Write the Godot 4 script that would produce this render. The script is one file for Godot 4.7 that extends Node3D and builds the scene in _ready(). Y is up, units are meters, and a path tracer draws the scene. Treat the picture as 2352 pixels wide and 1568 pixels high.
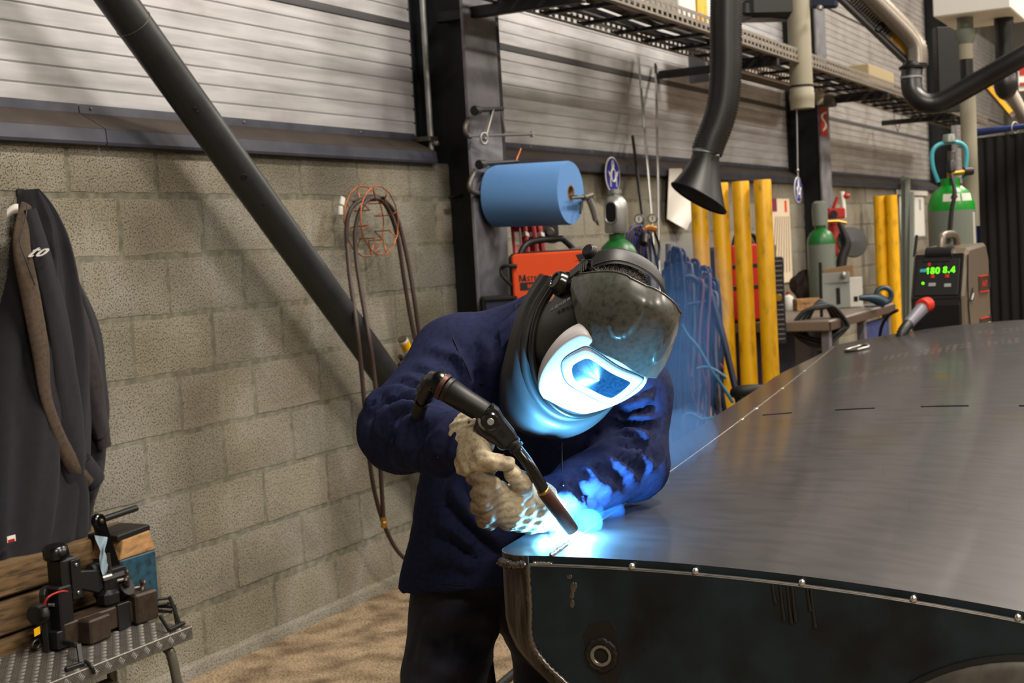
extends Node3D
# A welder at work in a steel hall. x runs along the block wall, y is up, z points from the wall into the hall; metres.

const F := 3200.0                                # focal length in pixels of the 2352 x 1568 frame
const EYE := Vector3(0.0, 1.38835, 3.18298)
const AX := Vector3(0.46003059, -0.05657979, 0.88609852)
const AY := Vector3(0.08485405, 0.99620144, 0.01955698)
const AZ := Vector3(0.88383915, -0.06619224, -0.46308416)   # the way the camera looks

var M := {}                                      # materials by name
var used := {}                                   # names given so far
var arc := Vector3.ZERO

func _ready():
	var cam := Camera3D.new()
	cam.name = "camera"
	cam.transform = Transform3D(Basis(AX, AY, -AZ), EYE)
	var ca := CameraAttributesPhysical.new()
	ca.frustum_focal_length = 48.98
	ca.frustum_focus_distance = 2.55
	ca.exposure_aperture = 9.0
	ca.frustum_near = 0.05
	ca.frustum_far = 100.0
	cam.attributes = ca
	cam.fov = rad_to_deg(2.0 * atan(784.0 / F))
	add_child(cam)
	cam.current = true
	var we := WorldEnvironment.new()
	we.name = "environment"
	var e := Environment.new()
	e.background_mode = Environment.BG_COLOR
	e.background_color = Color(0.5, 0.55, 0.62)
	e.tonemap_mode = Environment.TONE_MAPPER_LINEAR
	e.tonemap_exposure = 1.0
	e.volumetric_fog_enabled = true
	e.volumetric_fog_density = 0.0
	e.sdfgi_enabled = true
	e.ssao_enabled = true
	e.ssil_enabled = true
	we.environment = e
	add_child(we)
	# hall lamps: rows of diffuse panels under the roof
	hall_lamps()
	arc = top_at(0.146, 0.030) + Vector3(0, 0.006, 0)
	weld_light()
	materials()
	hall()
	wall_blocks()
	wall_sheets()
	columns()
	left_side()
	tank()
	welder()
	torch()
	wall_things()
	overhead()
	right_side()
	smoke()

# ---------------------------------------------------------------- places
func at(px: float, py: float, d: float) -> Vector3:          # the point seen at that pixel, d metres in front of the camera
	return EYE + (AZ + AX * ((px - 1176.0) / F) - AY * ((py - 784.0) / F)) * d

func on_x(px: float, py: float, x: float) -> Vector3:
	var r := AZ + AX * ((px - 1176.0) / F) - AY * ((py - 784.0) / F)
	return EYE + r * ((x - EYE.x) / r.x)

func on_y(px: float, py: float, y: float) -> Vector3:
	var r := AZ + AX * ((px - 1176.0) / F) - AY * ((py - 784.0) / F)
	return EYE + r * ((y - EYE.y) / r.y)

func on_z(px: float, py: float, z: float) -> Vector3:
	var r := AZ + AX * ((px - 1176.0) / F) - AY * ((py - 784.0) / F)
	return EYE + r * ((z - EYE.z) / r.z)

# ---------------------------------------------------------------- meshes
class B:
	var v := PackedVector3Array()
	var n := PackedVector3Array()
	var t := PackedVector2Array()
	var c := PackedColorArray()
	var i := PackedInt32Array()
	var tint := Color.WHITE

	func vert(p: Vector3, nn: Vector3, uv := Vector2.ZERO) -> int:
		v.append(p)
		n.append(nn)
		t.append(uv)
		c.append(tint)
		return v.size() - 1

	func face(a: int, b: int, d: int):
		var g := (v[b] - v[a]).cross(v[d] - v[a])
		if g.dot(n[a] + n[b] + n[d]) > 0.0:
			i.append(a); i.append(d); i.append(b)
		else:
			i.append(a); i.append(b); i.append(d)

	func tri(a: Vector3, b: Vector3, d: Vector3, out: Vector3):
		var g := (b - a).cross(d - a).normalized()
		if g.dot(out) < 0.0:
			g = -g
		face(vert(a, g), vert(b, g), vert(d, g))

	func quad(a: Vector3, b: Vector3, d: Vector3, e: Vector3, out: Vector3):
		var g := (d - a).cross(e - b).normalized()
		if g.dot(out) < 0.0:
			g = -g
		var k := vert(a, g, Vector2(0, 1))
		vert(b, g, Vector2(1, 1))
		vert(d, g, Vector2(1, 0))
		vert(e, g, Vector2(0, 0))
		face(k, k + 1, k + 2)
		face(k, k + 2, k + 3)

	func box(x: Transform3D, s: Vector3, bev := 0.002) -> B:
		var h := s * 0.5
		bev = minf(bev, minf(h.x, minf(h.y, h.z)) * 0.9)
		var q := h - Vector3.ONE * bev
		for ax in 3:
			for sg in [-1.0, 1.0]:
				var o := Vector3.ZERO
				o[ax] = sg
				var u := (ax + 1) % 3
				var w := (ax + 2) % 3
				var p := []
				for k in [[-1, -1], [1, -1], [1, 1], [-1, 1]]:
					var r := Vector3.ZERO
					r[ax] = sg * h[ax]
					r[u] = k[0] * q[u]
					r[w] = k[1] * q[w]
					p.append(x * r)
				quad(p[0], p[1], p[2], p[3], x.basis * o)
		if bev <= 0.0:
			return self
		for ax in 3:
			var u := (ax + 1) % 3
			var w := (ax + 2) % 3
			for k in [[-1, -1], [1, -1], [1, 1], [-1, 1]]:
				var p := []
				for m in [[-1, 0], [1, 0], [1, 1], [-1, 1]]:
					var r := Vector3.ZERO
					r[ax] = m[0] * q[ax]
					r[u] = k[0] * (h[u] if m[1] == 0 else q[u])
					r[w] = k[1] * (q[w] if m[1] == 0 else h[w])
					p.append(x * r)
				var o := Vector3.ZERO
				o[u] = k[0]
				o[w] = k[1]
				quad(p[0], p[1], p[2], p[3], x.basis * o)
		for sx in [-1, 1]:
			for sy in [-1, 1]:
				for sz in [-1, 1]:
					var sg := Vector3(sx, sy, sz)
					tri(x * (sg * Vector3(h.x, q.y, q.z)), x * (sg * Vector3(q.x, h.y, q.z)), x * (sg * Vector3(q.x, q.y, h.z)), x.basis * sg)
		return self

	func bx(p: Vector3, s: Vector3, bev := 0.002) -> B:
		return box(Transform3D(Basis.IDENTITY, p), s, bev)

	static func along(d: Vector3) -> Basis:                   # a basis whose y runs along d
		var y := d.normalized()
		var x := y.cross(Vector3.UP if absf(y.y) < 0.95 else Vector3.RIGHT).normalized()
		return Basis(x, y, x.cross(y))

	func bar(a: Vector3, b: Vector3, w: float, d: float, bev := 0.002, side := Vector3.ZERO) -> B:   # a rectangular bar from a to b
		var y := (b - a).normalized()
		var bs := along(y)
		if side != Vector3.ZERO:
			var zz := (side - y * side.dot(y)).normalized()
			bs = Basis(y.cross(zz), y, zz)
		return box(Transform3D(bs, (a + b) * 0.5), Vector3(w, a.distance_to(b), d), bev)

	func lathe(x: Transform3D, pr: Array, seg := 24, a0 := 0.0, a1 := TAU, crease := 0.75) -> B:
		var m := pr.size() - 1
		var sn := []
		for k in m:
			var e: Vector2 = pr[k + 1] - pr[k]
			sn.append(Vector2(e.y, -e.x).normalized() if e.length() > 1e-7 else Vector2(1, 0))
		for k in m:
			var na: Vector2 = sn[k]
			var nb: Vector2 = sn[k]
			if k > 0 and sn[k].dot(sn[k - 1]) > crease:
				na = (sn[k] + sn[k - 1]).normalized()
			if k < m - 1 and sn[k].dot(sn[k + 1]) > crease:
				nb = (sn[k] + sn[k + 1]).normalized()
			var f := v.size()
			for j in seg + 1:
				var a := a0 + (a1 - a0) * j / seg
				var d := Vector3(cos(a), 0, sin(a))
				var u := float(j) / seg
				vert(x * (d * pr[k].x + Vector3(0, pr[k].y, 0)), (x.basis * (d * na.x + Vector3(0, na.y, 0))).normalized(), Vector2(u, float(k) / m))
				vert(x * (d * pr[k + 1].x + Vector3(0, pr[k + 1].y, 0)), (x.basis * (d * nb.x + Vector3(0, nb.y, 0))).normalized(), Vector2(u, float(k + 1) / m))
			for j in seg:
				var q := f + j * 2
				if pr[k].x > 1e-6:
					face(q, q + 1, q + 2)
				if pr[k + 1].x > 1e-6:
					face(q + 1, q + 3, q + 2)
		return self

	func cyl(a: Vector3, b: Vector3, r: float, r2 := -1.0, seg := 20, bev := 0.0015) -> B:
		if r2 < 0.0:
			r2 = r
		var h := a.distance_to(b)
		var e := minf(bev, minf(h, minf(r, r2)) * 0.4)
		return lathe(Transform3D(along(b - a), a), [Vector2(0, 0), Vector2(r - e, 0), Vector2(r, e), Vector2(r2, h - e), Vector2(r2 - e, h), Vector2(0, h)], seg)

	func ball(p: Vector3, r: Vector3, seg := 16, bs := Basis.IDENTITY) -> B:
		return grid(seg, seg / 2, func(a: float, b: float) -> Vector3:
			var th := a * TAU
			var ph := (b - 0.5) * PI * 0.998
			return p + bs * Vector3(r.x * cos(ph) * cos(th), r.y * sin(ph), r.z * cos(ph) * sin(th)), true)

	# a smooth sheet: f(u, v) for u, v in 0..1; closed joins u = 1 to u = 0; the outside is where the cross of the two directions points, or away from about
	func grid(nu: int, nv: int, f: Callable, closed := false, flip := false) -> B:
		var p := []
		var rows := nu if closed else nu + 1
		for a in rows:
			var row := PackedVector3Array()
			for b in nv + 1:
				row.append(f.call(float(a) / nu, float(b) / nv))
			p.append(row)
		var k := v.size()
		for a in nu + 1:
			var a_ := a % rows if closed else a
			var lo: PackedVector3Array = p[posmod(a_ - 1, rows) if closed else maxi(a_ - 1, 0)]
			var hi: PackedVector3Array = p[(a_ + 1) % rows if closed else mini(a_ + 1, nu)]
			var row: PackedVector3Array = p[a_]
			for b in nv + 1:
				var nn := (hi[b] - lo[b]).cross(row[mini(b + 1, nv)] - row[maxi(b - 1, 0)])
				if nn.length() < 1e-12:
					var b2 := clampi(b, 1, nv - 1)
					nn = (hi[b2] - lo[b2]).cross(row[mini(b2 + 1, nv)] - row[maxi(b2 - 1, 0)])
				nn = nn.normalized()
				vert(row[b], nn if flip else -nn, Vector2(float(a) / nu, float(b) / nv))
		for a in nu:
			for b in nv:
				var q := k + a * (nv + 1) + b
				var r := q + nv + 1
				if (v[q] - v[r]).length_squared() > 1e-14:
					face(q, r, q + 1)
				if (v[q + 1] - v[r + 1]).length_squared() > 1e-14:
					face(q + 1, r, r + 1)
		return self

	# a round tube along points; r is one radius or one for each point
	func tube(pts: Array, r, seg := 10, caps := true, ring := false) -> B:
		var m := pts.size()
		var x := Vector3.ZERO
		var k := v.size()
		var last := m if ring else m - 1
		for a in last + 1:
			var p: Vector3 = pts[a % m]
			var d: Vector3
			if ring:
				d = (pts[(a + 1) % m] - pts[posmod(a - 1, m)]).normalized()
			else:
				d = (pts[mini(a + 1, m - 1)] - pts[maxi(a - 1, 0)]).normalized()
			if x == Vector3.ZERO:
				x = along(d).x
			x = (x - d * x.dot(d)).normalized()
			var y := d.cross(x)
			var rr: float = r[a % m] if r is Array else r
			for j in seg + 1:
				var an := TAU * j / seg
				var o := x * cos(an) + y * sin(an)
				vert(p + o * rr, o, Vector2(float(j) / seg, float(a)))
		for a in last:
			for j in seg:
				var q := k + a * (seg + 1) + j
				var s := q + seg + 1
				face(q, s, q + 1)
				face(q + 1, s, s + 1)
		if caps and not ring:
			for e in [0, last]:
				var d: Vector3 = (pts[0] - pts[1]) if e == 0 else (pts[last] - pts[last - 1])
				d = d.normalized()
				var cc := vert(pts[e], d)
				var f := v.size()
				for j in seg + 1:
					vert(v[k + e * (seg + 1) + j], d)
				for j in seg:
					face(cc, f + j, f + j + 1)
		return self

	# a flat outline given depth along z of x, with a chamfer on both rims
	func prism(poly: PackedVector2Array, x: Transform3D, depth: float, bev := 0.0) -> B:
		if Geometry2D.is_polygon_clockwise(poly):
			poly = poly.duplicate()
			poly.reverse()
		var m := poly.size()
		var inner := poly.duplicate()
		if bev > 0.0:
			for k in m:
				var e0 := (poly[k] - poly[posmod(k - 1, m)]).normalized()
				var e1 := (poly[(k + 1) % m] - poly[k]).normalized()
				var nn := (e0.orthogonal() + e1.orthogonal())
				nn = nn / maxf(nn.length_squared() * 0.5, 0.35)
				inner[k] = poly[k] + nn * bev * (1.0 if Geometry2D.is_point_in_polygon(poly[k] + nn * bev * 0.05, poly) else -1.0)
		var ids := Geometry2D.triangulate_polygon(inner)
		if ids.is_empty():
			ids = Geometry2D.triangulate_polygon(poly)
		for sg in [-1.0, 1.0]:
			var o: Vector3 = x.basis.z.normalized() * sg
			var k := v.size()
			for p in inner:
				vert(x * Vector3(p.x, p.y, sg * depth * 0.5), o, p)
			for q in range(0, ids.size(), 3):
				face(k + ids[q], k + ids[q + 1], k + ids[q + 2])
		for k in m:
			var a := poly[k]
			var b := poly[(k + 1) % m]
			var o2 := (b - a).orthogonal().normalized()
			if Geometry2D.is_point_in_polygon((a + b) * 0.5 + o2 * 0.0001, poly):
				o2 = -o2
			var o := x.basis * Vector3(o2.x, o2.y, 0)
			var z := depth * 0.5 - bev
			quad(x * Vector3(a.x, a.y, -z), x * Vector3(b.x, b.y, -z), x * Vector3(b.x, b.y, z), x * Vector3(a.x, a.y, z), o)
			if bev > 0.0:
				var ia: Vector2 = inner[k]
				var ib: Vector2 = inner[(k + 1) % m]
				for sg in [-1.0, 1.0]:
					quad(x * Vector3(a.x, a.y, sg * z), x * Vector3(b.x, b.y, sg * z), x * Vector3(ib.x, ib.y, sg * depth * 0.5), x * Vector3(ia.x, ia.y, sg * depth * 0.5), o + x.basis.z * sg)
		return self

	func mesh() -> ArrayMesh:
		var a := []
		a.resize(Mesh.ARRAY_MAX)
		a[Mesh.ARRAY_VERTEX] = v
		a[Mesh.ARRAY_NORMAL] = n
		a[Mesh.ARRAY_TEX_UV] = t
		if tint != Color.WHITE or c.find(Color.WHITE) < 0:
			a[Mesh.ARRAY_COLOR] = c
		a[Mesh.ARRAY_INDEX] = i
		var r := ArrayMesh.new()
		r.add_surface_from_arrays(Mesh.PRIMITIVE_TRIANGLES, a)
		return r

func spline(p: Array, per := 8, ring := false) -> Array:
	var out := []
	var m := p.size()
	for k in (m if ring else m - 1):
		var a: Vector3 = p[posmod(k - 1, m)] if ring else p[maxi(k - 1, 0)]
		var b: Vector3 = p[k]
		var d: Vector3 = p[(k + 1) % m]
		var e: Vector3 = p[(k + 2) % m] if ring else p[mini(k + 2, m - 1)]
		for s in per:
			out.append(b.cubic_interpolate(d, a, e, float(s) / per))
	if not ring:
		out.append(p[m - 1])
	return out

func ring_pts(c: Vector3, x: Vector3, y: Vector3, n := 24) -> Array:
	var out := []
	for k in n:
		out.append(c + x * cos(TAU * k / n) + y * sin(TAU * k / n))
	return out

func rrect(w: float, h: float, r: float, n := 5) -> PackedVector2Array:
	var out := PackedVector2Array()
	for k in 4:
		var cx := (w * 0.5 - r) * (1 if k == 0 or k == 3 else -1)
		var cy := (h * 0.5 - r) * (1 if k < 2 else -1)
		for j in n + 1:
			var a := PI * 0.5 * (k + float(j) / n)
			out.append(Vector2(cx + cos(a) * r, cy + sin(a) * r))
	return out

# ---------------------------------------------------------------- objects
func numbered(called: String) -> String:
	var k: int = used.get(called, -1) + 1
	used[called] = k
	return called if k == 0 else "%s_%03d" % [called, k]

func thing(called: String, label: String, category: String, pos := Vector3.ZERO, group := "") -> Node3D:
	var o := Node3D.new()
	o.name = numbered(called)
	add_child(o)
	o.position = pos
	tag(o, label, category, group)
	return o

func tag(o: Node, label: String, category: String, group := "") -> Node:
	o.set_meta("label", label)
	o.set_meta("category", category)
	if group:
		o.set_meta("group", group)
	return o

func here(o: Node3D) -> Transform3D:                         # where a node of ours stands, top to bottom
	var x := Transform3D.IDENTITY
	var k: Node = o
	while k is Node3D and k != self:
		x = (k as Node3D).transform * x
		k = k.get_parent()
	return x

# one named mesh under a thing, its points given in the world's own metres
func part(o: Node, called: String, b, m, label := "") -> MeshInstance3D:
	var r := MeshInstance3D.new()
	r.name = called if o != self else numbered(called)
	r.mesh = b.mesh() if b is B else b
	r.material_override = M[m] if m is String else m
	if o is Node3D and o != self:
		r.transform = here(o).affine_inverse()
	o.add_child(r, true)
	if label:
		r.set_meta("label", label)
	return r

func solo(called: String, b, m, label: String, category: String, group := "") -> MeshInstance3D:   # a thing that is one mesh
	var r := part(self, called, b, m)
	tag(r, label, category, group)
	return r

func struct(called: String, b, m, label := "") -> MeshInstance3D:
	var r := part(self, called, b, m, label)
	r.set_meta("kind", "structure")
	return r

func letters(o: Node, called: String, s: String, h: float, x: Transform3D, m, bold := true, thick := 0.0008) -> MeshInstance3D:
	var t := TextMesh.new()
	var f := SystemFont.new()
	f.font_names = PackedStringArray(["Droid Sans"])
	f.font_weight = 700 if bold else 400
	t.font = f
	t.text = s
	t.font_size = 64
	t.pixel_size = h / 46.0
	t.depth = thick
	t.curve_step = 2.0
	var r := part(o, called, t, m)
	r.transform = r.transform * x
	return r

# ---------------------------------------------------------------- materials
func ntex(freq: float, oct: int, ramp: Array, size := 512, sd := 1, kind := FastNoiseLite.TYPE_SIMPLEX_SMOOTH, warp := 0.0) -> NoiseTexture2D:
	var nz := FastNoiseLite.new()
	nz.noise_type = kind
	nz.seed = sd
	nz.frequency = freq
	nz.fractal_type = FastNoiseLite.FRACTAL_FBM
	nz.fractal_octaves = oct
	if warp > 0.0:
		nz.domain_warp_enabled = true
		nz.domain_warp_amplitude = warp
		nz.domain_warp_frequency = freq * 2.0
	var t := NoiseTexture2D.new()
	t.width = size
	t.height = size
	t.seamless = true
	t.noise = nz
	if ramp.size():
		var g := Gradient.new()
		var off := PackedFloat32Array()
		var col := PackedColorArray()
		for k in ramp:
			off.append(k[0])
			col.append(k[1])
		g.offsets = off
		g.colors = col
		t.color_ramp = g
	return t

func gray(x: float) -> Color:
	return Color(x, x, x)

func mat(called: String, col: Color, rough := 0.6, metal := 0.0, o := {}) -> StandardMaterial3D:
	var m := StandardMaterial3D.new()
	m.resource_name = called
	m.albedo_color = col
	m.roughness = rough
	m.metallic = metal
	if o.has("tex"):
		m.albedo_texture = o.tex
		m.uv1_triplanar = true
		m.uv1_world_triplanar = o.get("world", true)
		m.uv1_scale = o.get("scale", Vector3.ONE)
	if o.has("bump"):
		m.heightmap_enabled = true
		m.heightmap_texture = o.bump
		m.heightmap_scale = o.get("relief", 0.1)
		m.uv1_triplanar = true
		m.uv1_world_triplanar = o.get("world", true)
		m.uv1_scale = o.get("scale", Vector3.ONE)
	if o.has("rtex"):
		m.roughness_texture = o.rtex
		m.uv1_triplanar = true
		m.uv1_world_triplanar = o.get("world", true)
		m.uv1_scale = o.get("scale", Vector3.ONE)
	if o.has("detail"):
		m.detail_enabled = true
		m.detail_albedo = o.detail
		m.detail_blend_mode = BaseMaterial3D.BLEND_MODE_MUL
		m.detail_uv_layer = BaseMaterial3D.DETAIL_UV_2
		m.uv2_triplanar = true
		m.uv2_world_triplanar = o.get("world", true)
		m.uv2_scale = o.get("dscale", Vector3.ONE)
	if o.has("rim"):
		m.rim_enabled = true
		m.rim = o.rim
		m.rim_tint = 0.6
	if o.has("coat"):
		m.clearcoat_enabled = true
		m.clearcoat = o.coat
		m.clearcoat_roughness = o.get("coat_rough", 0.1)
	if o.has("spec"):
		m.metallic_specular = o.spec
	if o.has("glow"):
		m.emission_enabled = true
		m.emission = o.glow
		m.emission_energy_multiplier = o.get("energy", 1.0)
	if o.has("vc"):
		m.vertex_color_use_as_albedo = true
	M[called] = m
	return m

func hall_lamps():
	for s in [[3.0, 3.6, "above the step stool and welder"], [8.2, 3.6, "above the four yellow posts"], [13.4, 3.6, "above the far pair of yellow posts"], [18.6, 3.6, "near the far end wall"], [3.0, 8.6, "beside the tank across the hall"], [8.2, 8.6, "across the hall from the workbench"], [13.4, 8.6, "across the hall near the far end"], [-1.6, 6.2, "behind the camera"]]:
		var p := Vector3(s[0], 5.6, s[1])
		var o := thing("hall_lamp", "long hall lamp hung under the roof, %s" % s[2], "lamp", p)
		mat("lamp_glow", Color(0.9, 0.9, 0.9), 0.5, 0.0, {"glow": Color(1.0, 0.95, 0.86), "energy": 4.0})
		mat("lamp_case", Color(0.8, 0.8, 0.8), 0.4)
		part(o, "diffuser", B.new().bx(p - Vector3(0, 0.03, 0), Vector3(2.0, 0.03, 0.6), 0.01), "lamp_glow")
		part(o, "housing", B.new().bx(p + Vector3(0, 0.03, 0), Vector3(2.06, 0.08, 0.66), 0.01), "lamp_case")
		for k in [-0.8, 0.8]:
			part(o, "rod", B.new().cyl(p + Vector3(k, 0.06, 0), p + Vector3(k, 0.9, 0), 0.008), "lamp_case")
		var l := AreaLight3D.new()
		l.name = "hall_lamp_light"
		l.area_size = Vector2(2.0, 0.6)
		l.light_color = Color(1.0, 0.955, 0.90)
		l.light_energy = 36.0
		l.area_range = 30.0
		l.shadow_enabled = true
		l.transform = Transform3D(Basis(Vector3.RIGHT, Vector3.FORWARD, Vector3.UP), p - Vector3(0, 0.06, 0))
		add_child(l, true)

func weld_light():
	var l := OmniLight3D.new()
	l.name = "welding_arc_light"
	l.position = arc
	l.light_color = Color(0.40, 0.75, 1.0)
	l.light_energy = 2.0
	l.light_size = 0.01
	l.omni_range = 30.0
	l.omni_attenuation = 2.0
	l.shadow_enabled = true
	add_child(l)
	mat("arc_glow", Color(1, 1, 1), 0.5, 0.0, {"glow": Color(0.75, 0.9, 1.0), "energy": 60.0})
	var b := B.new()
	b.ball(arc, Vector3(0.012, 0.006, 0.012), 14)
	solo("welding_arc_flame", b, "arc_glow", "blinding white electric arc under the torch nozzle on the seam", "arc")

func materials():
	# concrete blocks: grey-brown with dark pits and pale grains
	var speck := ntex(0.075, 3, [[0.0, gray(0.28)], [0.28, gray(0.58)], [0.42, gray(0.86)], [0.58, gray(0.95)], [0.72, gray(1.0)], [0.85, gray(0.75)], [1.0, gray(0.6)]], 1024, 3)
	var pits := ntex(0.075, 3, [[0.0, gray(0.0)], [0.32, gray(0.75)], [0.5, gray(0.9)], [1.0, gray(1.0)]], 1024, 3)
	var grime := ntex(0.006, 5, [[0.0, Color(0.74, 0.72, 0.68)], [0.4, Color(0.90, 0.89, 0.86)], [0.6, Color(1, 1, 1)], [1.0, Color(0.93, 0.90, 0.84)]], 512, 8)
	var tones := [Color(0.585, 0.57, 0.52), Color(0.57, 0.56, 0.515), Color(0.60, 0.58, 0.525), Color(0.585, 0.575, 0.53), Color(0.56, 0.55, 0.51)]
	for k in tones.size():
		mat("block%d" % k, tones[k], 0.95, 0.0, {"tex": speck, "bump": pits, "relief": 0.35, "scale": Vector3.ONE * 1.7, "detail": grime, "dscale": Vector3.ONE * 0.35, "spec": 0.3})
	mat("mortar", Color(0.53, 0.525, 0.475), 0.95, 0.0, {"tex": ntex(0.03, 4, [[0.0, gray(0.7)], [1.0, gray(1.0)]], 512, 5), "scale": Vector3.ONE * 1.3, "detail": grime, "dscale": Vector3.ONE * 0.35, "spec": 0.3})
	# floor
	var flo := ntex(0.012, 5, [[0.0, Color(0.50, 0.43, 0.35)], [0.35, Color(0.72, 0.64, 0.54)], [0.55, Color(0.82, 0.75, 0.65)], [0.75, Color(0.92, 0.84, 0.72)], [1.0, Color(0.74, 0.68, 0.60)]], 1024, 11, FastNoiseLite.TYPE_SIMPLEX_SMOOTH, 30.0)
	mat("floor", Color(0.72, 0.69, 0.64), 0.72, 0.0, {"tex": flo, "scale": Vector3.ONE * 0.45, "bump": flo, "relief": 0.15, "detail": speck, "dscale": Vector3.ONE * 1.1})
	# sheet cladding
	var streak := ntex(0.012, 5, [[0.0, gray(0.88)], [0.4, gray(0.95)], [0.6, gray(1.0)], [1.0, gray(0.97)]], 512, 21)
	var dirt := ntex(0.006, 5, [[0.0, Color(0.80, 0.79, 0.77)], [0.35, Color(0.93, 0.925, 0.92)], [1.0, Color(1, 1, 1)]], 512, 27)
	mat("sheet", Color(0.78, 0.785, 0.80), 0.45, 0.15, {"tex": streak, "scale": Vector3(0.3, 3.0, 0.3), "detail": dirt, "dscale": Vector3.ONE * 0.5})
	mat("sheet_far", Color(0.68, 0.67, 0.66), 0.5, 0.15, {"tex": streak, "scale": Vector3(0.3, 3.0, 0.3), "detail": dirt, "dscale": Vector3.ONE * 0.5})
	mat("sheet_dark", Color(0.30, 0.30, 0.31), 0.6, 0.2)
	# paint
	var wear := ntex(0.015, 5, [[0.0, gray(0.75)], [0.4, gray(0.9)], [0.7, gray(1.0)], [1.0, gray(0.9)]], 512, 31)
	mat("sill_paint", Color(0.27, 0.28, 0.33), 0.5, 0.1, {"tex": wear, "scale": Vector3.ONE * 0.8})
	mat("sill_dust", Color(0.24, 0.205, 0.18), 0.85, 0.0, {"tex": wear, "scale": Vector3.ONE * 0.8})
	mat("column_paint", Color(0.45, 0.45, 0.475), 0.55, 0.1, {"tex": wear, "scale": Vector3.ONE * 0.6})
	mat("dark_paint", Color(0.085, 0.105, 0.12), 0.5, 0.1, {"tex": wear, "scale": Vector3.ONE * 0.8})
	mat("brace_paint", Color(0.155, 0.17, 0.18), 0.42, 0.15, {"tex": wear, "scale": Vector3.ONE * 0.9})
	mat("blue_paint", Color(0.10, 0.20, 0.45), 0.5, 0.0, {"tex": wear, "scale": Vector3.ONE})
	mat("navy_paint", Color(0.05, 0.09, 0.20), 0.5)
	mat("ceiling", Color(0.45, 0.45, 0.46), 0.8)
	mat("plaster", Color(0.50, 0.48, 0.45), 0.9)
	# metals and plastics
	mat("steel", Color(0.58, 0.57, 0.55), 0.35, 0.9)
	mat("zinc", Color(0.62, 0.63, 0.63), 0.45, 0.7, {"tex": streak, "scale": Vector3.ONE * 2.0})
	mat("dull_steel", Color(0.40, 0.385, 0.36), 0.5, 0.7, {"tex": wear, "scale": Vector3.ONE * 3.0})
	mat("dark_steel", Color(0.13, 0.13, 0.135), 0.45, 0.5)
	mat("black", Color(0.035, 0.035, 0.038), 0.5)
	mat("black_gloss", Color(0.03, 0.03, 0.033), 0.22)
	mat("rubber", Color(0.055, 0.053, 0.052), 0.65)
	mat("hole", Color(0.01, 0.01, 0.01), 0.9)
	mat("brass", Color(0.72, 0.55, 0.25), 0.35, 0.9)
	mat("copper", Color(0.66, 0.38, 0.24), 0.4, 0.8)
	mat("copper_dark", Color(0.30, 0.19, 0.15), 0.45, 0.6)
	mat("white", Color(0.82, 0.82, 0.80), 0.5)
	mat("paper", Color(0.80, 0.79, 0.76), 0.8)
	mat("red", Color(0.60, 0.09, 0.07), 0.45)
	mat("orange", Color(0.80, 0.26, 0.05), 0.42)
	mat("red_orange", Color(0.72, 0.13, 0.05), 0.42)
	mat("magenta", Color(0.42, 0.04, 0.22), 0.6)
	mat("poster_paper", Color(0.78, 0.72, 0.62), 0.8)
	mat("paper_grey", Color(0.55, 0.57, 0.56), 0.8)
	mat("bench_top", Color(0.42, 0.38, 0.34), 0.5)
	mat("brown_leather", Color(0.16, 0.10, 0.08), 0.7)
	mat("teal_tool", Color(0.02, 0.17, 0.24), 0.4)
	mat("yellow_grey", Color(0.62, 0.56, 0.42), 0.6)
	mat("case_grey", Color(0.40, 0.36, 0.31), 0.3, 0.2)
	mat("green_bright", Color(0.06, 0.50, 0.13), 0.35)
	mat("cyan_paint", Color(0.25, 0.62, 0.68), 0.35)
	mat("curtain", Color(0.02, 0.02, 0.021), 0.75)
	mat("led_green", Color(0.3, 0.8, 0.1), 0.4, 0.0, {"glow": Color(0.45, 1.0, 0.1), "energy": 1.2})
	mat("green", Color(0.05, 0.36, 0.13), 0.4)
	var grain := ntex(0.02, 4, [[0.0, gray(0.45)], [0.4, gray(0.8)], [1.0, gray(1.0)]], 512, 41)
	mat("oak", Color(0.45, 0.35, 0.22), 0.9, 0.0, {"tex": grain, "scale": Vector3(0.7, 5.0, 5.0), "bump": grain, "relief": 0.3})
	mat("oak_pale", Color(0.72, 0.55, 0.36), 0.9, 0.0, {"tex": grain, "scale": Vector3(1.0, 3.0, 3.0)})
	mat("teal_paint", Color(0.13, 0.30, 0.38), 0.5, 0.0, {"tex": grain, "scale": Vector3.ONE * 3.0})
	mat("yellow", Color(0.88, 0.66, 0.0), 0.42, 0.0, {"tex": ntex(0.02, 5, [[0.0, gray(0.55)], [0.25, gray(0.9)], [0.5, gray(1.0)], [1.0, gray(1.0)]], 512, 37), "scale": Vector3(1.5, 0.5, 1.5)})

func hall():
	var f := B.new()
	f.bx(Vector3(9.5, -0.15, 5.5), Vector3(30.0, 0.3, 13.0), 0.0)
	struct("floor", f, "floor")
	struct("ceiling", B.new().bx(Vector3(9.5, 6.75, 5.5), Vector3(30.0, 0.3, 13.0), 0.0), "ceiling")
	struct("wall_front", B.new().bx(Vector3(9.5, 3.3, 12.1), Vector3(30.0, 7.2, 0.3), 0.0), "plaster")
	struct("wall_left", B.new().bx(Vector3(-5.6, 3.3, 5.5), Vector3(0.3, 7.2, 13.4), 0.0), "plaster")
	struct("wall_right", B.new().bx(Vector3(24.6, 3.3, 5.5), Vector3(0.3, 7.2, 13.4), 0.0), "plaster")

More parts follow.
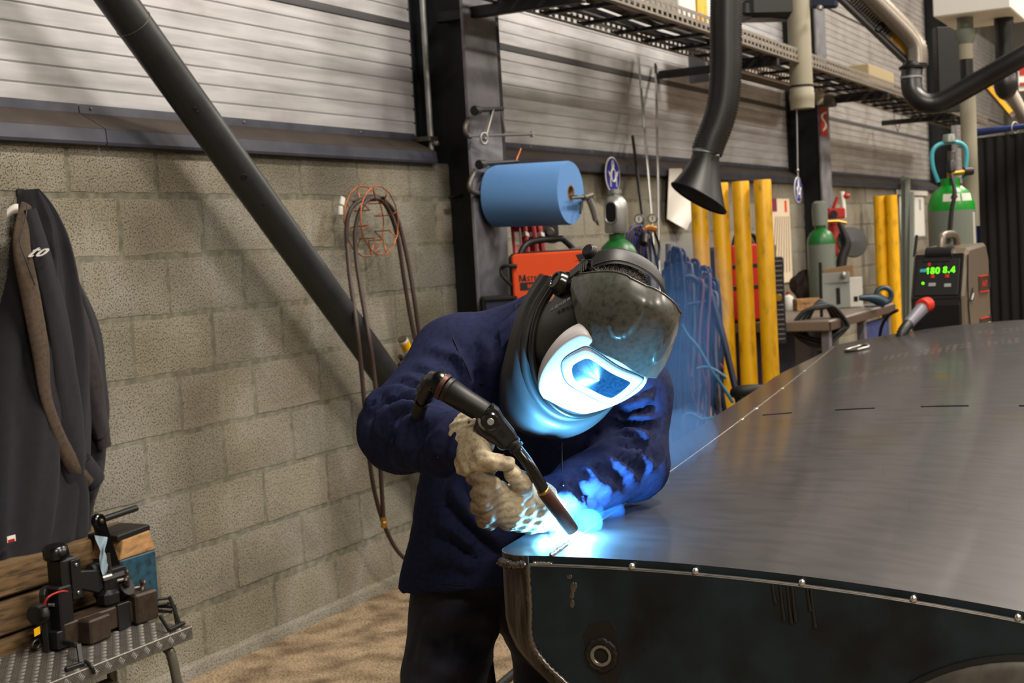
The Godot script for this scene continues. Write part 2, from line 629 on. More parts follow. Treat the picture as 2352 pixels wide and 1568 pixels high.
func wall_blocks():
	var core := B.new()
	core.bx(Vector3(9.5, 0.895, -0.1495), Vector3(30.0, 1.79, 0.290), 0.0)
	core.bx(Vector3(9.5, 4.2, -0.25), Vector3(30.0, 4.85, 0.22), 0.0)
	var w := struct("wall_back", core, "mortar", "grey wall of concrete blocks along the hall under sheet cladding")
	# the foot of the wall: a low rough plinth strip
	var rng := RandomNumberGenerator.new()
	rng.seed = 77
	var shapes := []
	for k in 6:                                              # block shapes, each a little uneven
		shapes.append(block_shape(0.386, 0.186, rng))
	var low := []
	for k in 3:
		low.append(block_shape(0.386, 0.142, rng))
	var far := B.new()
	var count := 0
	for col in 40:
		for row in 9:
			var x := 0.805 + 0.4 * col + 0.009 * row + (0.2 if row % 2 == 1 else 0.0) + 0.2
			var y := 1.6305 - 0.2 * row + 0.1
			var sh: ArrayMesh = shapes[rng.randi() % 6]
			if row == 0:
				sh = low[rng.randi() % 3]
				y = 1.7105
			if row == 8:
				y -= 0.012
			var at3 := Vector3(x + rng.randf_range(-0.002, 0.002), y + rng.randf_range(-0.002, 0.002), rng.randf_range(-0.0025, 0.0))
			if x > 13.6:
				far.bx(at3 - Vector3(0, 0, 0.01), Vector3(0.386, 0.186 if row > 0 else 0.142, 0.026), 0.002)
				continue
			var r := MeshInstance3D.new()
			r.name = "block"
			r.mesh = sh
			r.material_override = M["block%d" % (rng.randi() % 5)]
			r.position = at3
			if rng.randf() < 0.5:
				r.rotation.z = PI
			w.add_child(r, true)
			count += 1
	var fp := part(w, "far_blocks", far, "block1")
	fp.set_meta("kind", "stuff")
	# plinth
	var edge := []
	for k in 121:
		edge.append(Vector2(rng.randf_range(-0.004, 0.006), rng.randf_range(-0.006, 0.006)))
	var pl := B.new()
	pl.grid(120, 3, func(u: float, v: float) -> Vector3:
		var k := int(round(u * 120))
		var q: Vector2 = edge[k]
		var x := 0.6 + u * 16.0
		return [Vector3(x, 0.0, 0.02 + q.x), Vector3(x, 0.030 + q.y, 0.018 + q.x), Vector3(x, 0.040 + q.y, 0.010 + q.x * 0.5), Vector3(x, 0.046 + q.y, -0.006)][int(round(v * 3))])
	struct("baseboard_back", pl, "block4", "rough mortar strip along the foot of the block wall")

func block_shape(w: float, h: float, rng: RandomNumberGenerator) -> ArrayMesh:
	var b := B.new()
	var out := []
	for k in 28:
		var s := k / 7
		var u := (k % 7) / 7.0
		var p := Vector2.ZERO
		if s == 0: p = Vector2(lerpf(-w, w, u), -h) * 0.5
		if s == 1: p = Vector2(w, lerpf(-h, h, u)) * 0.5
		if s == 2: p = Vector2(lerpf(w, -w, u), h) * 0.5
		if s == 3: p = Vector2(-w, lerpf(h, -h, u)) * 0.5
		out.append(p + Vector2(rng.randf_range(-0.003, 0.003), rng.randf_range(-0.003, 0.003)))
	var c := b.vert(Vector3(0, 0, 0.0), Vector3(0, 0, 1))
	for k in 28:
		var p: Vector2 = out[k] * Vector2(0.975, 0.955)
		b.vert(Vector3(p.x, p.y, 0.0), Vector3(out[k].x * 0.6, out[k].y * 1.2, 0.4).normalized().lerp(Vector3(0, 0, 1), 0.75).normalized())
	for k in 28:
		b.vert(Vector3(out[k].x, out[k].y, -0.0065), Vector3(out[k].x, out[k].y, 0.05).normalized())
	for k in 28:
		var k2 := (k + 1) % 28
		b.face(c, 1 + k, 1 + k2)
		b.face(1 + k, 29 + k, 29 + k2)
		b.face(1 + k, 29 + k2, 1 + k2)
	return b.mesh()

func wall_sheets():
	# ribbed metal sheets over the blocks, one bay between two columns at a time
	var w := Node3D.new()
	w.name = "wall_cladding"
	add_child(w)
	w.set_meta("kind", "structure")
	w.set_meta("label", "ribbed metal sheet cladding above the block wall")
	var zc := -0.08
	for bay in [[0.6, 5.47], [5.65, 11.33], [11.53, 17.3], [17.5, 23.5]]:
		for r in [[1.915, 2.392], [2.418, 2.90], [2.915, 3.40], [3.41, 4.1]]:
			var b := B.new()
			var pr := PackedVector2Array()
			var y: float = r[0]
			while y < r[1] - 0.02:
				var y2: float = minf(y + 0.0605, r[1])
				pr.append(Vector2(y, zc - 0.006))
				pr.append(Vector2(y + 0.005, zc))
				pr.append(Vector2(y2 - 0.006, zc + 0.0008))
				pr.append(Vector2(y2 - 0.0035, zc - 0.006))
				y = y2
			for k in pr.size() - 1:
				var p := pr[k]
				var q := pr[k + 1]
				b.quad(Vector3(bay[0], p.x, p.y), Vector3(bay[1], p.x, p.y), Vector3(bay[1], q.x, q.y), Vector3(bay[0], q.x, q.y), Vector3(0, 0.0001, 1))
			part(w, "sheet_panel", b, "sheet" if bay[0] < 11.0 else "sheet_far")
		part(w, "joint_strip", B.new().bx(Vector3((bay[0] + bay[1]) * 0.5, 2.405, zc - 0.004), Vector3(bay[1] - bay[0], 0.03, 0.012), 0.002), "sheet_dark", "dark overlap strip between two rows of sheets")
	# the folded sill between sheets and blocks: lip, dusty slope, face
	var cuts := [0.6, 3.345, 5.40, 5.72, 8.35, 11.25, 11.60, 14.4, 17.25, 17.6, 22.0]
	for k in cuts.size() - 1:
		if k == 2 or k == 5 or k == 8:
			continue
		var a: float = cuts[k] + 0.002
		var e: float = cuts[k + 1] - 0.002
		var t := struct("trim_%d" % (k + 1), prof([Vector2(-0.076, 1.926), Vector2(-0.074, 1.897), Vector2(0.030, 1.836), Vector2(0.034, 1.795), Vector2(0.030, 1.786), Vector2(-0.01, 1.784)], a, e, [0, 2, 3, 4]), "sill_paint", "dark folded metal sill along the top of the block wall")
		part(t, "dusty_slope", prof([Vector2(-0.0735, 1.8972), Vector2(0.0302, 1.8365)], a, e, [0]), "sill_dust")
		var x := a + 0.05
		while x < e:
			part(t, "screw", B.new().cyl(Vector3(x, 1.913, -0.076), Vector3(x, 1.913, -0.069), 0.006, 0.004, 8), "steel")
			if int(x * 10) % 2 == 0:
				part(t, "screw", B.new().cyl(Vector3(x, 1.803, 0.030), Vector3(x, 1.803, 0.038), 0.006, 0.004, 8), "steel")
			x += 0.78

func prof(p: Array, a: float, e: float, which: Array) -> B:   # strips of a profile (z, y) run along x
	var b := B.new()
	for k in which:
		var p0: Vector2 = p[k]
		var p1: Vector2 = p[k + 1]
		var o := Vector3(0, (p1.x - p0.x), -(p1.y - p0.y))
		b.quad(Vector3(a, p0.y, p0.x), Vector3(e, p0.y, p0.x), Vector3(e, p1.y, p1.x), Vector3(a, p1.y, p1.x), o)
	return b

func columns():
	var spec := [[5.56, "steel H-section column carrying clamps and the blue paper roll"], [11.43, "steel H-section column with a small red hose sign"], [17.42, "farthest dark steel H-section column behind the long cable tray"]]
	for s in spec:
		var x: float = s[0]
		var o := thing("steel_column", s[1], "column", Vector3(x, 0, 0.05), "")
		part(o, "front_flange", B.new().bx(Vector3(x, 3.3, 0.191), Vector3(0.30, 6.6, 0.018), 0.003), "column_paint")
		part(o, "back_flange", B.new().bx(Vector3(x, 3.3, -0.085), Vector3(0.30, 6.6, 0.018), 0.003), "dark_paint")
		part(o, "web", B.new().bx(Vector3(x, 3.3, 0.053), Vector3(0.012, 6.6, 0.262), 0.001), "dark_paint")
	# dark cable duct along the near column's right edge
	solo("cable_duct", B.new().bx(Vector3(5.745, 3.9, 0.16), Vector3(0.055, 4.6, 0.05), 0.004), "dark_paint", "narrow dark vertical duct along the right edge of the clamp column", "duct")
	# pale conduit to the left of the near column
	var c0 := on_z(973, 0, 0.0)
	var c1 := on_z(990, 330, 0.0)
	var o2 := thing("conduit", "pale vertical conduit on the sheet cladding left of the clamp column", "conduit", Vector3(c1.x, c1.y, 0.0))
	part(o2, "pipe", B.new().cyl(c1 + Vector3(0, -0.03, 0), Vector3(c1.x, 3.6, 0.0), 0.0135), "zinc")
	part(o2, "bracket", B.new().bx(c1 + Vector3(-0.005, 0.02, -0.02), Vector3(0.075, 0.022, 0.08), 0.003), "dull_steel")
	part(o2, "nut", B.new().cyl(c1 + Vector3(0, 0.0, 0.01), c1 + Vector3(0, 0.0, 0.04), 0.014, 0.012, 6), "steel")
	# slanting round brace from the roof down to the column foot
	var a := on_z(268, 0, 0.17)
	var q := on_z(868, 836, 0.17)
	var d := (q - a).normalized()
	var top := a - d * 2.6
	var foot := q + d * 0.92
	var br := thing("wall_brace", "thick dark round steel brace slanting down across the wall to the column", "brace", foot)
	part(br, "pipe", B.new().cyl(top, foot, 0.058, -1, 40), "brace_paint")
	var joint := B.new()
	var j0 := on_z(305, 55, 0.17)
	joint.tube(ring_pts(a + d * (j0 - a).dot(d), d.cross(Vector3(0, 0, 1)).normalized() * 0.0585, Vector3(0, 0, 1) * 0.0585, 40), 0.0016, 6, false, true)
	part(br, "weld_seam", joint, "dull_steel")
	for s in [[1.45, 0.03], [1.47, 0.022], [0.83, 0.018], [0.845, 0.026]]:
		pass
	for s in [[545, 396, 0.012], [432, 240, 0.007], [445, 236, 0.005], [585, 468, 0.005]]:
		var w := on_z(s[0], s[1], 0.17)
		var ax := a + d * (w - a).dot(d)
		var nn := (EYE - ax)
		nn = (nn - d * nn.dot(d)).normalized()
		part(br, "plug_hole", B.new().cyl(ax + nn * 0.050, ax + nn * 0.0588, s[2], -1, 20, 0.0004), "black", "dark round plugged hole")

# a hanging piece of cloth: rows of [y, left x, right x] in the photograph, laid z from the wall, with folds that run down
func drape(rows: Array, z: float, thick: float, folds: float, amp: float, seed_: float, nu := 28, per := 5) -> B:
	var pts := []                                            # dense rows
	var ys := []
	for k in rows.size():
		ys.append(Vector3(rows[k][0], rows[k][1], rows[k][2]))
	pts = spline(ys, per)
	var nv := pts.size() - 1
	var b := B.new()
	b.grid(nu * 2, nv, func(u: float, v: float) -> Vector3:
		var r: Vector3 = pts[int(round(v * nv))]
		var front := u < 0.5
		var s := u * 2.0 if front else 2.0 - u * 2.0
		var px := lerpf(r.y, r.z, s)
		var w := on_z(px, r.x, z)
		var bulge := sqrt(maxf(0.0, 1.0 - pow(absf(2.0 * s - 1.0), 2.4)))
		var grow := smoothstep(0.0, 0.3, v)
		var f := sin(s * TAU * folds + seed_ + 0.9 * sin(v * 3.0 + seed_)) + 0.5 * sin(s * TAU * folds * 1.9 + 2.0 * seed_ + v * 2.3)
		var d := thick * bulge * (0.5 + 0.5 * grow) + amp * f * bulge * (0.4 + 0.6 * grow)
		if not front:
			d = minf(0.1 * d, 0.004) - 0.006 * bulge
		return w + Vector3(0, 0, d), true)
	return b

func sleeve(px: Array, z: Array, rad: Array, flat := 0.6, wob := 0.004, sd := 1.0) -> B:   # a hanging sleeve through pixels at distances z from the wall
	var p := []
	var r := []
	for k in px.size():
		p.append(on_z(px[k].x, px[k].y, z[k]))
		r.append(Vector3(rad[k], 0, 0))
	p = spline(p, 8)
	r = spline(r, 8)
	var n := p.size() - 1
	var b := B.new()
	b.grid(20, n, func(u: float, v: float) -> Vector3:
		var k := int(round(v * n))
		var d: Vector3 = (p[mini(k + 1, n)] - p[maxi(k - 1, 0)]).normalized()
		var x := d.cross(Vector3(0, 0, 1)).normalized()
		var y := x.cross(d)
		var a := u * TAU
		var q := 1.0 + wob / 0.05 * (sin(3.0 * a + v * 9.0 + sd) + 0.6 * sin(5.0 * a - v * 14.0 + 2.0 * sd))
		return p[k] + (x * cos(a) + y * sin(a) * flat) * r[k].x * q, true)
	# close both ends
	for e in [0, n]:
		var c := Vector3.ZERO
		var d: Vector3 = (p[n] - p[n - 1]).normalized() * (1.0 if e == n else -1.0)
		var q := b.vert(p[e] - d * r[e].x * 0.3, d)
		for k in 20:
			b.face(q, k * (n + 1) + e, ((k + 1) % 20) * (n + 1) + e)
	return b

func left_side():
	var weave := ntex(0.2, 2, [], 256, 61)
	var lint := ntex(0.02, 4, [[0.0, gray(0.6)], [0.5, gray(0.9)], [1.0, gray(1.0)]], 512, 63)
	mat("navy_cloth", Color(0.085, 0.083, 0.12), 0.9, 0.0, {"tex": lint, "scale": Vector3.ONE * 3.0, "rim": 0.15})
	mat("dust_cloth", Color(0.29, 0.235, 0.185), 0.95, 0.0, {"tex": lint, "scale": Vector3.ONE * 5.0, "rim": 0.2})
	mat("brown_navy", Color(0.15, 0.13, 0.145), 0.92, 0.0, {"tex": lint, "scale": Vector3.ONE * 4.0, "rim": 0.2})
	# jackets on the hook
	var hk := on_z(58, 436, 0.02)
	var hook := thing("coat_hook", "dark wall hook hidden in the tops of the hanging navy jackets", "hook", Vector3(hk.x, hk.y, 0.0))
	part(hook, "arm", B.new().tube([Vector3(hk.x, hk.y - 0.02, -0.003), Vector3(hk.x, hk.y - 0.022, 0.05), Vector3(hk.x, hk.y - 0.012, 0.064)], 0.005, 8), "dark_steel")
	part(hook, "plate", B.new().bx(Vector3(hk.x, hk.y - 0.03, 0.001), Vector3(0.03, 0.07, 0.006), 0.002), "dark_steel")
	var j := thing("work_jacket", "dark navy work jacket with white print hanging from the wall at left", "jacket", Vector3(hk.x, hk.y, 0.03))
	var bd := drape([[436, 50, 64], [450, 42, 78], [480, 36, 96], [520, 34, 110], [560, 22, 126], [600, 22, 140], [660, 10, 160], [720, -6, 178], [800, -24, 196], [900, -40, 200], [1000, -50, 196], [1100, -56, 190], [1200, -60, 170], [1270, -60, 145], [1302, -60, 126]], 0.035, 0.10, 2.6, 0.014, 1.3)
	part(j, "jacket_body", bd, "navy_cloth")
	part(j, "sleeve", sleeve([Vector2(60, 470), Vector2(50, 560), Vector2(72, 680), Vector2(92, 800), Vector2(102, 900), Vector2(128, 980), Vector2(165, 1060), Vector2(205, 1098)], [0.10, 0.125, 0.14, 0.15, 0.145, 0.14, 0.13, 0.12], [0.018, 0.03, 0.032, 0.030, 0.021, 0.020, 0.028, 0.036], 0.5, 0.003), "dust_cloth", "dusty brown stained sleeve")
	part(j, "sleeve", sleeve([Vector2(70, 480), Vector2(100, 600), Vector2(128, 740), Vector2(148, 880), Vector2(160, 1000), Vector2(178, 1130), Vector2(178, 1235)], [0.12, 0.135, 0.14, 0.13, 0.12, 0.11, 0.10], [0.02, 0.034, 0.042, 0.046, 0.05, 0.045, 0.04], 0.55, 0.004, 2.0), "navy_cloth")
	part(j, "cuff", sleeve([Vector2(190, 1060), Vector2(222, 1108)], [0.125, 0.12], [0.034, 0.037], 0.55, 0.001), "navy_cloth")
	part(j, "shoulder_seam", B.new().tube(spline([on_z(63, 470, 0.135), on_z(55, 520, 0.15), on_z(45, 552, 0.155), on_z(60, 600, 0.17), on_z(80, 655, 0.175)], 5), 0.002, 5), "black")
	letters(j, "print", "to", 0.052, Transform3D(B.along(Vector3(0.45, 0.9, 0)).rotated(Vector3(0, 0, 1), -0.55), on_z(92, 578, 0.178)), "white")
	part(j, "size_tag", B.new().grid(4, 3, func(u: float, v: float) -> Vector3:
		return on_z(42.0 - 26.0 * u, 468.0 + 22.0 * v - 4.0 * u + 16.0 * u * u, 0.10 - 0.02 * u + 0.012 * sin(v * 3.0))), "paper", "white tag at the collar")
	part(j, "brand_patch", B.new().bx(on_z(26, 1237, 0.145), Vector3(0.030, 0.018, 0.002), 0.0005), "paper", "small white and red sewn label")
	part(j, "brand_patch", B.new().bx(on_z(26, 1241, 0.146), Vector3(0.024, 0.008, 0.002), 0.0005), "red")
	var j2 := thing("work_sweater", "brownish navy sweater with ribbed cuffs hanging behind the printed jacket", "sweater", Vector3(hk.x, hk.y, 0.02))
	part(j2, "sweater_body", drape([[440, 56, 76], [470, 54, 98], [500, 60, 104], [560, 70, 136], [640, 80, 170], [700, 90, 202], [750, 100, 222], [800, 110, 232], [860, 118, 236], [940, 124, 244], [1020, 130, 236], [1090, 140, 226], [1160, 140, 200], [1232, 138, 190]], 0.012, 0.055, 1.6, 0.008, 0.4), "navy_cloth")
	part(j2, "sleeve", sleeve([Vector2(90, 500), Vector2(140, 640), Vector2(180, 760), Vector2(205, 860), Vector2(222, 950), Vector2(234, 1000)], [0.075, 0.095, 0.10, 0.10, 0.095, 0.09], [0.022, 0.036, 0.042, 0.044, 0.036, 0.030], 0.6, 0.004, 3.0), "brown_navy")
	part(j2, "cuff", sleeve([Vector2(234, 992), Vector2(240, 1026)], [0.09, 0.088], [0.027, 0.026], 0.6, 0.0008), "brown_navy", "ribbed cuff")
	# stacked timber against the wall
	for k in 3:
		var y0: float = [0.40, 0.50, 0.605][k]
		var o := solo("timber_beam", B.new().bx(Vector3(2.45, y0 - 0.048, [0.10, 0.085, 0.09][k]), Vector3(1.62, 0.092, [0.16, 0.14, 0.13][k]), 0.006), "oak", ["lowest old timber beam in the stack behind the step stool", "middle old timber beam of the stack under the jackets", "topmost old timber beam with a pale worn upper edge"][k], "timber", "old timber beams stacked by the wall")
	# block with blue side
	var bb := thing("timber_block", "short upright block with blue painted side behind the black tractor", "block", Vector3(3.10, 0.36, 0.16))
	var c := Vector3(3.09, 0.50, 0.20)
	part(bb, "blue_body", B.new().bx(Vector3(3.10, 0.452, 0.20), Vector3(0.15, 0.184, 0.13), 0.004), "teal_paint")
	part(bb, "raw_top", B.new().prism(PackedVector2Array([Vector2(-0.075, 0.0), Vector2(0.075, 0.0), Vector2(0.055, 0.062), Vector2(-0.06, 0.055)]), Transform3D(Basis.IDENTITY, Vector3(3.10, 0.5445, 0.20)), 0.13, 0.003), "oak_pale")
	part(bb, "lid", B.new().box(Transform3D(Basis(Vector3(0, 0, 1), 0.05), Vector3(3.095, 0.611, 0.20)), Vector3(0.14, 0.018, 0.12), 0.003), "dark_steel")
	step_stool()
	tractor()

func step_stool():
	mat("tread_plate", Color(0.50, 0.49, 0.47), 0.38, 0.75, {"tex": M["zinc"].albedo_texture, "scale": Vector3.ONE * 2.0})
	mat("tube_grey", Color(0.40, 0.385, 0.35), 0.4, 0.5)
	var o := thing("step_stool", "low step stool of aluminium tread plate on grey tube legs by the wall", "step stool", Vector3(2.55, 0.0, 0.31))
	part(o, "top_plate", B.new().bx(Vector3(2.53, 0.3575, 0.305), Vector3(1.04, 0.005, 0.38), 0.001), "tread_plate")
	part(o, "front_lip", B.new().bx(Vector3(2.53, 0.341, 0.4935), Vector3(1.04, 0.036, 0.004), 0.001), "tread_plate")
	part(o, "side_lip", B.new().bx(Vector3(3.0485, 0.341, 0.305), Vector3(0.004, 0.036, 0.38), 0.001), "tread_plate")
	var bars := B.new().ball(Vector3.ZERO, Vector3(0.0095, 0.0012, 0.0019), 10)
	var xs: Array[Transform3D] = []
	for a in 42:
		for b in 16:
			var c := Vector3(2.02 + a * 0.0247, 0.3602, 0.125 + b * 0.0236)
			var d := 1.0 if (a + b) % 2 == 0 else -1.0
			for k in [-1.5, -0.5, 0.5, 1.5]:
				xs.append(Transform3D(Basis(Vector3.UP, d * PI / 4.0), c + Vector3(k * 0.0042, 0, k * 0.0042 * d)))
	for a in 42:
		var c := Vector3(2.02 + a * 0.0247, 0.342, 0.4958)
		var d := 1.0 if a % 2 == 0 else -1.0
		for k in [-1.5, -0.5, 0.5, 1.5]:
			xs.append(Transform3D(Basis(Vector3(0, 0, 1), d * PI / 4.0) * Basis(Vector3.RIGHT, PI / 2), c + Vector3(k * 0.0042, -k * 0.0042 * d, 0)))
	var mm := MultiMesh.new()
	mm.transform_format = MultiMesh.TRANSFORM_3D
	mm.mesh = bars.mesh()
	mm.instance_count = xs.size()
	for k in xs.size():
		mm.set_instance_transform(k, xs[k])
	var mi := MultiMeshInstance3D.new()
	mi.name = "tread_bars"
	mi.multimesh = mm
	mi.material_override = M["tread_plate"]
	mi.transform = here(o).affine_inverse()
	mi.set_meta("kind", "stuff")
	o.add_child(mi)
	for s in [[2.10, 1], [2.96, 1]]:
		var x: float = s[0]
		part(o, "leg_frame", B.new().tube(spline([Vector3(x, 0.335, 0.30), Vector3(x + 0.01, 0.336, 0.40), Vector3(x + 0.02, 0.315, 0.452), Vector3(x + 0.025, 0.26, 0.475), Vector3(x + 0.035, 0.0, 0.50)], 6), 0.0145, 12), "tube_grey")
		part(o, "leg_frame", B.new().tube([Vector3(x - 0.02, 0.34, 0.165), Vector3(x - 0.02, 0.0, 0.15)], 0.0145, 12), "tube_grey")
	part(o, "rung", B.new().tube([Vector3(2.09, 0.235, 0.158), Vector3(2.94, 0.235, 0.158)], 0.012, 12), "tube_grey")
	part(o, "leg_frame", B.new().tube([Vector3(2.86, 0.34, 0.36), Vector3(2.86, 0.0, 0.36)], 0.0145, 12), "tube_grey")
	part(o, "rung", B.new().tube([Vector3(2.10, 0.245, 0.36), Vector3(2.86, 0.245, 0.36)], 0.012, 12), "tube_grey")

func tractor():
	var o := thing("welding_tractor", "black and bronze welding tractor with lever and star knobs on the step stool", "machine", Vector3(2.92, 0.36, 0.28))
	mat("bronze_paint", Color(0.23, 0.185, 0.14), 0.5, 0.3, {"tex": M["dull_steel"].albedo_texture, "scale": Vector3.ONE * 4.0})
	mat("rag", Color(0.52, 0.60, 0.65), 0.9)
	mat("knob_metal", Color(0.30, 0.26, 0.23), 0.4, 0.7)
	# base beam runs along the wall
	var e0 := Vector3(2.745, 0.402, 0.275)
	var e1 := Vector3(3.085, 0.402, 0.285)
	part(o, "base_beam", B.new().bar(e0, e1, 0.075, 0.062, 0.004, Vector3(0, 1, 0)), "bronze_paint")
	var i := Vector3(1, 0, 0.03).normalized()
	part(o, "front_block", B.new().box(Transform3D(Basis(Vector3.UP, 0.05), Vector3(2.835, 0.398, 0.318)), Vector3(0.085, 0.068, 0.075), 0.005), "bronze_paint")
	part(o, "end_block", B.new().box(Transform3D(Basis(Vector3.UP, -0.1), Vector3(3.045, 0.408, 0.300)), Vector3(0.085, 0.088, 0.085), 0.006), "bronze_paint")
	part(o, "magnet_band", B.new().bx(Vector3(2.965, 0.40, 0.318), Vector3(0.05, 0.075, 0.01), 0.002), "black")
	# upright plate and wheel at its left end
	part(o, "side_plate", B.new().prism(PackedVector2Array([Vector2(-0.022, -0.01), Vector2(0.022, -0.01), Vector2(0.02, 0.14), Vector2(0.008, 0.165), Vector2(-0.012, 0.165), Vector2(-0.022, 0.15)]), Transform3D(Basis(Vector3.UP, 0.45), Vector3(2.728, 0.372, 0.265)), 0.016, 0.002), "black")
	part(o, "wheel", B.new().cyl(Vector3(2.685, 0.47, 0.27), Vector3(2.713, 0.47, 0.262), 0.03, -1, 24, 0.006), "rubber")
	part(o, "axle_bolt", B.new().cyl(Vector3(2.728, 0.488, 0.275), Vector3(2.735, 0.488, 0.292), 0.006, -1, 6), "steel")
	part(o, "gear_case", B.new().bx(Vector3(2.762, 0.465, 0.275), Vector3(0.05, 0.14, 0.07), 0.004), "dark_steel")
	# motor column with round cap
	part(o, "motor_column", B.new().bx(Vector3(2.79, 0.545, 0.275), Vector3(0.062, 0.125, 0.062), 0.006), "black")
	part(o, "motor_cap", B.new().cyl(Vector3(2.772, 0.607, 0.275), Vector3(2.768, 0.645, 0.275), 0.036, 0.034, 24, 0.006), "black_gloss")
	part(o, "front_plate", B.new().bx(Vector3(2.804, 0.545, 0.310), Vector3(0.036, 0.11, 0.006), 0.002), "dark_steel")
	for y in [0.585, 0.507]:
		part(o, "bolt", B.new().cyl(Vector3(2.804, y, 0.312), Vector3(2.804, y, 0.317), 0.0055, -1, 10), "steel")
	# gusset arm to the clamp head
	part(o, "gusset_arm", B.new().prism(PackedVector2Array([Vector2(0.0, 0.075), Vector2(0.105, 0.055), Vector2(0.115, 0.0), Vector2(0.095, -0.01), Vector2(0.0, 0.03)]), Transform3D(Basis.IDENTITY, Vector3(2.815, 0.487, 0.272)), 0.028, 0.003), "black")
	part(o, "pivot_pin", B.new().cyl(Vector3(2.925, 0.515, 0.285), Vector3(2.952, 0.518, 0.297), 0.010, -1, 14), "steel")
	var head := B.new()
	head.bx(Vector3(2.975, 0.485, 0.265), Vector3(0.09, 0.075, 0.07), 0.012)
	head.bx(Vector3(2.945, 0.455, 0.285), Vector3(0.06, 0.05, 0.05), 0.012)
	head.cyl(Vector3(3.0, 0.445, 0.25), Vector3(3.0, 0.475, 0.31), 0.026)
	head.bx(Vector3(2.985, 0.525, 0.275), Vector3(0.07, 0.018, 0.03), 0.003)
	part(o, "clamp_head", head, "dark_steel")
	# lever, its handle, the rag tied to it
	var l0 := on_z(272, 1335, 0.265)
	var l1 := on_z(226, 1196, 0.265)
	part(o, "lever", B.new().bar(l0, l1, 0.042, 0.020, 0.005, Vector3(0, 0, 1)), "black_gloss")
	part(o, "lever_head", B.new().cyl(l1 - Vector3(0, 0, 0.011), l1 + Vector3(0, 0, 0.011), 0.0212, -1, 24, 0.003), "black_gloss")
	part(o, "lever_bolt", B.new().ball(l1 + Vector3(0, 0, 0.012), Vector3(0.008, 0.008, 0.006), 10), "knob_metal")
	part(o, "lever_spring", B.new().tube([on_z(248, 1270, 0.285), on_z(252, 1300, 0.286), on_z(255, 1322, 0.286)], 0.005, 8), "knob_metal")
	part(o, "lever_rod", B.new().cyl(l1 + Vector3(0.012, 0.0, -0.002), on_z(314, 1166, 0.265), 0.0095, -1, 16), "dark_steel")
	part(o, "rag", B.new().grid(6, 10, func(u: float, v: float) -> Vector3:
		var w: float = 20.0 * (1.0 - 0.5 * v) * (0.5 + absf(cos(v * 4.2)))
		return on_z(232 + v * 9.0 + (u - 0.5) * w, 1229 + v * 92.0 + 10.0 * u * (0.4 - v), 0.288 + 0.006 * sin(u * 6.0 + v * 8.0))), "rag", "pale blue grey rag tied round the lever")
	for s in [[292, 1328, 0.315, 0.0], [328, 1346, 0.305, 0.5]]:
		var c := on_z(s[0], s[1], s[2])
		var star := PackedVector2Array()
		for k in 20:
			var a: float = TAU * k / 20.0 + s[3]
			star.append(Vector2(cos(a), sin(a)) * (0.019 + 0.009 * cos(4.0 * (a - s[3]))))
		part(o, "star_knob", B.new().prism(star, Transform3D(Basis(Vector3.UP, 0.5), c), 0.011, 0.003), "knob_metal")
		part(o, "knob_screw", B.new().cyl(c, c + Vector3(-0.035, -0.004, -0.03), 0.005, -1, 10), "steel")
	part(o, "round_grip", B.new().cyl(on_z(222, 1308, 0.25), on_z(206, 1312, 0.25), 0.024, 0.022, 20, 0.004), "rubber")
	# folded brackets at both ends, with feet
	var bk := B.new()
	bk.bar(Vector3(3.09, 0.412, 0.30), Vector3(3.155, 0.405, 0.33), 0.012, 0.008)
	bk.bar(Vector3(3.09, 0.396, 0.30), Vector3(3.150, 0.390, 0.33), 0.012, 0.006)
	bk.bar(Vector3(3.150, 0.408, 0.328), Vector3(3.045, 0.362, 0.455), 0.010, 0.010)
	part(o, "end_bracket", bk, "black")
	var r0 := on_z(350, 1390, 0.29)
	var br := B.new()
	br.bar(r0, on_z(402, 1393, 0.33), 0.010, 0.012)
	br.bar(on_z(350, 1402, 0.29), on_z(396, 1404, 0.33), 0.010, 0.010)
	br.bar(on_z(400, 1391, 0.335), on_z(408, 1438, 0.40), 0.012, 0.012)
	part(o, "outer_bracket", br, "black")
	part(o, "foot_bar", B.new().bar(on_y(388, 1447, 0.368), on_y(423, 1430, 0.368), 0.012, 0.010), "black")
	part(o, "small_lever", B.new().tube([on_y(388, 1447, 0.372), on_y(368, 1415, 0.40)], 0.0055, 8), "black")
	var fb := B.new()
	fb.bar(Vector3(2.74, 0.385, 0.315), on_z(176, 1481, 0.42), 0.013, 0.014)
	fb.bar(on_z(180, 1479, 0.42), on_z(188, 1528, 0.45), 0.014, 0.014)
	part(o, "front_bracket", fb, "black")
	part(o, "foot_bar", B.new().bar(on_y(150, 1538, 0.366), on_y(192, 1524, 0.366), 0.013, 0.012), "black")
	part(o, "foot_screw", B.new().tube(spline([on_y(196, 1518, 0.372), on_z(210, 1530, 0.50), on_z(216, 1546, 0.503)], 4), 0.005, 8), "dark_steel")
	part(o, "label_plate", B.new().box(Transform3D(Basis(Vector3.UP, 0.3), on_z(85, 1450, 0.313)), Vector3(0.030, 0.020, 0.002), 0.0004), "yellow", "yellow label")
	part(o, "control_box", B.new().bx(Vector3(2.755, 0.392, 0.287), Vector3(0.07, 0.05, 0.045), 0.003), "black")
	part(o, "red_wire", B.new().tube(spline([on_z(100, 1390, 0.30), on_z(112, 1370, 0.31), on_z(140, 1358, 0.31), on_z(165, 1360, 0.305), on_z(186, 1370, 0.30)], 6), 0.003, 8), "red")
	part(o, "wire_socket", B.new().cyl(on_z(102, 1415, 0.30), on_z(100, 1395, 0.30), 0.014, 0.012, 14), "black")
	var eb := on_y(85, 1492, 0.36) + Vector3(0, 0.016, 0)
	part(o, "eye_bolt", B.new().tube(ring_pts(eb, Vector3(0.013, 0, 0.002), Vector3(0, 0.013, 0.004), 20), 0.0035, 8, false, true), "steel")
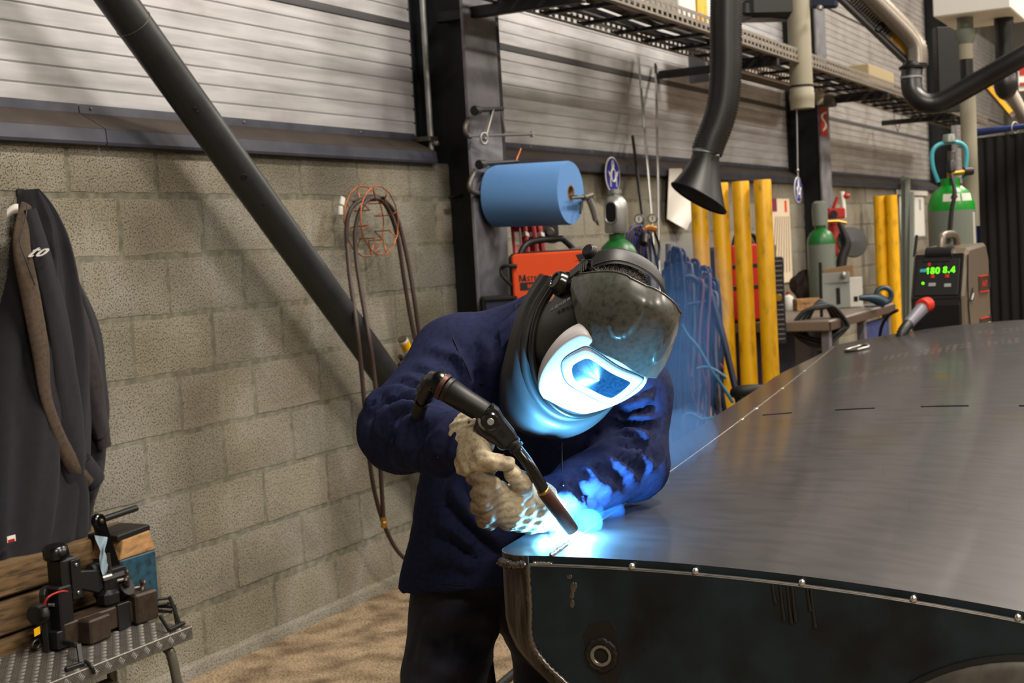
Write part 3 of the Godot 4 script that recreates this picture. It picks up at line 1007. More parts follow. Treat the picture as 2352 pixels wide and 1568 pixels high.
	part(o, "eye_bolt", B.new().tube(ring_pts(on_y(58, 1480, 0.366), Vector3(0.015, 0, 0.0), Vector3(0, 0.004, 0.014), 20), 0.0035, 8, false, true), "steel")

const TC := Vector3(2.0186, 0.0, 2.1421)         # under the tank's near corner
const TS := Vector3(0.990175, 0.0, -0.139833)    # along the tank, away from us
const TT := Vector3(0.139833, 0.0, 0.990175)     # across the tank

func top_h(s: float, t: float) -> float:
	var h0 := 0.882 - 0.118 * t * t
	var h1 := 0.867 + 0.083 * t - 0.070 * t * t
	var h2 := 0.876 + 0.20 * t - 0.11 * t * t
	var a := 1.837
	var b := 4.14
	var h := h0 * (s - a) * (s - b) / (a * b) - h1 * s * (s - b) / (a * (b - a)) + h2 * s * (s - a) / (b * (b - a))
	return h

func top_at(s: float, t: float) -> Vector3:
	return TC + TS * s + TT * t + Vector3(0, top_h(s, t), 0)

func front_at(t: float, y: float, s := 0.0) -> Vector3:
	return TC + TS * s + TT * t + Vector3(0, y, 0)

func left_t(s: float) -> float:                  # the plate's left edge narrows towards the far end
	return lerpf(-0.074, 0.022, smoothstep(3.0, 4.14, s)) if s > 0.07 else -0.074 + 0.066 * (1.0 - sqrt(maxf(0.0, 1.0 - pow(1.0 - s / 0.07, 2.0))))

func bottom_y(t: float) -> float:
	var k := [[-0.076, 0.76], [-0.070, 0.735], [-0.059, 0.712], [-0.034, 0.683], [-0.012, 0.664], [0.03, 0.632], [0.10, 0.565], [0.20, 0.45], [0.32, 0.28], [0.48, 0.10], [0.66, 0.012], [1.4, 0.0]]
	for q in k.size() - 1:
		if t <= k[q + 1][0]:
			return lerpf(k[q][1], k[q + 1][1], clampf((t - k[q][0]) / (k[q + 1][0] - k[q][0]), 0, 1))
	return 0.0

func side_t(y: float) -> float:                  # the left outline of the front at that height
	var lo := -0.076
	var hi := 1.4
	if y >= 0.76:
		return lo
	for q in 30:
		var m := (lo + hi) * 0.5
		if bottom_y(m) > y: lo = m
		else: hi = m
	return lo

func plate_marks() -> ImageTexture:
	var w := 2048
	var h := 1024
	var im := Image.create(w, h, false, Image.FORMAT_RGB8)
	im.fill(Color(0.46, 0.445, 0.45))
	var rng := RandomNumberGenerator.new()
	rng.seed = 5
	var nz := FastNoiseLite.new()
	nz.seed = 9
	nz.frequency = 0.012
	nz.fractal_octaves = 4
	var dab := func(s: float, t: float, rs: float, rt: float, col: Color, k: float, rag := 0.5):
		var cx := s / 4.2 * w
		var cy := (t + 0.1) / 1.45 * h
		var rx := rs / 4.2 * w
		var ry := rt / 1.45 * h
		for y in range(maxi(0, int(cy - ry)), mini(h, int(cy + ry) + 1)):
			for x in range(maxi(0, int(cx - rx)), mini(w, int(cx + rx) + 1)):
				var d := Vector2((x + 0.5 - cx) / rx, (y + 0.5 - cy) / ry).length()
				var a := clampf((1.0 - d) * 1.6 + rag * nz.get_noise_2d(x * 2.0, y * 2.0), 0.0, 1.0) * k
				if a > 0.0:
					im.set_pixel(x, y, im.get_pixel(x, y).lerp(col, a))
	# rust and brown shades
	for k in 26:
		dab.call(rng.randf_range(0.5, 4.0), rng.randf_range(0.05, 1.2), rng.randf_range(0.05, 0.3), rng.randf_range(0.03, 0.12), Color(0.50, 0.41, 0.31), rng.randf_range(0.15, 0.5), 0.9)
	dab.call(2.45, 0.55, 0.10, 0.05, Color(0.66, 0.46, 0.24), 0.7, 0.7)
	for k in 14:
		dab.call(rng.randf_range(0.2, 4.0), rng.randf_range(0.05, 1.2), rng.randf_range(0.05, 0.35), rng.randf_range(0.02, 0.06), Color(0.33, 0.32, 0.33), rng.randf_range(0.2, 0.5), 0.9)
	for k in 8:                                               # the strip beside the seam
		dab.call(0.4 + 0.45 * k, -0.03, 0.3, 0.05, Color(0.48, 0.40, 0.31), 0.6, 0.8)
	# dusty shoe prints: rows of lugs
	for f in [[3.20, 0.44, 0.95, 1.0], [3.33, 0.66, 0.95, 0.8], [2.70, 0.33, 0.85, 0.7], [2.58, 0.20, 0.8, 0.45], [3.75, 0.74, 0.9, 0.7]]:
		for a in 11:
			for b in 5:
				var u := (a - 5.0) * 0.024
				var v := (b - 2.0) * 0.021 * (1.0 - 0.0035 * (a - 6) * (a - 6)) + (0.006 if a % 2 == 0 else 0.0)
				if a == 4 or rng.randf() < 0.12:
					continue
				dab.call(f[0] + v * 1.6 + u * 0.30, f[1] + u, 0.013, 0.009, Color(0.80, 0.74, 0.64), f[2] * f[3], 0.6)
	# scratches and specks
	for k in 900:
		var s := rng.randf_range(0.05, 4.1)
		var t := rng.randf_range(-0.05, 1.2)
		im.set_pixel(int(s / 4.2 * w), int((t + 0.1) / 1.45 * h), Color(0.85, 0.85, 0.86) * rng.randf_range(0.6, 1.0))
	for k in 60:
		var p := Vector2(rng.randf_range(0.1, 4.0) / 4.2 * w, rng.randf_range(0.05, 1.2) / 1.45 * h)
		var d := Vector2.from_angle(rng.randf_range(-0.6, 0.6)) * rng.randf_range(10, 60)
		var dark := rng.randf() < 0.6
		for q in 60:
			var x := p + d * (q / 60.0)
			if x.x < w - 1 and x.y < h - 1 and x.x > 0 and x.y > 0:
				im.set_pixelv(Vector2i(x), im.get_pixelv(Vector2i(x)).lerp(Color(0.2, 0.19, 0.19) if dark else Color(0.66, 0.64, 0.62), 0.4))
	for q in 160:                                             # the long dark scratch
		var u := q / 160.0
		var x := Vector2i(int((0.95 - 0.25 * u * u + 0.0 * u) / 4.2 * w), int((0.15 + 0.42 * u + 0.1) / 1.45 * h))
		im.set_pixelv(x, Color(0.27, 0.26, 0.26))
	return ImageTexture.create_from_image(im)

func tank():
	var scale_tex := ntex(0.02, 5, [[0.0, gray(0.78)], [0.45, gray(0.92)], [0.7, gray(1.0)], [1.0, gray(0.93)]], 512, 51)
	var m := mat("mill_scale", Color(0.45, 0.45, 0.46), 0.5, 0.0, {"coat": 0.35, "coat_rough": 0.13, "spec": 0.3})
	m.albedo_texture = plate_marks()
	m.detail_enabled = true
	m.detail_albedo = scale_tex
	m.detail_blend_mode = BaseMaterial3D.BLEND_MODE_MUL
	m.detail_uv_layer = BaseMaterial3D.DETAIL_UV_2
	m.uv2_triplanar = true
	m.uv2_world_triplanar = true
	m.uv2_scale = Vector3(2.2, 1.0, 0.7)
	mat("teal_steel", Color(0.115, 0.185, 0.225), 0.42, 0.35, {"tex": ntex(0.012, 4, [[0.0, gray(0.35)], [0.4, gray(0.8)], [0.7, gray(1.0)], [1.0, gray(0.8)]], 512, 53, FastNoiseLite.TYPE_SIMPLEX_SMOOTH, 25.0), "scale": Vector3(1.0, 0.8, 1.0)})
	mat("streak_steel", Color(0.36, 0.335, 0.31), 0.36, 0.6, {"tex": ntex(0.03, 4, [[0.0, gray(0.3)], [0.4, gray(0.7)], [0.7, gray(1.0)], [1.0, gray(0.7)]], 512, 55), "scale": Vector3(6.0, 0.5, 6.0)})
	mat("bead", Color(0.42, 0.40, 0.38), 0.32, 0.85)
	mat("bead_bright", Color(0.80, 0.78, 0.74), 0.25, 0.9)
	mat("burnt", Color(0.10, 0.085, 0.08), 0.6, 0.3)
	var o := thing("steel_tank", "big dark steel tank with curved top plate being welded along its seam", "tank", TC + TS * 1.5 + TT * 0.65)
	# the top plate, split round the row of slots
	var sl := [[0.080, 0.164], [0.284, 0.394], [0.517, 0.643], [0.772, 0.91], [1.04, 1.18]]
	var s0 := 1.818
	var s1 := 1.842
	var far := 4.14
	var right := 1.35
	var uvfix := func(b: B):
		for k in b.v.size():
			var q := b.v[k] - TC
			b.t[k] = Vector2(q.dot(TS) / 4.2, (q.dot(TT) + 0.1) / 1.45)
	var seam := 0.030
	var main := B.new()
	main.grid(44, 32, func(u: float, v: float) -> Vector3: return top_at(u * s0, lerpf(seam + 0.002, right, v)))
	main.grid(52, 32, func(u: float, v: float) -> Vector3: return top_at(lerpf(s1, far, u), lerpf(seam + 0.002, right, v)))
	var t0 := seam + 0.002
	var slot_walls := B.new()
	for k in sl.size() + 1:
		var t1: float = sl[k][0] if k < sl.size() else right
		var ta := t0
		main.grid(2, 6, func(u: float, v: float) -> Vector3: return top_at(lerpf(s0, s1, u), lerpf(ta, t1, v)))
		if k < sl.size():
			t0 = sl[k][1]
			var d := Vector3(0, -0.014, 0)
			for e in [s0, s1]:
				slot_walls.quad(top_at(e, t1), top_at(e, t0), top_at(e, t0) + d, top_at(e, t1) + d, TS * (1.0 if e == s0 else -1.0))
			for e in [t1, t0]:
				slot_walls.quad(top_at(s0, e), top_at(s1, e), top_at(s1, e) + d, top_at(s0, e) + d, TT * (1.0 if e == t1 else -1.0))
	main.grid(10, 32, func(u: float, v: float) -> Vector3:     # rolled far end
		var a := u * PI * 0.5
		var t := lerpf(seam + 0.002, right, v)
		return top_at(far, t) + TS * (0.16 * sin(a)) - Vector3(0, 0.16 * (1.0 - cos(a)), 0))
	uvfix.call(main)
	var tp := part(o, "top_plate", main, "mill_scale")
	part(tp, "slot_edges", slot_walls, "teal_steel")
	var dk := B.new()
	dk.grid(8, 8, func(u: float, v: float) -> Vector3: return top_at(lerpf(1.78, 1.88, u), lerpf(0.05, right, v)) - Vector3(0, 0.03, 0))
	part(tp, "slot_backing", dk, "teal_steel", "blue dark steel seen in the slots")
	var strip := B.new()
	strip.grid(90, 6, func(u: float, v: float) -> Vector3:
		var s: float = far * pow(u, 1.4)
		return top_at(s, lerpf(left_t(s), seam - 0.002, v)))
	uvfix.call(strip)
	part(o, "side_strip", strip, "mill_scale", "narrow plate left of the seam")
	# plate edges along the front
	var lip := B.new()
	lip.grid(40, 1, func(u: float, v: float) -> Vector3:
		var t := lerpf(-0.008, right, u)
		return top_at(0.0, t) - Vector3(0, 0.0125 * v, 0))
	part(tp, "front_edge", lip, "teal_steel")
	# left wall, with the rounded near corner and the turned-under bottom
	var wall := B.new()
	wall.grid(40, 30, func(u: float, v: float) -> Vector3:
		var s := 0.0
		var tt := 0.0
		var q := 0.0
		if u < 0.4:
			var a := u / 0.4 * PI * 0.5
			s = 0.070 * (1.0 - sin(a))
			q = 0.066 * (1.0 - sin(PI * 0.5 - a))
			q = 0.066 * cos(a)
		else:
			s = 0.0
		if u >= 0.4:
			s = 0.070 + (far - 0.07) * pow((u - 0.4) / 0.6, 1.5)
			q = 0.0
		else:
			s = 0.070 * (1.0 - cos(u / 0.4 * PI * 0.5))
			q = 0.066 * (1.0 - sin(u / 0.4 * PI * 0.5))
		var shift := left_t(s) + 0.074 if s > 0.08 else 0.0
		var yt := top_h(s, -0.074 + q) - 0.001
		var y := lerpf(yt, 0.02, pow(v, 1.25))
		tt = side_t(y) + q + shift
		return front_at(tt, y, s))
	part(o, "side_wall", wall, "streak_steel", "streaky bare steel round the left corner")
	# front plate with its bright upper rim
	var fp := B.new()
	fp.grid(40, 24, func(u: float, v: float) -> Vector3:
		var y0 := lerpf(0.0, 1.0, v)
		var tt := lerpf(-0.008, right, u)
		var yt := top_h(0.0, tt) - 0.0125
		var yb := bottom_y(tt - 0.066)
		return front_at(tt, lerpf(yt, minf(yb, yt - 0.01), v), -0.010))
	part(o, "front_plate", fp, "teal_steel")
	var rim := B.new()
	rim.grid(60, 2, func(u: float, v: float) -> Vector3:
		var tt := lerpf(-0.006, right, u)
		var yt := top_h(0.0, tt) - 0.0122
		return [front_at(tt, yt, 0.002), front_at(tt, yt, -0.0095), front_at(tt, yt - 0.0028, -0.0108)][int(round(v * 2))])
	part(o, "front_rim", rim, "dull_steel", "bright ground upper rim of the front plate")
	# beads
	part(o, "weld_bead", bead([front_at(-0.0065, 0.868, -0.010), front_at(-0.0065, 0.80, -0.011), front_at(-0.0068, 0.74, -0.011), front_at(side_t(0.70) + 0.068, 0.70, -0.011), front_at(side_t(0.65) + 0.068, 0.65, -0.011), front_at(side_t(0.5) + 0.068, 0.5, -0.011)], 0.0045, 90, 3), "bead")
	part(o, "weld_bead", bead([front_at(-0.064, 0.868, 0.014), front_at(-0.05, 0.867, 0.003), front_at(-0.034, 0.866, -0.004), front_at(-0.012, 0.868, -0.009)], 0.0062, 40, 7), "bead", "thick lumpy bead across the corner")
	part(o, "weld_bead", bead([front_at(0.0, top_h(0, 0) - 0.012, -0.004), front_at(0.032, top_h(0, 0.03) - 0.012, -0.004)], 0.0032, 24, 9), "bead_bright")
	var ws := []
	for k in 12:
		ws.append(top_at(lerpf(0.004, 0.15, k / 11.0), seam) + Vector3(0, 0.0005, 0))
	part(o, "fresh_bead", bead(ws, 0.0042, 60, 11), "bead_bright", "fresh bright weld bead beside the arc")
	var ln := []
	for k in 40:
		var s := lerpf(0.16, 4.1, pow(k / 39.0, 1.3))
		ln.append(top_at(s, seam) - Vector3(0, 0.0004, 0))
	part(o, "open_seam", B.new().tube(ln, 0.0019, 6), "bead_bright", "thin open seam still to be welded")
	for s in [1.78, 2.02, 2.55, 3.1]:
		part(o, "tack_weld", B.new().ball(top_at(s, seam), Vector3(0.018, 0.003, 0.007), 10, Basis(TS, Vector3.UP, TT)), "bead_bright")
	for t in [0.169, 0.272, 0.438, 0.603, 0.750, 0.90, 1.06, 1.2]:
		part(o, "tack_weld", B.new().ball(front_at(t, top_h(0, t) - 0.0095, -0.006), Vector3(0.0055, 0.006, 0.0055), 14), "bead_bright", "shiny round tack between top plate and front plate")
	# threaded socket with its burnt weld ring
	var sc := front_at(0.112, 0.7235, -0.011)
	var fx := Transform3D(Basis(TT, TS, -Vector3.UP), sc)      # y of the lathe points into the tank
	var wr := B.new()
	for k in 2:
		var pts := []
		var rr: float = [0.0235, 0.0195][k]
		for q in 40:
			var a := TAU * q / 40.0
			var j := 1.0 + 0.06 * sin(q * 2.4 + k) + 0.04 * sin(q * 5.1)
			pts.append(sc + TT * cos(a) * rr * j + Vector3(0, sin(a) * rr * j * 1.05, 0) - TS * 0.001)
		wr.tube(pts, [0.0045, 0.004][k], 8, false, true)
	part(o, "socket_weld", wr, "burnt", "burnt weld ring round the threaded socket")
	var pr := []
	pr.append(Vector2(0.0175, 0.0))
	pr.append(Vector2(0.0175, -0.006))
	pr.append(Vector2(0.0135, -0.006))
	for k in 12:
		pr.append(Vector2(0.0125 if k % 2 == 0 else 0.0135, -0.005 + k * 0.0022))
	pr.append(Vector2(0.0, 0.022))
	part(o, "threaded_socket", B.new().lathe(fx, pr, 36, 0, TAU, 0.95), "steel")
	var halo := PackedVector2Array()
	for p in [[-0.026, 0.0], [-0.03, 0.03], [-0.018, 0.05], [0.018, 0.058], [0.026, 0.045], [0.034, 0.0], [0.03, -0.03], [0.022, -0.045], [0.004, -0.05], [-0.014, -0.028]]:
		halo.append(Vector2(p[0], p[1]))
	part(o, "ground_patch", B.new().prism(halo, Transform3D(Basis(TT, Vector3.UP, -TS), sc + TS * 0.0004), 0.0012, 0.0004), "burnt")
	var scr := B.new()
	for q in [[0.064, 0.851, 0.006, 0.004], [0.069, 0.833, 0.006, 0.009], [0.0665, 0.82, 0.005, 0.006], [0.073, 0.836, 0.004, 0.006], [0.066, 0.806, 0.005, 0.007]]:
		scr.ball(front_at(q[0], q[1], -0.0102), Vector3(q[2], q[3], 0.0012), 8, Basis(TT, Vector3.UP, TS))
	part(o, "spatter_mark", scr, "bead")
	# paint runs under the rim
	var runs := B.new()
	for q in [[0.393, 0.03], [0.405, 0.055], [0.416, 0.058], [0.423, 0.055], [0.446, 0.035], [0.452, 0.06]]:
		var t: float = q[0]
		var y := top_h(0, t) - 0.016
		runs.tube([front_at(t, y, -0.0095), front_at(t + 0.002, y - q[1] * 0.6, -0.0095), front_at(t + 0.004, y - q[1], -0.0095)], [0.003, 0.0032, 0.0042], 8)
	part(o, "paint_run", runs, "black", "dried black runs under the rim")
	# round hatch low on the front
	var hx := Transform3D(Basis(TT, -TS, Vector3.UP), front_at(0.7645, 0.435, -0.010))
	var ht := part(o, "hatch_cover", B.new().lathe(hx, [Vector2(0, 0.016), Vector2(0.300, 0.016), Vector2(0.309, 0.010), Vector2(0.31, 0.0)], 72), "dull_steel", "round bolted hatch cover")
	part(ht, "gasket", B.new().lathe(hx, [Vector2(0.31, 0.006), Vector2(0.318, 0.004), Vector2(0.319, 0.0)], 72), "black")
	for k in 16:
		var a := deg_to_rad(90.0 - 13.0 + 26.0 * (k - 0.55))
		if k > 12:
			continue
		var c := hx * Vector3(cos(a) * 0.29, 0.016, sin(a) * 0.29)
		part(ht, "hatch_bolt", B.new().lathe(Transform3D(hx.basis, c), [Vector2(0.011, 0.0), Vector2(0.011, 0.004), Vector2(0.0075, 0.008), Vector2(0.005, 0.008), Vector2(0.005, 0.004), Vector2(0, 0.004)], 18), "steel")
	# lifting lug lying on the far end
	var lg := solo("shackle", B.new().tube(spline([top_at(3.66, 0.125) + Vector3(0, 0.006, 0), top_at(3.70, 0.165) + Vector3(0, 0.010, 0), top_at(3.70, 0.20) + Vector3(0, 0.012, 0), top_at(3.64, 0.215) + Vector3(0, 0.006, 0), top_at(3.60, 0.18) + Vector3(0, 0.006, 0), top_at(3.62, 0.14) + Vector3(0, 0.006, 0)], 6, true), 0.007, 8, false, true), "steel", "small shiny metal shackle lying on the far end of the tank", "shackle")

func bead(p: Array, r: float, n: int, sd: int) -> B:         # an uneven weld bead through points
	var rng := RandomNumberGenerator.new()
	rng.seed = sd
	var q := spline(p, maxi(2, n / (p.size() - 1)))
	var rr := []
	for k in q.size():
		rr.append(r * (1.0 + 0.22 * sin(k * 1.9) + rng.randf_range(-0.15, 0.15)) * (0.5 if k == 0 or k == q.size() - 1 else 1.0))
		q[k] += Vector3(rng.randf_range(-1, 1), rng.randf_range(-1, 1), rng.randf_range(-1, 1)) * r * 0.12
	return B.new().tube(q, rr, 9)

# ---------------------------------------------------------------- bodies from distance fields
class Field:
	var o: Vector3
	var c: float
	var nx: int
	var ny: int
	var nz: int
	var d := PackedFloat32Array()

	func _init(lo: Vector3, hi: Vector3, cell: float):
		o = lo
		c = cell
		nx = int(ceil((hi.x - lo.x) / cell)) + 1
		ny = int(ceil((hi.y - lo.y) / cell)) + 1
		nz = int(ceil((hi.z - lo.z) / cell)) + 1
		d.resize(nx * ny * nz)
		d.fill(0.5)

	# a bone from a to b whose radius goes from ra to rb, blended over k; sq flattens it along the unit vector f
	func bone(a: Vector3, b: Vector3, ra: float, rb: float, k := 0.02, f := Vector3.ZERO, sq := 1.0):
		var m := maxf(ra, rb) * maxf(1.0, 1.0) + k + c * 2.0
		var lo := (a.min(b) - Vector3.ONE * m - o) / c
		var hi := (a.max(b) + Vector3.ONE * m - o) / c
		var x0 := maxi(0, int(lo.x)); var x1 := mini(nx - 1, int(hi.x) + 1)
		var y0 := maxi(0, int(lo.y)); var y1 := mini(ny - 1, int(hi.y) + 1)
		var z0 := maxi(0, int(lo.z)); var z1 := mini(nz - 1, int(hi.z) + 1)
		var ab := b - a
		var il := 1.0 / maxf(ab.length_squared(), 1e-9)
		var flat := f != Vector3.ZERO
		for z in range(z0, z1 + 1):
			for y in range(y0, y1 + 1):
				var i := (z * ny + y) * nx + x0
				var p := o + Vector3(x0 * c, y * c, z * c)
				for x in range(x0, x1 + 1):
					var ap := p - a
					var t := clampf(ap.dot(ab) * il, 0.0, 1.0)
					var v := ap - ab * t
					if flat:
						v += f * (v.dot(f) * (sq - 1.0))
					var e := v.length() - (ra + (rb - ra) * t)
					var g := d[i]
					var h := k - absf(e - g)
					d[i] = minf(e, g) - (h * h * 0.25 / k if h > 0.0 else 0.0)
					i += 1
					p.x += c

	func cut(n: Vector3, at: Vector3):                      # keep what lies behind the plane
		for z in nz:
			for y in ny:
				for x in nx:
					var i := (z * ny + y) * nx + x
					if d[i] < 0.08:
						d[i] = maxf(d[i], (o + Vector3(x, y, z) * c - at).dot(n))

	func val(p: Vector3) -> float:
		var q := (p - o) / c
		var x := int(q.x); var y := int(q.y); var z := int(q.z)
		if x < 0 or y < 0 or z < 0 or x >= nx - 1 or y >= ny - 1 or z >= nz - 1:
			return 0.5
		var i := (z * ny + y) * nx + x
		var s := nx * ny
		var fx := q.x - x; var fy := q.y - y; var fz := q.z - z
		return lerpf(lerpf(lerpf(d[i], d[i + 1], fx), lerpf(d[i + nx], d[i + nx + 1], fx), fy), lerpf(lerpf(d[i + s], d[i + s + 1], fx), lerpf(d[i + s + nx], d[i + s + nx + 1], fx), fy), fz)

	func out(p: Vector3) -> Vector3:
		return Vector3(val(p + Vector3(c, 0, 0)) - val(p - Vector3(c, 0, 0)), val(p + Vector3(0, c, 0)) - val(p - Vector3(0, c, 0)), val(p + Vector3(0, 0, c)) - val(p - Vector3(0, 0, c))).normalized()

	func hit(from: Vector3, to: Vector3) -> Vector3:
		for k in 400:
			var p := from.lerp(to, k / 400.0)
			if val(p) < 0.0:
				return p
		return to

	# surface nets; push(p, normal) gives how far a point is moved along its normal, shade(p) its colour
	func skin(push = null, shade = null) -> B:
		var b := B.new()
		var id := PackedInt32Array()
		id.resize(d.size())
		id.fill(-1)
		var s := nx * ny
		var off := [0, 1, nx, nx + 1, s, s + 1, s + nx, s + nx + 1]
		var cs := [Vector3(0, 0, 0), Vector3(1, 0, 0), Vector3(0, 1, 0), Vector3(1, 1, 0), Vector3(0, 0, 1), Vector3(1, 0, 1), Vector3(0, 1, 1), Vector3(1, 1, 1)]
		var ed := [[0, 1], [0, 2], [0, 4], [1, 3], [1, 5], [2, 3], [2, 6], [3, 7], [4, 5], [4, 6], [5, 7], [6, 7]]
		for z in nz - 1:
			for y in ny - 1:
				var i := (z * ny + y) * nx - 1
				for x in nx - 1:
					i += 1
					var g := d[i]
					if g > c * 2.0 or g < -c * 2.0:
						continue
					var neg := 0
					for k in off:
						if d[i + k] < 0.0:
							neg += 1
					if neg == 0 or neg == 8:
						continue
					var sum := Vector3.ZERO
					var n := 0
					for e in ed:
						var da := d[i + off[e[0]]]
						var db := d[i + off[e[1]]]
						if (da < 0.0) != (db < 0.0):
							sum += cs[e[0]].lerp(cs[e[1]], da / (da - db))
							n += 1
					var p := o + (Vector3(x, y, z) + sum / n) * c
					id[i] = b.vert(p, out(p))
		if push != null:
			for k in b.v.size():
				b.v[k] += b.n[k] * push.call(b.v[k], b.n[k])
		if shade != null:
			for k in b.v.size():
				b.c[k] = shade.call(b.v[k])
			b.tint = Color(0.5, 0.5, 0.5)
		for z in range(1, nz - 1):
			for y in range(1, ny - 1):
				var i := (z * ny + y) * nx
				for x in range(1, nx - 1):
					i += 1
					var g := d[i]
					if g > c * 2.0 or g < -c * 2.0:
						continue
					for ax in 3:
						var st: int = [1, nx, s][ax]
						if (g < 0.0) == (d[i + st] < 0.0):
							continue
						var u: int = [nx, s, 1][ax]
						var w: int = [s, 1, nx][ax]
						var q0 := id[i]; var q1 := id[i - u]; var q2 := id[i - u - w]; var q3 := id[i - w]
						if q0 < 0 or q1 < 0 or q2 < 0 or q3 < 0:
							continue
						b.face(q0, q1, q2)
						b.face(q0, q2, q3)
		if push != null:                                   # normals again after the folds were raised
			var nn := PackedVector3Array()
			nn.resize(b.v.size())
			for k in range(0, b.i.size(), 3):
				var a := b.i[k]; var e := b.i[k + 1]; var f := b.i[k + 2]
				var g := (b.v[f] - b.v[a]).cross(b.v[e] - b.v[a])
				nn[a] += g; nn[e] += g; nn[f] += g
			for k in nn.size():
				b.n[k] = nn[k].normalized()
		return b

# folds: each a run of points with a width and a height (minus for a crease)
class Folds:
	var seg := []
	var nz := FastNoiseLite.new()
	func run(p: Array, w: float, h: float):
		for k in p.size() - 1:
			seg.append([p[k], p[k + 1], w, h, (p[k] + p[k + 1]) * 0.5, p[k].distance_to(p[k + 1]) * 0.5 + w * 2.5, k == 0, k == p.size() - 2])
	func lift(p: Vector3) -> float:
		var best := {}
		var r := 0.0
		for s in seg:
			if p.distance_squared_to(s[4]) > s[5] * s[5]:
				continue
			var ab: Vector3 = s[1] - s[0]
			var t := clampf((p - s[0]).dot(ab) / ab.length_squared(), 0.0, 1.0)
			var q: float = p.distance_to(s[0] + ab * t) / s[2]
			var e: float = exp(-q * q * 1.6) - 0.35 * exp(-(q - 1.6) * (q - 1.6) * 2.5)
			var end := 1.0
			if s[6]: end *= smoothstep(-0.1, 0.5, t)
			if s[7]: end *= smoothstep(-0.1, 0.5, 1.0 - t)
			var val: float = s[3] * e * end
			if absf(val) > absf(r):
				r = val
		return r

var hl: Vector3                                   # the helmet's own axes: wearer's left, up, the way it faces
var hu: Vector3
var hf: Vector3
var hc: Vector3

func hp(l: float, u: float, f: float) -> Vector3:
	return hc + hl * l + hu * u + hf * f

func cam_dir(v: Vector3) -> Vector3:              # right, up, towards the lens
	return AX * v.x + AY * v.y - AZ * v.z

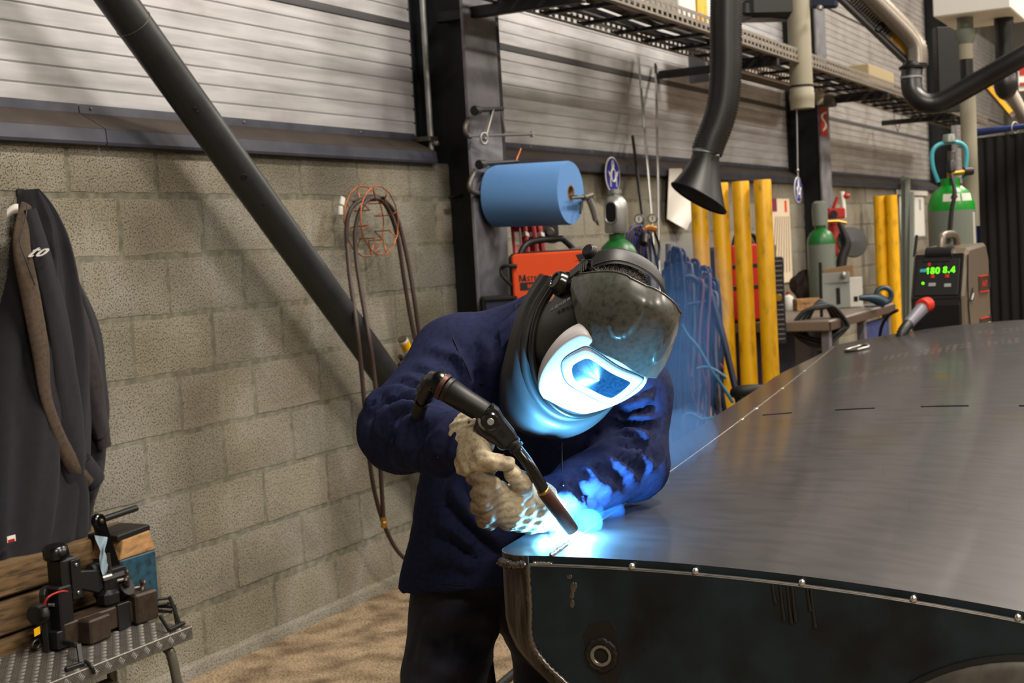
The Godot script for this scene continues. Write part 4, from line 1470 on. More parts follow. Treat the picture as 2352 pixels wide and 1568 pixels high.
func welder():
	var navy_tex := ntex(0.03, 4, [[0.0, gray(0.72)], [0.5, gray(0.95)], [1.0, gray(1.0)]], 512, 71)
	var twill := ntex(0.35, 1, [], 256, 73)
	mat("overall", Color(0.145, 0.165, 0.275), 0.85, 0.0, {"tex": navy_tex, "scale": Vector3.ONE * 4.0, "bump": twill, "relief": 0.03, "spec": 0.15})
	mat("trouser", Color(0.095, 0.105, 0.165), 0.9, 0.0, {"tex": navy_tex, "scale": Vector3.ONE * 4.0, "rim": 0.3})
	mat("stitch", Color(0.07, 0.08, 0.14), 0.9)
	mat("leather", Color(0.74, 0.69, 0.58), 0.8, 0.0, {"vc": true, "tex": ntex(0.03, 5, [[0.0, gray(0.62)], [0.35, gray(0.88)], [0.6, gray(1.0)], [1.0, gray(0.95)]], 512, 75), "scale": Vector3.ONE * 7.0, "bump": ntex(0.08, 3, [], 256, 77), "relief": 0.06})
	mat("skin", Color(0.72, 0.50, 0.40), 0.55)
	mat("hair", Color(0.16, 0.13, 0.115), 0.5)
	mat("helmet_black", Color(0.10, 0.105, 0.095), 0.33, 0.0, {"tex": navy_tex, "scale": Vector3.ONE * 6.0})
	mat("helmet_crown", Color(0.28, 0.285, 0.26), 0.3, 0.0, {"tex": ntex(0.02, 5, [[0.0, gray(0.5)], [0.35, gray(0.85)], [0.7, gray(1.0)], [1.0, gray(0.8)]], 512, 79), "scale": Vector3.ONE * 7.0, "coat": 0.3, "coat_rough": 0.2})
	mat("plate_white", Color(0.86, 0.85, 0.87), 0.4)
	mat("lens_glass", Color(0.10, 0.22, 0.30), 0.12, 0.3, {"tex": ntex(0.05, 4, [[0.0, gray(0.4)], [0.5, gray(0.8)], [1.0, gray(1.0)]], 256, 81), "scale": Vector3.ONE * 12.0})
	mat("bib", Color(0.17, 0.175, 0.18), 0.5)
	var j := func(px: float, py: float, z: float) -> Vector3: return at(px, py, z)
	var root := thing("person", "welder in navy overall and welding helmet bending over the steel tank", "person", front_at(-0.36, 0.0, 0.6))
	hl = cam_dir(Vector3(0.79, -0.43, -0.436)).normalized()
	hu = cam_dir(Vector3(0.61, 0.506, 0.61))
	hu = (hu - hl * hu.dot(hl)).normalized()
	hf = hl.cross(hu).normalized()
	hc = at(1377, 742, 2.53)
	# --- joints
	var pelvis := at(1080, 1285, 2.93)
	var waist := at(1130, 1135, 2.88)
	var chest := at(1240, 930, 2.83)
	var neck := at(1275, 745, 2.74)
	var sh_r := at(1052, 828, 2.78)
	var sh_l := at(1448, 905, 2.78)
	var el_r := at(924, 985, 2.66)
	var wr_r := at(1058, 1014, 2.43)
	var el_l := at(1452, 1062, 2.73)
	var wr_l := at(1246, 1163, 2.50)
	var hip_r := at(1058, 1320, 2.92)
	var hip_l := front_at(-0.30, 0.74, 0.62)
	var kn_r := at(1018, 1560, 2.88)
	var kn_l := front_at(-0.27, 0.47, 0.86)
	var an_r := Vector3(kn_r.x - 0.02, 0.10, kn_r.z - 0.04)
	var an_l := front_at(-0.31, 0.10, 0.84)
	# --- trousers
	var tf := Field.new(Vector3(2.05, 0.06, 1.40), Vector3(3.2, 0.92, 2.05), 0.012)
	tf.bone(pelvis, pelvis + Vector3(0, 0.02, 0), 0.105, 0.095, 0.03)
	tf.bone(hip_r, kn_r, 0.102, 0.083, 0.03)
	tf.bone(kn_r, an_r, 0.083, 0.072, 0.03)
	tf.bone(pelvis, hip_l, 0.105, 0.095, 0.03)
	tf.bone(hip_l, kn_l, 0.095, 0.083, 0.03)
	tf.bone(kn_l, an_l, 0.083, 0.072, 0.03)
	tf.cut(Vector3(0, -1, 0), Vector3(0, 0.085, 0))
	var fo := Folds.new()
	var zt := 2.80
	for s in [[[965, 1432], [1010, 1420], [1080, 1412], [1140, 1405], 0.022, 0.012], [[1000, 1470], [1070, 1450], [1130, 1440], 0.02, -0.012], [[1030, 1500], [1090, 1478], [1145, 1470], 0.024, -0.020], [[1010, 1455], [1080, 1465], [1130, 1490], 0.018, 0.010], [[950, 1500], [1010, 1540], [1090, 1545], 0.022, 0.010], [[960, 1470], [985, 1490], [1010, 1500], 0.02, 0.010], [[975, 1375], [1040, 1380], [1100, 1395], 0.02, 0.008]]:
		fold_px(fo, s, zt, tf)
	fo.nz.frequency = 9.0
	fo.nz.seed = 4
	var trou := part(root, "trousers", tf.skin(func(p: Vector3, _n: Vector3) -> float: return fo.lift(p) + 0.004 * fo.nz.get_noise_3dv(p)), "trouser")
	# --- jacket
	var jf := Field.new(Vector3(2.0, 0.60, 1.50), Vector3(2.85, 1.36, 2.32), 0.0085)
	jf.bone(pelvis + Vector3(0, -0.06, 0), waist, 0.155, 0.140, 0.05)
	jf.bone(waist, chest, 0.140, 0.150, 0.06)
	jf.bone(chest, at(1250, 850, 2.82), 0.150, 0.12, 0.05)
	jf.bone(at(1160, 860, 2.83), sh_r, 0.11, 0.084, 0.05)
	jf.bone(at(1330, 890, 2.83), sh_l, 0.11, 0.080, 0.05)
	jf.bone(at(1260, 810, 2.79), neck, 0.10, 0.070, 0.06)
	jf.bone(sh_r, neck, 0.072, 0.060, 0.05)
	jf.bone(sh_r, el_r, 0.084, 0.082, 0.03)
	jf.bone(el_r, at(1000, 1004, 2.52), 0.082, 0.066, 0.02)
	jf.bone(at(1000, 1004, 2.52), wr_r, 0.066, 0.050, 0.02)
	jf.bone(sh_l, el_l, 0.080, 0.070, 0.03)
	jf.bone(el_l, wr_l, 0.070, 0.047, 0.025)
	jf.cut(Vector3(-0.05, -1, 0.12).normalized(), at(1050, 1352, 2.83))
	jf.cut((wr_r - at(1000, 1004, 2.52)).normalized(), wr_r + (wr_r - el_r).normalized() * 0.0) if false else null
	var jo := Folds.new()
	var zz := 2.6
	for s in [
		# right sleeve
		[[836, 945], [868, 905], [920, 896], [985, 912], 0.016, 0.012], [[840, 975], [880, 925], [930, 914], [1000, 930], 0.013, -0.014], [[862, 1010], [885, 955], [925, 930], [985, 940], 0.016, 0.011],
		[[880, 1050], [893, 990], [915, 950], 0.014, -0.010], [[915, 1075], [920, 1020], [935, 970], [990, 950], 0.017, 0.010], [[955, 1075], [960, 1020], [985, 975], 0.014, -0.010], [[990, 1070], [998, 1020], [1020, 975], 0.016, 0.009], [[1020, 1062], [1025, 1010], [1045, 965], 0.012, -0.008],
		[[925, 862], [960, 880], [1000, 895], 0.018, 0.010], [[880, 882], [935, 882], [980, 895], 0.012, -0.009], [[950, 830], [990, 850], [1030, 880], 0.02, 0.006],
		# right shoulder and breast
		[[1040, 800], [1068, 850], [1085, 900], 0.014, 0.009], [[1100, 840], [1098, 900], [1090, 940], 0.014, -0.014], [[1110, 770], [1125, 830], [1130, 890], 0.022, 0.008], [[1150, 760], [1160, 830], 0.018, -0.007], [[985, 800], [1030, 810], [1060, 830], 0.016, 0.007], [[1010, 790], [1045, 830], [1060, 870], 0.010, -0.007],
		# left sleeve
		[[1500, 908], [1470, 925], [1425, 940], 0.013, 0.014], [[1505, 935], [1470, 945], [1420, 958], 0.011, -0.014], [[1500, 955], [1465, 957], [1430, 965], 0.012, 0.013], [[1510, 985], [1460, 975], [1410, 985], 0.012, -0.013], [[1490, 1020], [1470, 998], [1420, 990], 0.014, 0.016], [[1495, 1060], [1460, 1030], [1400, 1020], 0.011, -0.015], [[1498, 1085], [1478, 1050], [1440, 1032], 0.013, 0.016],
		[[1480, 1095], [1440, 1062], [1400, 1040], 0.012, -0.013], [[1462, 1102], [1420, 1075], [1382, 1050], 0.013, 0.015], [[1440, 1118], [1390, 1085], [1350, 1070], 0.012, -0.012], [[1410, 1130], [1365, 1110], [1340, 1062], 0.014, 0.013], [[1370, 1150], [1330, 1130], [1310, 1080], 0.013, -0.011], [[1340, 1165], [1300, 1140], [1280, 1090], 0.014, 0.011], [[1300, 1180], [1275, 1150], [1262, 1110], 0.011, -0.009], [[1278, 1190], [1255, 1150], [1250, 1110], 0.010, 0.008],
		# trunk
		[[1018, 1085], [1050, 1130], [1100, 1190], [1180, 1262], 0.022, 0.016], [[1040, 1080], [1090, 1150], [1140, 1205], 0.016, -0.014], [[1005, 1130], [1040, 1180], [1100, 1232], [1160, 1280], 0.017, -0.014], [[1000, 1190], [1050, 1215], [1110, 1262], 0.018, 0.012], [[985, 1218], [1040, 1245], [1095, 1290], 0.014, -0.012], [[965, 1320], [1050, 1318], [1130, 1350], 0.016, -0.010], [[975, 1275], [1040, 1275], [1110, 1310], 0.024, 0.010], [[963, 1340], [1060, 1345], [1130, 1385], 0.014, 0.009], [[1060, 1085], [1110, 1140], [1170, 1190], 0.018, 0.010], [[1250, 1030], [1262, 1100], 0.02, -0.006]]:
		fold_px(jo, s, zz, jf)
	jo.nz.frequency = 8.0
	jo.nz.seed = 12
	var jacket := part(root, "jacket", jf.skin(func(p: Vector3, _n: Vector3) -> float: return jo.lift(p) + 0.0035 * jo.nz.get_noise_3dv(p) + 0.0015 * jo.nz.get_noise_3dv(p * 3.1)), "overall")
	# collar standing round the neck
	var cl := B.new()
	var cpts := [at(1150, 735, 2.66), at(1190, 700, 2.67), at(1225, 672, 2.70), at(1258, 668, 2.76), at(1300, 672, 2.84), at(1345, 700, 2.86), at(1380, 760, 2.84)]
	var lows := [at(1170, 800, 2.655), at(1196, 765, 2.66), at(1226, 735, 2.69), at(1262, 725, 2.77), at(1300, 730, 2.86), at(1350, 760, 2.88), at(1385, 820, 2.86)]
	var c1 := spline(cpts, 6)
	var c2 := spline(lows, 6)
	var nc := c1.size() - 1
	cl.grid(nc, 8, func(u: float, v: float) -> Vector3:
		var k := int(round(u * nc))
		var hi: Vector3 = c1[k]
		var lo: Vector3 = c2[k]
		var out := (lo.lerp(hi, 0.5) - at(1290, 760, 2.76))
		out = (out - AY * out.dot(AY)).normalized()
		if v < 0.5:
			return lo.lerp(hi, v * 2.0) + out * (0.006 + 0.014 * (1.0 - v * 2.0))
		return hi.lerp(lo, v * 2.0 - 1.0) - out * 0.004)
	part(jacket, "collar", cl, "overall")
	for s in [[[1034, 758], [1050, 800], [1068, 845], [1084, 890]], [[1112, 897], [1140, 895], [1172, 900]], [[1112, 903], [1140, 901], [1172, 906]], [[1186, 700], [1180, 740], [1176, 790]], [[1290, 1015], [1292, 1070], [1290, 1120]], [[966, 1336], [1020, 1338], [1070, 1344]]]:
		var pp := []
		for q in s:
			var h := jf.hit(at(q[0], q[1], 2.3), at(q[0], q[1], 3.1))
			pp.append(h + jf.out(h) * (jo.lift(h) + 0.001))
		part(jacket, "seam", B.new().tube(spline(pp, 5), 0.0013, 6), "stitch")
	# --- boots
	for s in [[an_r, -0.35], [an_l, -0.1]]:
		var a: Vector3 = s[0]
		var bt := Field.new(a + Vector3(-0.22, -0.11, -0.20), a + Vector3(0.22, 0.10, 0.30), 0.009)
		var d := Vector3(sin(s[1]), 0, cos(s[1]))
		bt.bone(Vector3(a.x, 0.16, a.z), Vector3(a.x, 0.05, a.z), 0.055, 0.05, 0.02)
		bt.bone(Vector3(a.x, 0.045, a.z) - d * 0.03, Vector3(a.x, 0.045, a.z) + d * 0.17, 0.044, 0.044, 0.03)
		bt.cut(Vector3(0, -1, 0), Vector3(0, 0.004, 0))
		part(root, "boot", bt.skin(), "black")
	# --- head and neck, one body; the face is under the helmet
	var bf := Field.new(hc - Vector3.ONE * 0.30, hc + Vector3.ONE * 0.22, 0.0055)
	bf.bone(hp(0, 0.015, -0.045), hp(0, 0.0, -0.015), 0.082, 0.080, 0.03)
	bf.bone(hp(0, -0.03, 0.005), hp(0, -0.075, 0.03), 0.062, 0.040, 0.03)
	bf.bone(hp(0, -0.03, -0.06), neck + (neck - hc) * 0.15, 0.060, 0.062, 0.03)
	bf.bone(neck, chest.lerp(neck, 0.35), 0.062, 0.10, 0.03)
	bf.bone(hp(0, 0.012, 0.078), hp(0, -0.022, 0.092), 0.008, 0.012, 0.012)
	bf.bone(hp(-0.03, 0.025, 0.068), hp(0.03, 0.025, 0.068), 0.013, 0.013, 0.015)
	bf.bone(hp(-0.018, -0.048, 0.072), hp(0.018, -0.048, 0.072), 0.006, 0.006, 0.006)
	bf.bone(hp(-0.016, -0.060, 0.070), hp(0.016, -0.060, 0.070), 0.0065, 0.0065, 0.006)
	for sd in [-1.0, 1.0]:
		bf.bone(hp(sd * 0.078, 0.015, -0.03), hp(sd * 0.080, -0.02, -0.025), 0.012, 0.009, 0.01)
	var body := part(root, "body", bf.skin(), "skin")
	for sd in [-1.0, 1.0]:
		part(body, "eye", B.new().ball(hp(sd * 0.031, 0.008, 0.070), Vector3.ONE * 0.0115, 12), "white")
	# hair: a cap of short strands
	var hr := B.new()
	hr.grid(40, 22, func(u: float, v: float) -> Vector3:
		var th := u * TAU
		var ph := v * 1.75
		var r := 0.001 * sin(th * 17.0 + v * 40.0) + 0.0012 * sin(th * 31.0 - v * 25.0)
		var q := Vector3(sin(ph) * cos(th) * (0.084 + r), cos(ph) * (0.088 + r), -0.012 + sin(ph) * sin(th) * (0.098 + r))
		return hp(q.x, 0.013 + q.y, q.z - 0.022) if q.z < 0.05 or q.y > 0.03 else hp(q.x * 0.9, 0.013 + q.y * 0.9, q.z * 0.8 - 0.022), true)
	var rng := RandomNumberGenerator.new()
	rng.seed = 31
	for k in 1500:
		var th := rng.randf() * TAU
		var ph := rng.randf_range(0.05, 1.45)
		var q := Vector3(sin(ph) * cos(th) * 0.084, cos(ph) * 0.088, -0.012 + sin(ph) * sin(th) * 0.098)
		var n3 := (hl * q.x + hu * q.y + hf * q.z).normalized()
		var lie := (hf * -0.4 + hl * rng.randf_range(-0.5, 0.8) + hu * rng.randf_range(-0.3, 0.4))
		lie = (lie - n3 * lie.dot(n3)).normalized()
		var p0 := hp(q.x, 0.013 + q.y, q.z - 0.022)
		var l := rng.randf_range(0.012, 0.026)
		hr.tube([p0, p0 + lie * l * 0.5 + n3 * 0.004, p0 + lie * l + n3 * rng.randf_range(0.002, 0.007)], [0.0007, 0.0006, 0.0002], 4, false)
	part(body, "hair", hr, "hair")
	helmet(root)
	gloves(root, wr_r, wr_l)

func fold_px(fo: Folds, s: Array, _z: float, f: Field):
	var pp := []
	for q in s.size() - 2:
		var a: Array = s[q]
		pp.append(f.hit(at(a[0], a[1], 2.25), at(a[0], a[1], 3.15)))
	var keep := []
	for k in pp.size():                                      # drop points that missed the cloth
		if f.val(pp[k]) < 0.02:
			keep.append(pp[k])
	if keep.size() > 1:
		fo.run(keep, s[s.size() - 2], s[s.size() - 1])

func egg(l: float, u: float, f: float, n := 2.6, wl := 0.116, up := 0.133, lo := 0.15, dp := 0.134) -> Vector3:   # a direction in the helmet turned into a point of its shell
	var k := pow(pow(absf(l) / wl, n) + pow(absf(u) / (up if u > 0 else lo), n) + pow(absf(f) / dp, n), -1.0 / n)
	return Vector3(l, u, f) * k

func helmet(root: Node3D):
	var sh := B.new()
	sh.grid(48, 48, func(a: float, b: float) -> Vector3:
		var al := deg_to_rad(lerpf(-84, 84, a))
		var be := deg_to_rad(lerpf(-72, 88, b))
		var q := egg(sin(al), cos(al) * sin(be), cos(al) * cos(be), 2.6, 0.112, 0.118, 0.135, 0.126)
		return hp(q.x, q.y, q.z))
	var h := part(root, "welding_helmet", sh, "helmet_black")
	h.set_meta("label", "black welding helmet lit white and blue by the arc")
	# crown visor over the front and top
	var rows_ := [
		[[-0.116, 0.058, 0.030], [-0.076, 0.048, 0.117], [-0.015, 0.070, 0.149], [0.037, 0.067, 0.147], [0.0885, 0.0505, 0.115]],
		[[-0.119, 0.063, 0.022], [-0.090, 0.080, 0.098], [-0.018, 0.106, 0.134], [0.036, 0.103, 0.132], [0.082, 0.085, 0.104]],
		[[-0.119, 0.066, 0.014], [-0.094, 0.108, 0.076], [-0.024, 0.142, 0.114], [0.030, 0.141, 0.112], [0.071, 0.114, 0.090]],
		[[-0.118, 0.067, 0.006], [-0.091, 0.132, 0.050], [-0.030, 0.168, 0.092], [0.018, 0.169, 0.090], [0.056, 0.146, 0.074]],
		[[-0.117, 0.0665, 0.0], [-0.085, 0.142, 0.030], [-0.032, 0.1765, 0.060], [0.0088, 0.1776, 0.064], [0.044, 0.166, 0.062]]]
	var net := []
	for r in rows_:
		var c := []
		for q in r:
			c.append(Vector3(q[0], q[1], q[2]))
		net.append(spline(c, 16))
	var cols := []
	for k in 65:
		var c := []
		for r in net:
			c.append(r[k])
		cols.append(spline(c, 12))
	var crown := func(a: float, v: float) -> Vector3:          # a across, v from the brow to the rim
		var q: Vector3 = cols[int(round(a * 64))][int(round(v * 48))]
		for c in [-0.052, 0.046]:                              # two raised tongues
			var dx: float = (q.x - c) / 0.019
			var dy: float = (q.y - 0.122) / 0.028
			var e := dx * dx + (dy * dy if dy < 0 else dy * dy * 0.12)
			q.z += 0.0035 * (1.0 - smoothstep(0.75, 1.1, e))
		return q
	var cr := B.new()
	cr.grid(64, 50, func(a: float, b: float) -> Vector3:
		var k := int(round(b * 50))
		var q: Vector3 = crown.call(a, maxf(0.0, (k - 2) / 48.0))
		if k < 2:                                              # the turned-in lower lip
			return hp(q.x * 0.97, q.y + 0.002, q.z - 0.012 * (2 - k))
		return hp(q.x, q.y, q.z))
	part(h, "crown_visor", cr, "helmet_crown", "scuffed smooth crown of the helmet")
	var rim := []
	for k in 41:
		var q: Vector3 = crown.call(k / 40.0, 1.0)
		rim.append(hp(q.x, q.y, q.z))
	part(h, "crown_rim", B.new().tube(rim, 0.0018, 8), "helmet_crown")
	# front plate
	var ol := [[-0.080, 0.064], [-0.03, 0.060], [0.03, 0.057], [0.068, 0.050], [0.083, 0.022], [0.079, -0.02], [0.067, -0.060], [0.047, -0.100], [0.016, -0.121], [-0.02, -0.119], [-0.055, -0.103], [-0.083, -0.060], [-0.098, -0.002], [-0.096, 0.042]]
	var o3 := []
	for q in ol:
		o3.append(Vector3(q[0], q[1], 0))
	var out := spline(o3, 5, true)
	var m := out.size()
	var front := func(l: float, u: float) -> float: return 0.140 - 1.9 * l * l - 1.1 * (u + 0.02) * (u + 0.02)
	var pl := B.new()
	pl.grid(m, 14, func(a: float, b: float) -> Vector3:
		var q: Vector3 = out[int(round(a * m)) % m]
		var c := Vector3(-0.006, -0.02, 0)
		if b < 0.72:
			var w := c.lerp(q, sin(b / 0.72 * PI * 0.5) * 0.985)
			var r := b / 0.72
			return hp(w.x, w.y, front.call(w.x, w.y) - 0.004 * pow(r, 8.0))
		var k := (b - 0.72) / 0.28
		var w2 := c.lerp(q, 1.0 + 0.012 * sin(k * PI))
		return hp(w2.x, w2.y, front.call(w2.x, w2.y) - 0.004 - 0.022 * k), true)
	part(h, "front_plate", pl, "plate_white", "pale front plate lit white by the arc")
	# lens opening: frame and glass
	var frame_pts := func(g: float, dz: float) -> Array:
		var r := []
		for q in [[-0.056 - g, 0.020 + g * 0.6], [-0.046 - g * 0.7, 0.031 + g], [0.0, 0.031 + g], [0.040 + g * 0.7, 0.031 + g], [0.048 + g, 0.022 + g * 0.6], [0.048 + g, -0.014 - g * 0.6], [0.040 + g * 0.6, -0.023 - g], [0.0, -0.023 - g], [-0.036 - g * 0.3, -0.023 - g], [-0.058 - g, -0.004 - g * 0.4]]:
			r.append(Vector3(q[0], q[1], 0))
		r = spline(r, 5, true)
		var w := []
		for q in r:
			w.append(hp(q.x, q.y, front.call(q.x, q.y) + dz))
		return w
	var fr0: Array = frame_pts.call(0.017, 0.000)
	var fr1: Array = frame_pts.call(0.013, 0.0045)
	var fr2: Array = frame_pts.call(0.003, 0.0045)
	var fr3: Array = frame_pts.call(0.000, 0.0005)
	var rows := [fr0, fr1, fr2, fr3]
	var nf := fr0.size()
	var fr := B.new()
	fr.grid(nf, 3, func(a: float, b: float) -> Vector3: return rows[int(round(b * 3))][int(round(a * nf)) % nf], true)
	part(h, "lens_frame", fr, "plate_white")
	part(h, "frame_groove", B.new().tube(frame_pts.call(0.018, 0.0002), 0.0011, 6, false, true), "bib")
	var gl := B.new()
	var ce := hp(-0.004, 0.004, front.call(0.0, 0.0) + 0.0015)
	gl.grid(nf, 4, func(a: float, b: float) -> Vector3: return ce.lerp(fr3[int(round(a * nf)) % nf] + hf * 0.001, b), true)
	part(h, "lens", gl, "lens_glass", "dark blue window of the helmet")
	# jaw bands and the bib that wraps the throat
	var jw := spline([Vector3(-0.114, 0.01, -0.035), Vector3(-0.113, -0.045, 0.0), Vector3(-0.100, -0.085, 0.045), Vector3(-0.070, -0.117, 0.085), Vector3(-0.022, -0.134, 0.114), Vector3(0.03, -0.130, 0.120), Vector3(0.074, -0.108, 0.098), Vector3(0.1, -0.075, 0.06), Vector3(0.113, -0.035, 0.0)], 6)
	var ow := spline([Vector3(-0.119, -0.028, -0.058), Vector3(-0.110, -0.087, -0.032), Vector3(-0.100, -0.132, 0.01), Vector3(-0.076, -0.190, 0.06), Vector3(-0.038, -0.214, 0.12), Vector3(0.039, -0.192, 0.13), Vector3(0.092, -0.172, 0.1), Vector3(0.118, -0.130, 0.06), Vector3(0.122, -0.08, 0.0)], 6)
	var nj := jw.size() - 1
	var bb := B.new()
	bb.grid(nj, 14, func(a: float, b: float) -> Vector3:
		var k := int(round(a * nj))
		var p: Vector3 = jw[k]
		var q: Vector3 = ow[k]
		var w := p.lerp(q, b)
		var dn := (q - p).normalized()
		var tn: Vector3 = (jw[mini(k + 1, nj)] - jw[maxi(k - 1, 0)]).normalized()
		var bulge := tn.cross(dn).normalized()
		if bulge.dot(Vector3(w.x, -0.02, w.z + 0.03)) < 0.0:
			bulge = -bulge
		w += bulge * (0.016 * sin(b * PI) + 0.003 * sin(b * 9.0))
		return hp(w.x, w.y, w.z))
	part(h, "bib", bb, "bib", "smooth dark throat bib of the helmet")
	var lift := func(list: Array, k: float) -> Array:
		var r := []
		for q in list:
			r.append(hp(q.x * k, q.y * k, q.z * k))
		return r
	part(h, "bib_piping", B.new().tube(lift.call(ow, 1.0), 0.0032, 8), "black")
	part(h, "jaw_band", B.new().tube(lift.call(jw, 1.01), 0.0085, 10), "bib")
	var jb := []
	for q in jw:
		jb.append(hp(q.x * 0.985, q.y * 0.86 + 0.004, q.z + 0.012))
	part(h, "jaw_band", B.new().tube(jb, 0.007, 10), "helmet_black")
	# ratchet knob and strap end at the temple
	var kb := hp(-0.113, 0.036, 0.0)
	var kx := Transform3D(Basis(hu, -hl, hf), kb)
	part(h, "knob", B.new().lathe(kx, [Vector2(0.024, 0.0), Vector2(0.024, 0.006), Vector2(0.020, 0.010), Vector2(0.0185, 0.018), Vector2(0.0155, 0.0215), Vector2(0.012, 0.0215), Vector2(0.011, 0.019), Vector2(0, 0.019)], 32), "black_gloss", "round pivot knob at the temple")
	part(h, "knob_tab", B.new().box(Transform3D(Basis(hu, -hl, hf), hp(-0.117, 0.070, -0.004)), Vector3(0.030, 0.004, 0.020), 0.002), "helmet_black")
	var em := B.new()
	for k in 5:
		em.box(Transform3D(Basis(hu, -hl, hf), hp(-0.1175, 0.055 - 0.011 * k, 0.052 - 0.002 * k)), Vector3(0.008, 0.002, 0.0075 + 0.002 * (k % 2)), 0.0008)
	var emp := part(h, "raised_marks", em, "helmet_crown")
	emp.set_meta("kind", "stuff")
	# head harness
	var band := spline([Vector3(-0.086, 0.035, -0.035), Vector3(-0.076, 0.055, -0.058), Vector3(-0.05, 0.094, -0.065), Vector3(-0.014, 0.110, -0.066), Vector3(0.03, 0.112, -0.064), Vector3(0.066, 0.100, -0.056), Vector3(0.082, 0.075, -0.045), Vector3(0.092, 0.03, -0.04)], 6)
	var nb := band.size() - 1
	var hb := B.new()
	hb.grid(nb, 8, func(a: float, b: float) -> Vector3:
		var q: Vector3 = band[int(round(a * nb))]
		var o := Vector3(q.x, q.y, 0).normalized()
		var an := b * TAU
		return hp(q.x + o.x * 0.003 * sin(an), q.y + o.y * 0.003 * sin(an), q.z - 0.004 + 0.020 * cos(an)))
	part(h, "headband", hb, "black", "black padded headband over the hair")
	part(h, "band_stitch", B.new().tube(band.map(func(q): return hp(q.x * 1.035, q.y * 1.03, q.z + 0.010)), 0.0008, 5), "dull_steel")
	var bu := B.new()
	bu.box(Transform3D(Basis(hu, -hl, hf), hp(-0.080, 0.058, -0.045)), Vector3(0.030, 0.012, 0.026), 0.004)
	part(h, "buckle", bu, "black_gloss")
	part(h, "buckle_wheel", B.new().cyl(hp(-0.088, 0.080, -0.062), hp(-0.100, 0.084, -0.060), 0.015, 0.013, 18, 0.003), "black")
	for k in 4:
		part(h, "buckle_rib", B.new().tube([hp(-0.086, 0.045 + 0.006 * k, -0.034), hp(-0.090, 0.050 + 0.006 * k, -0.052)], 0.0016, 6), "dull_steel")

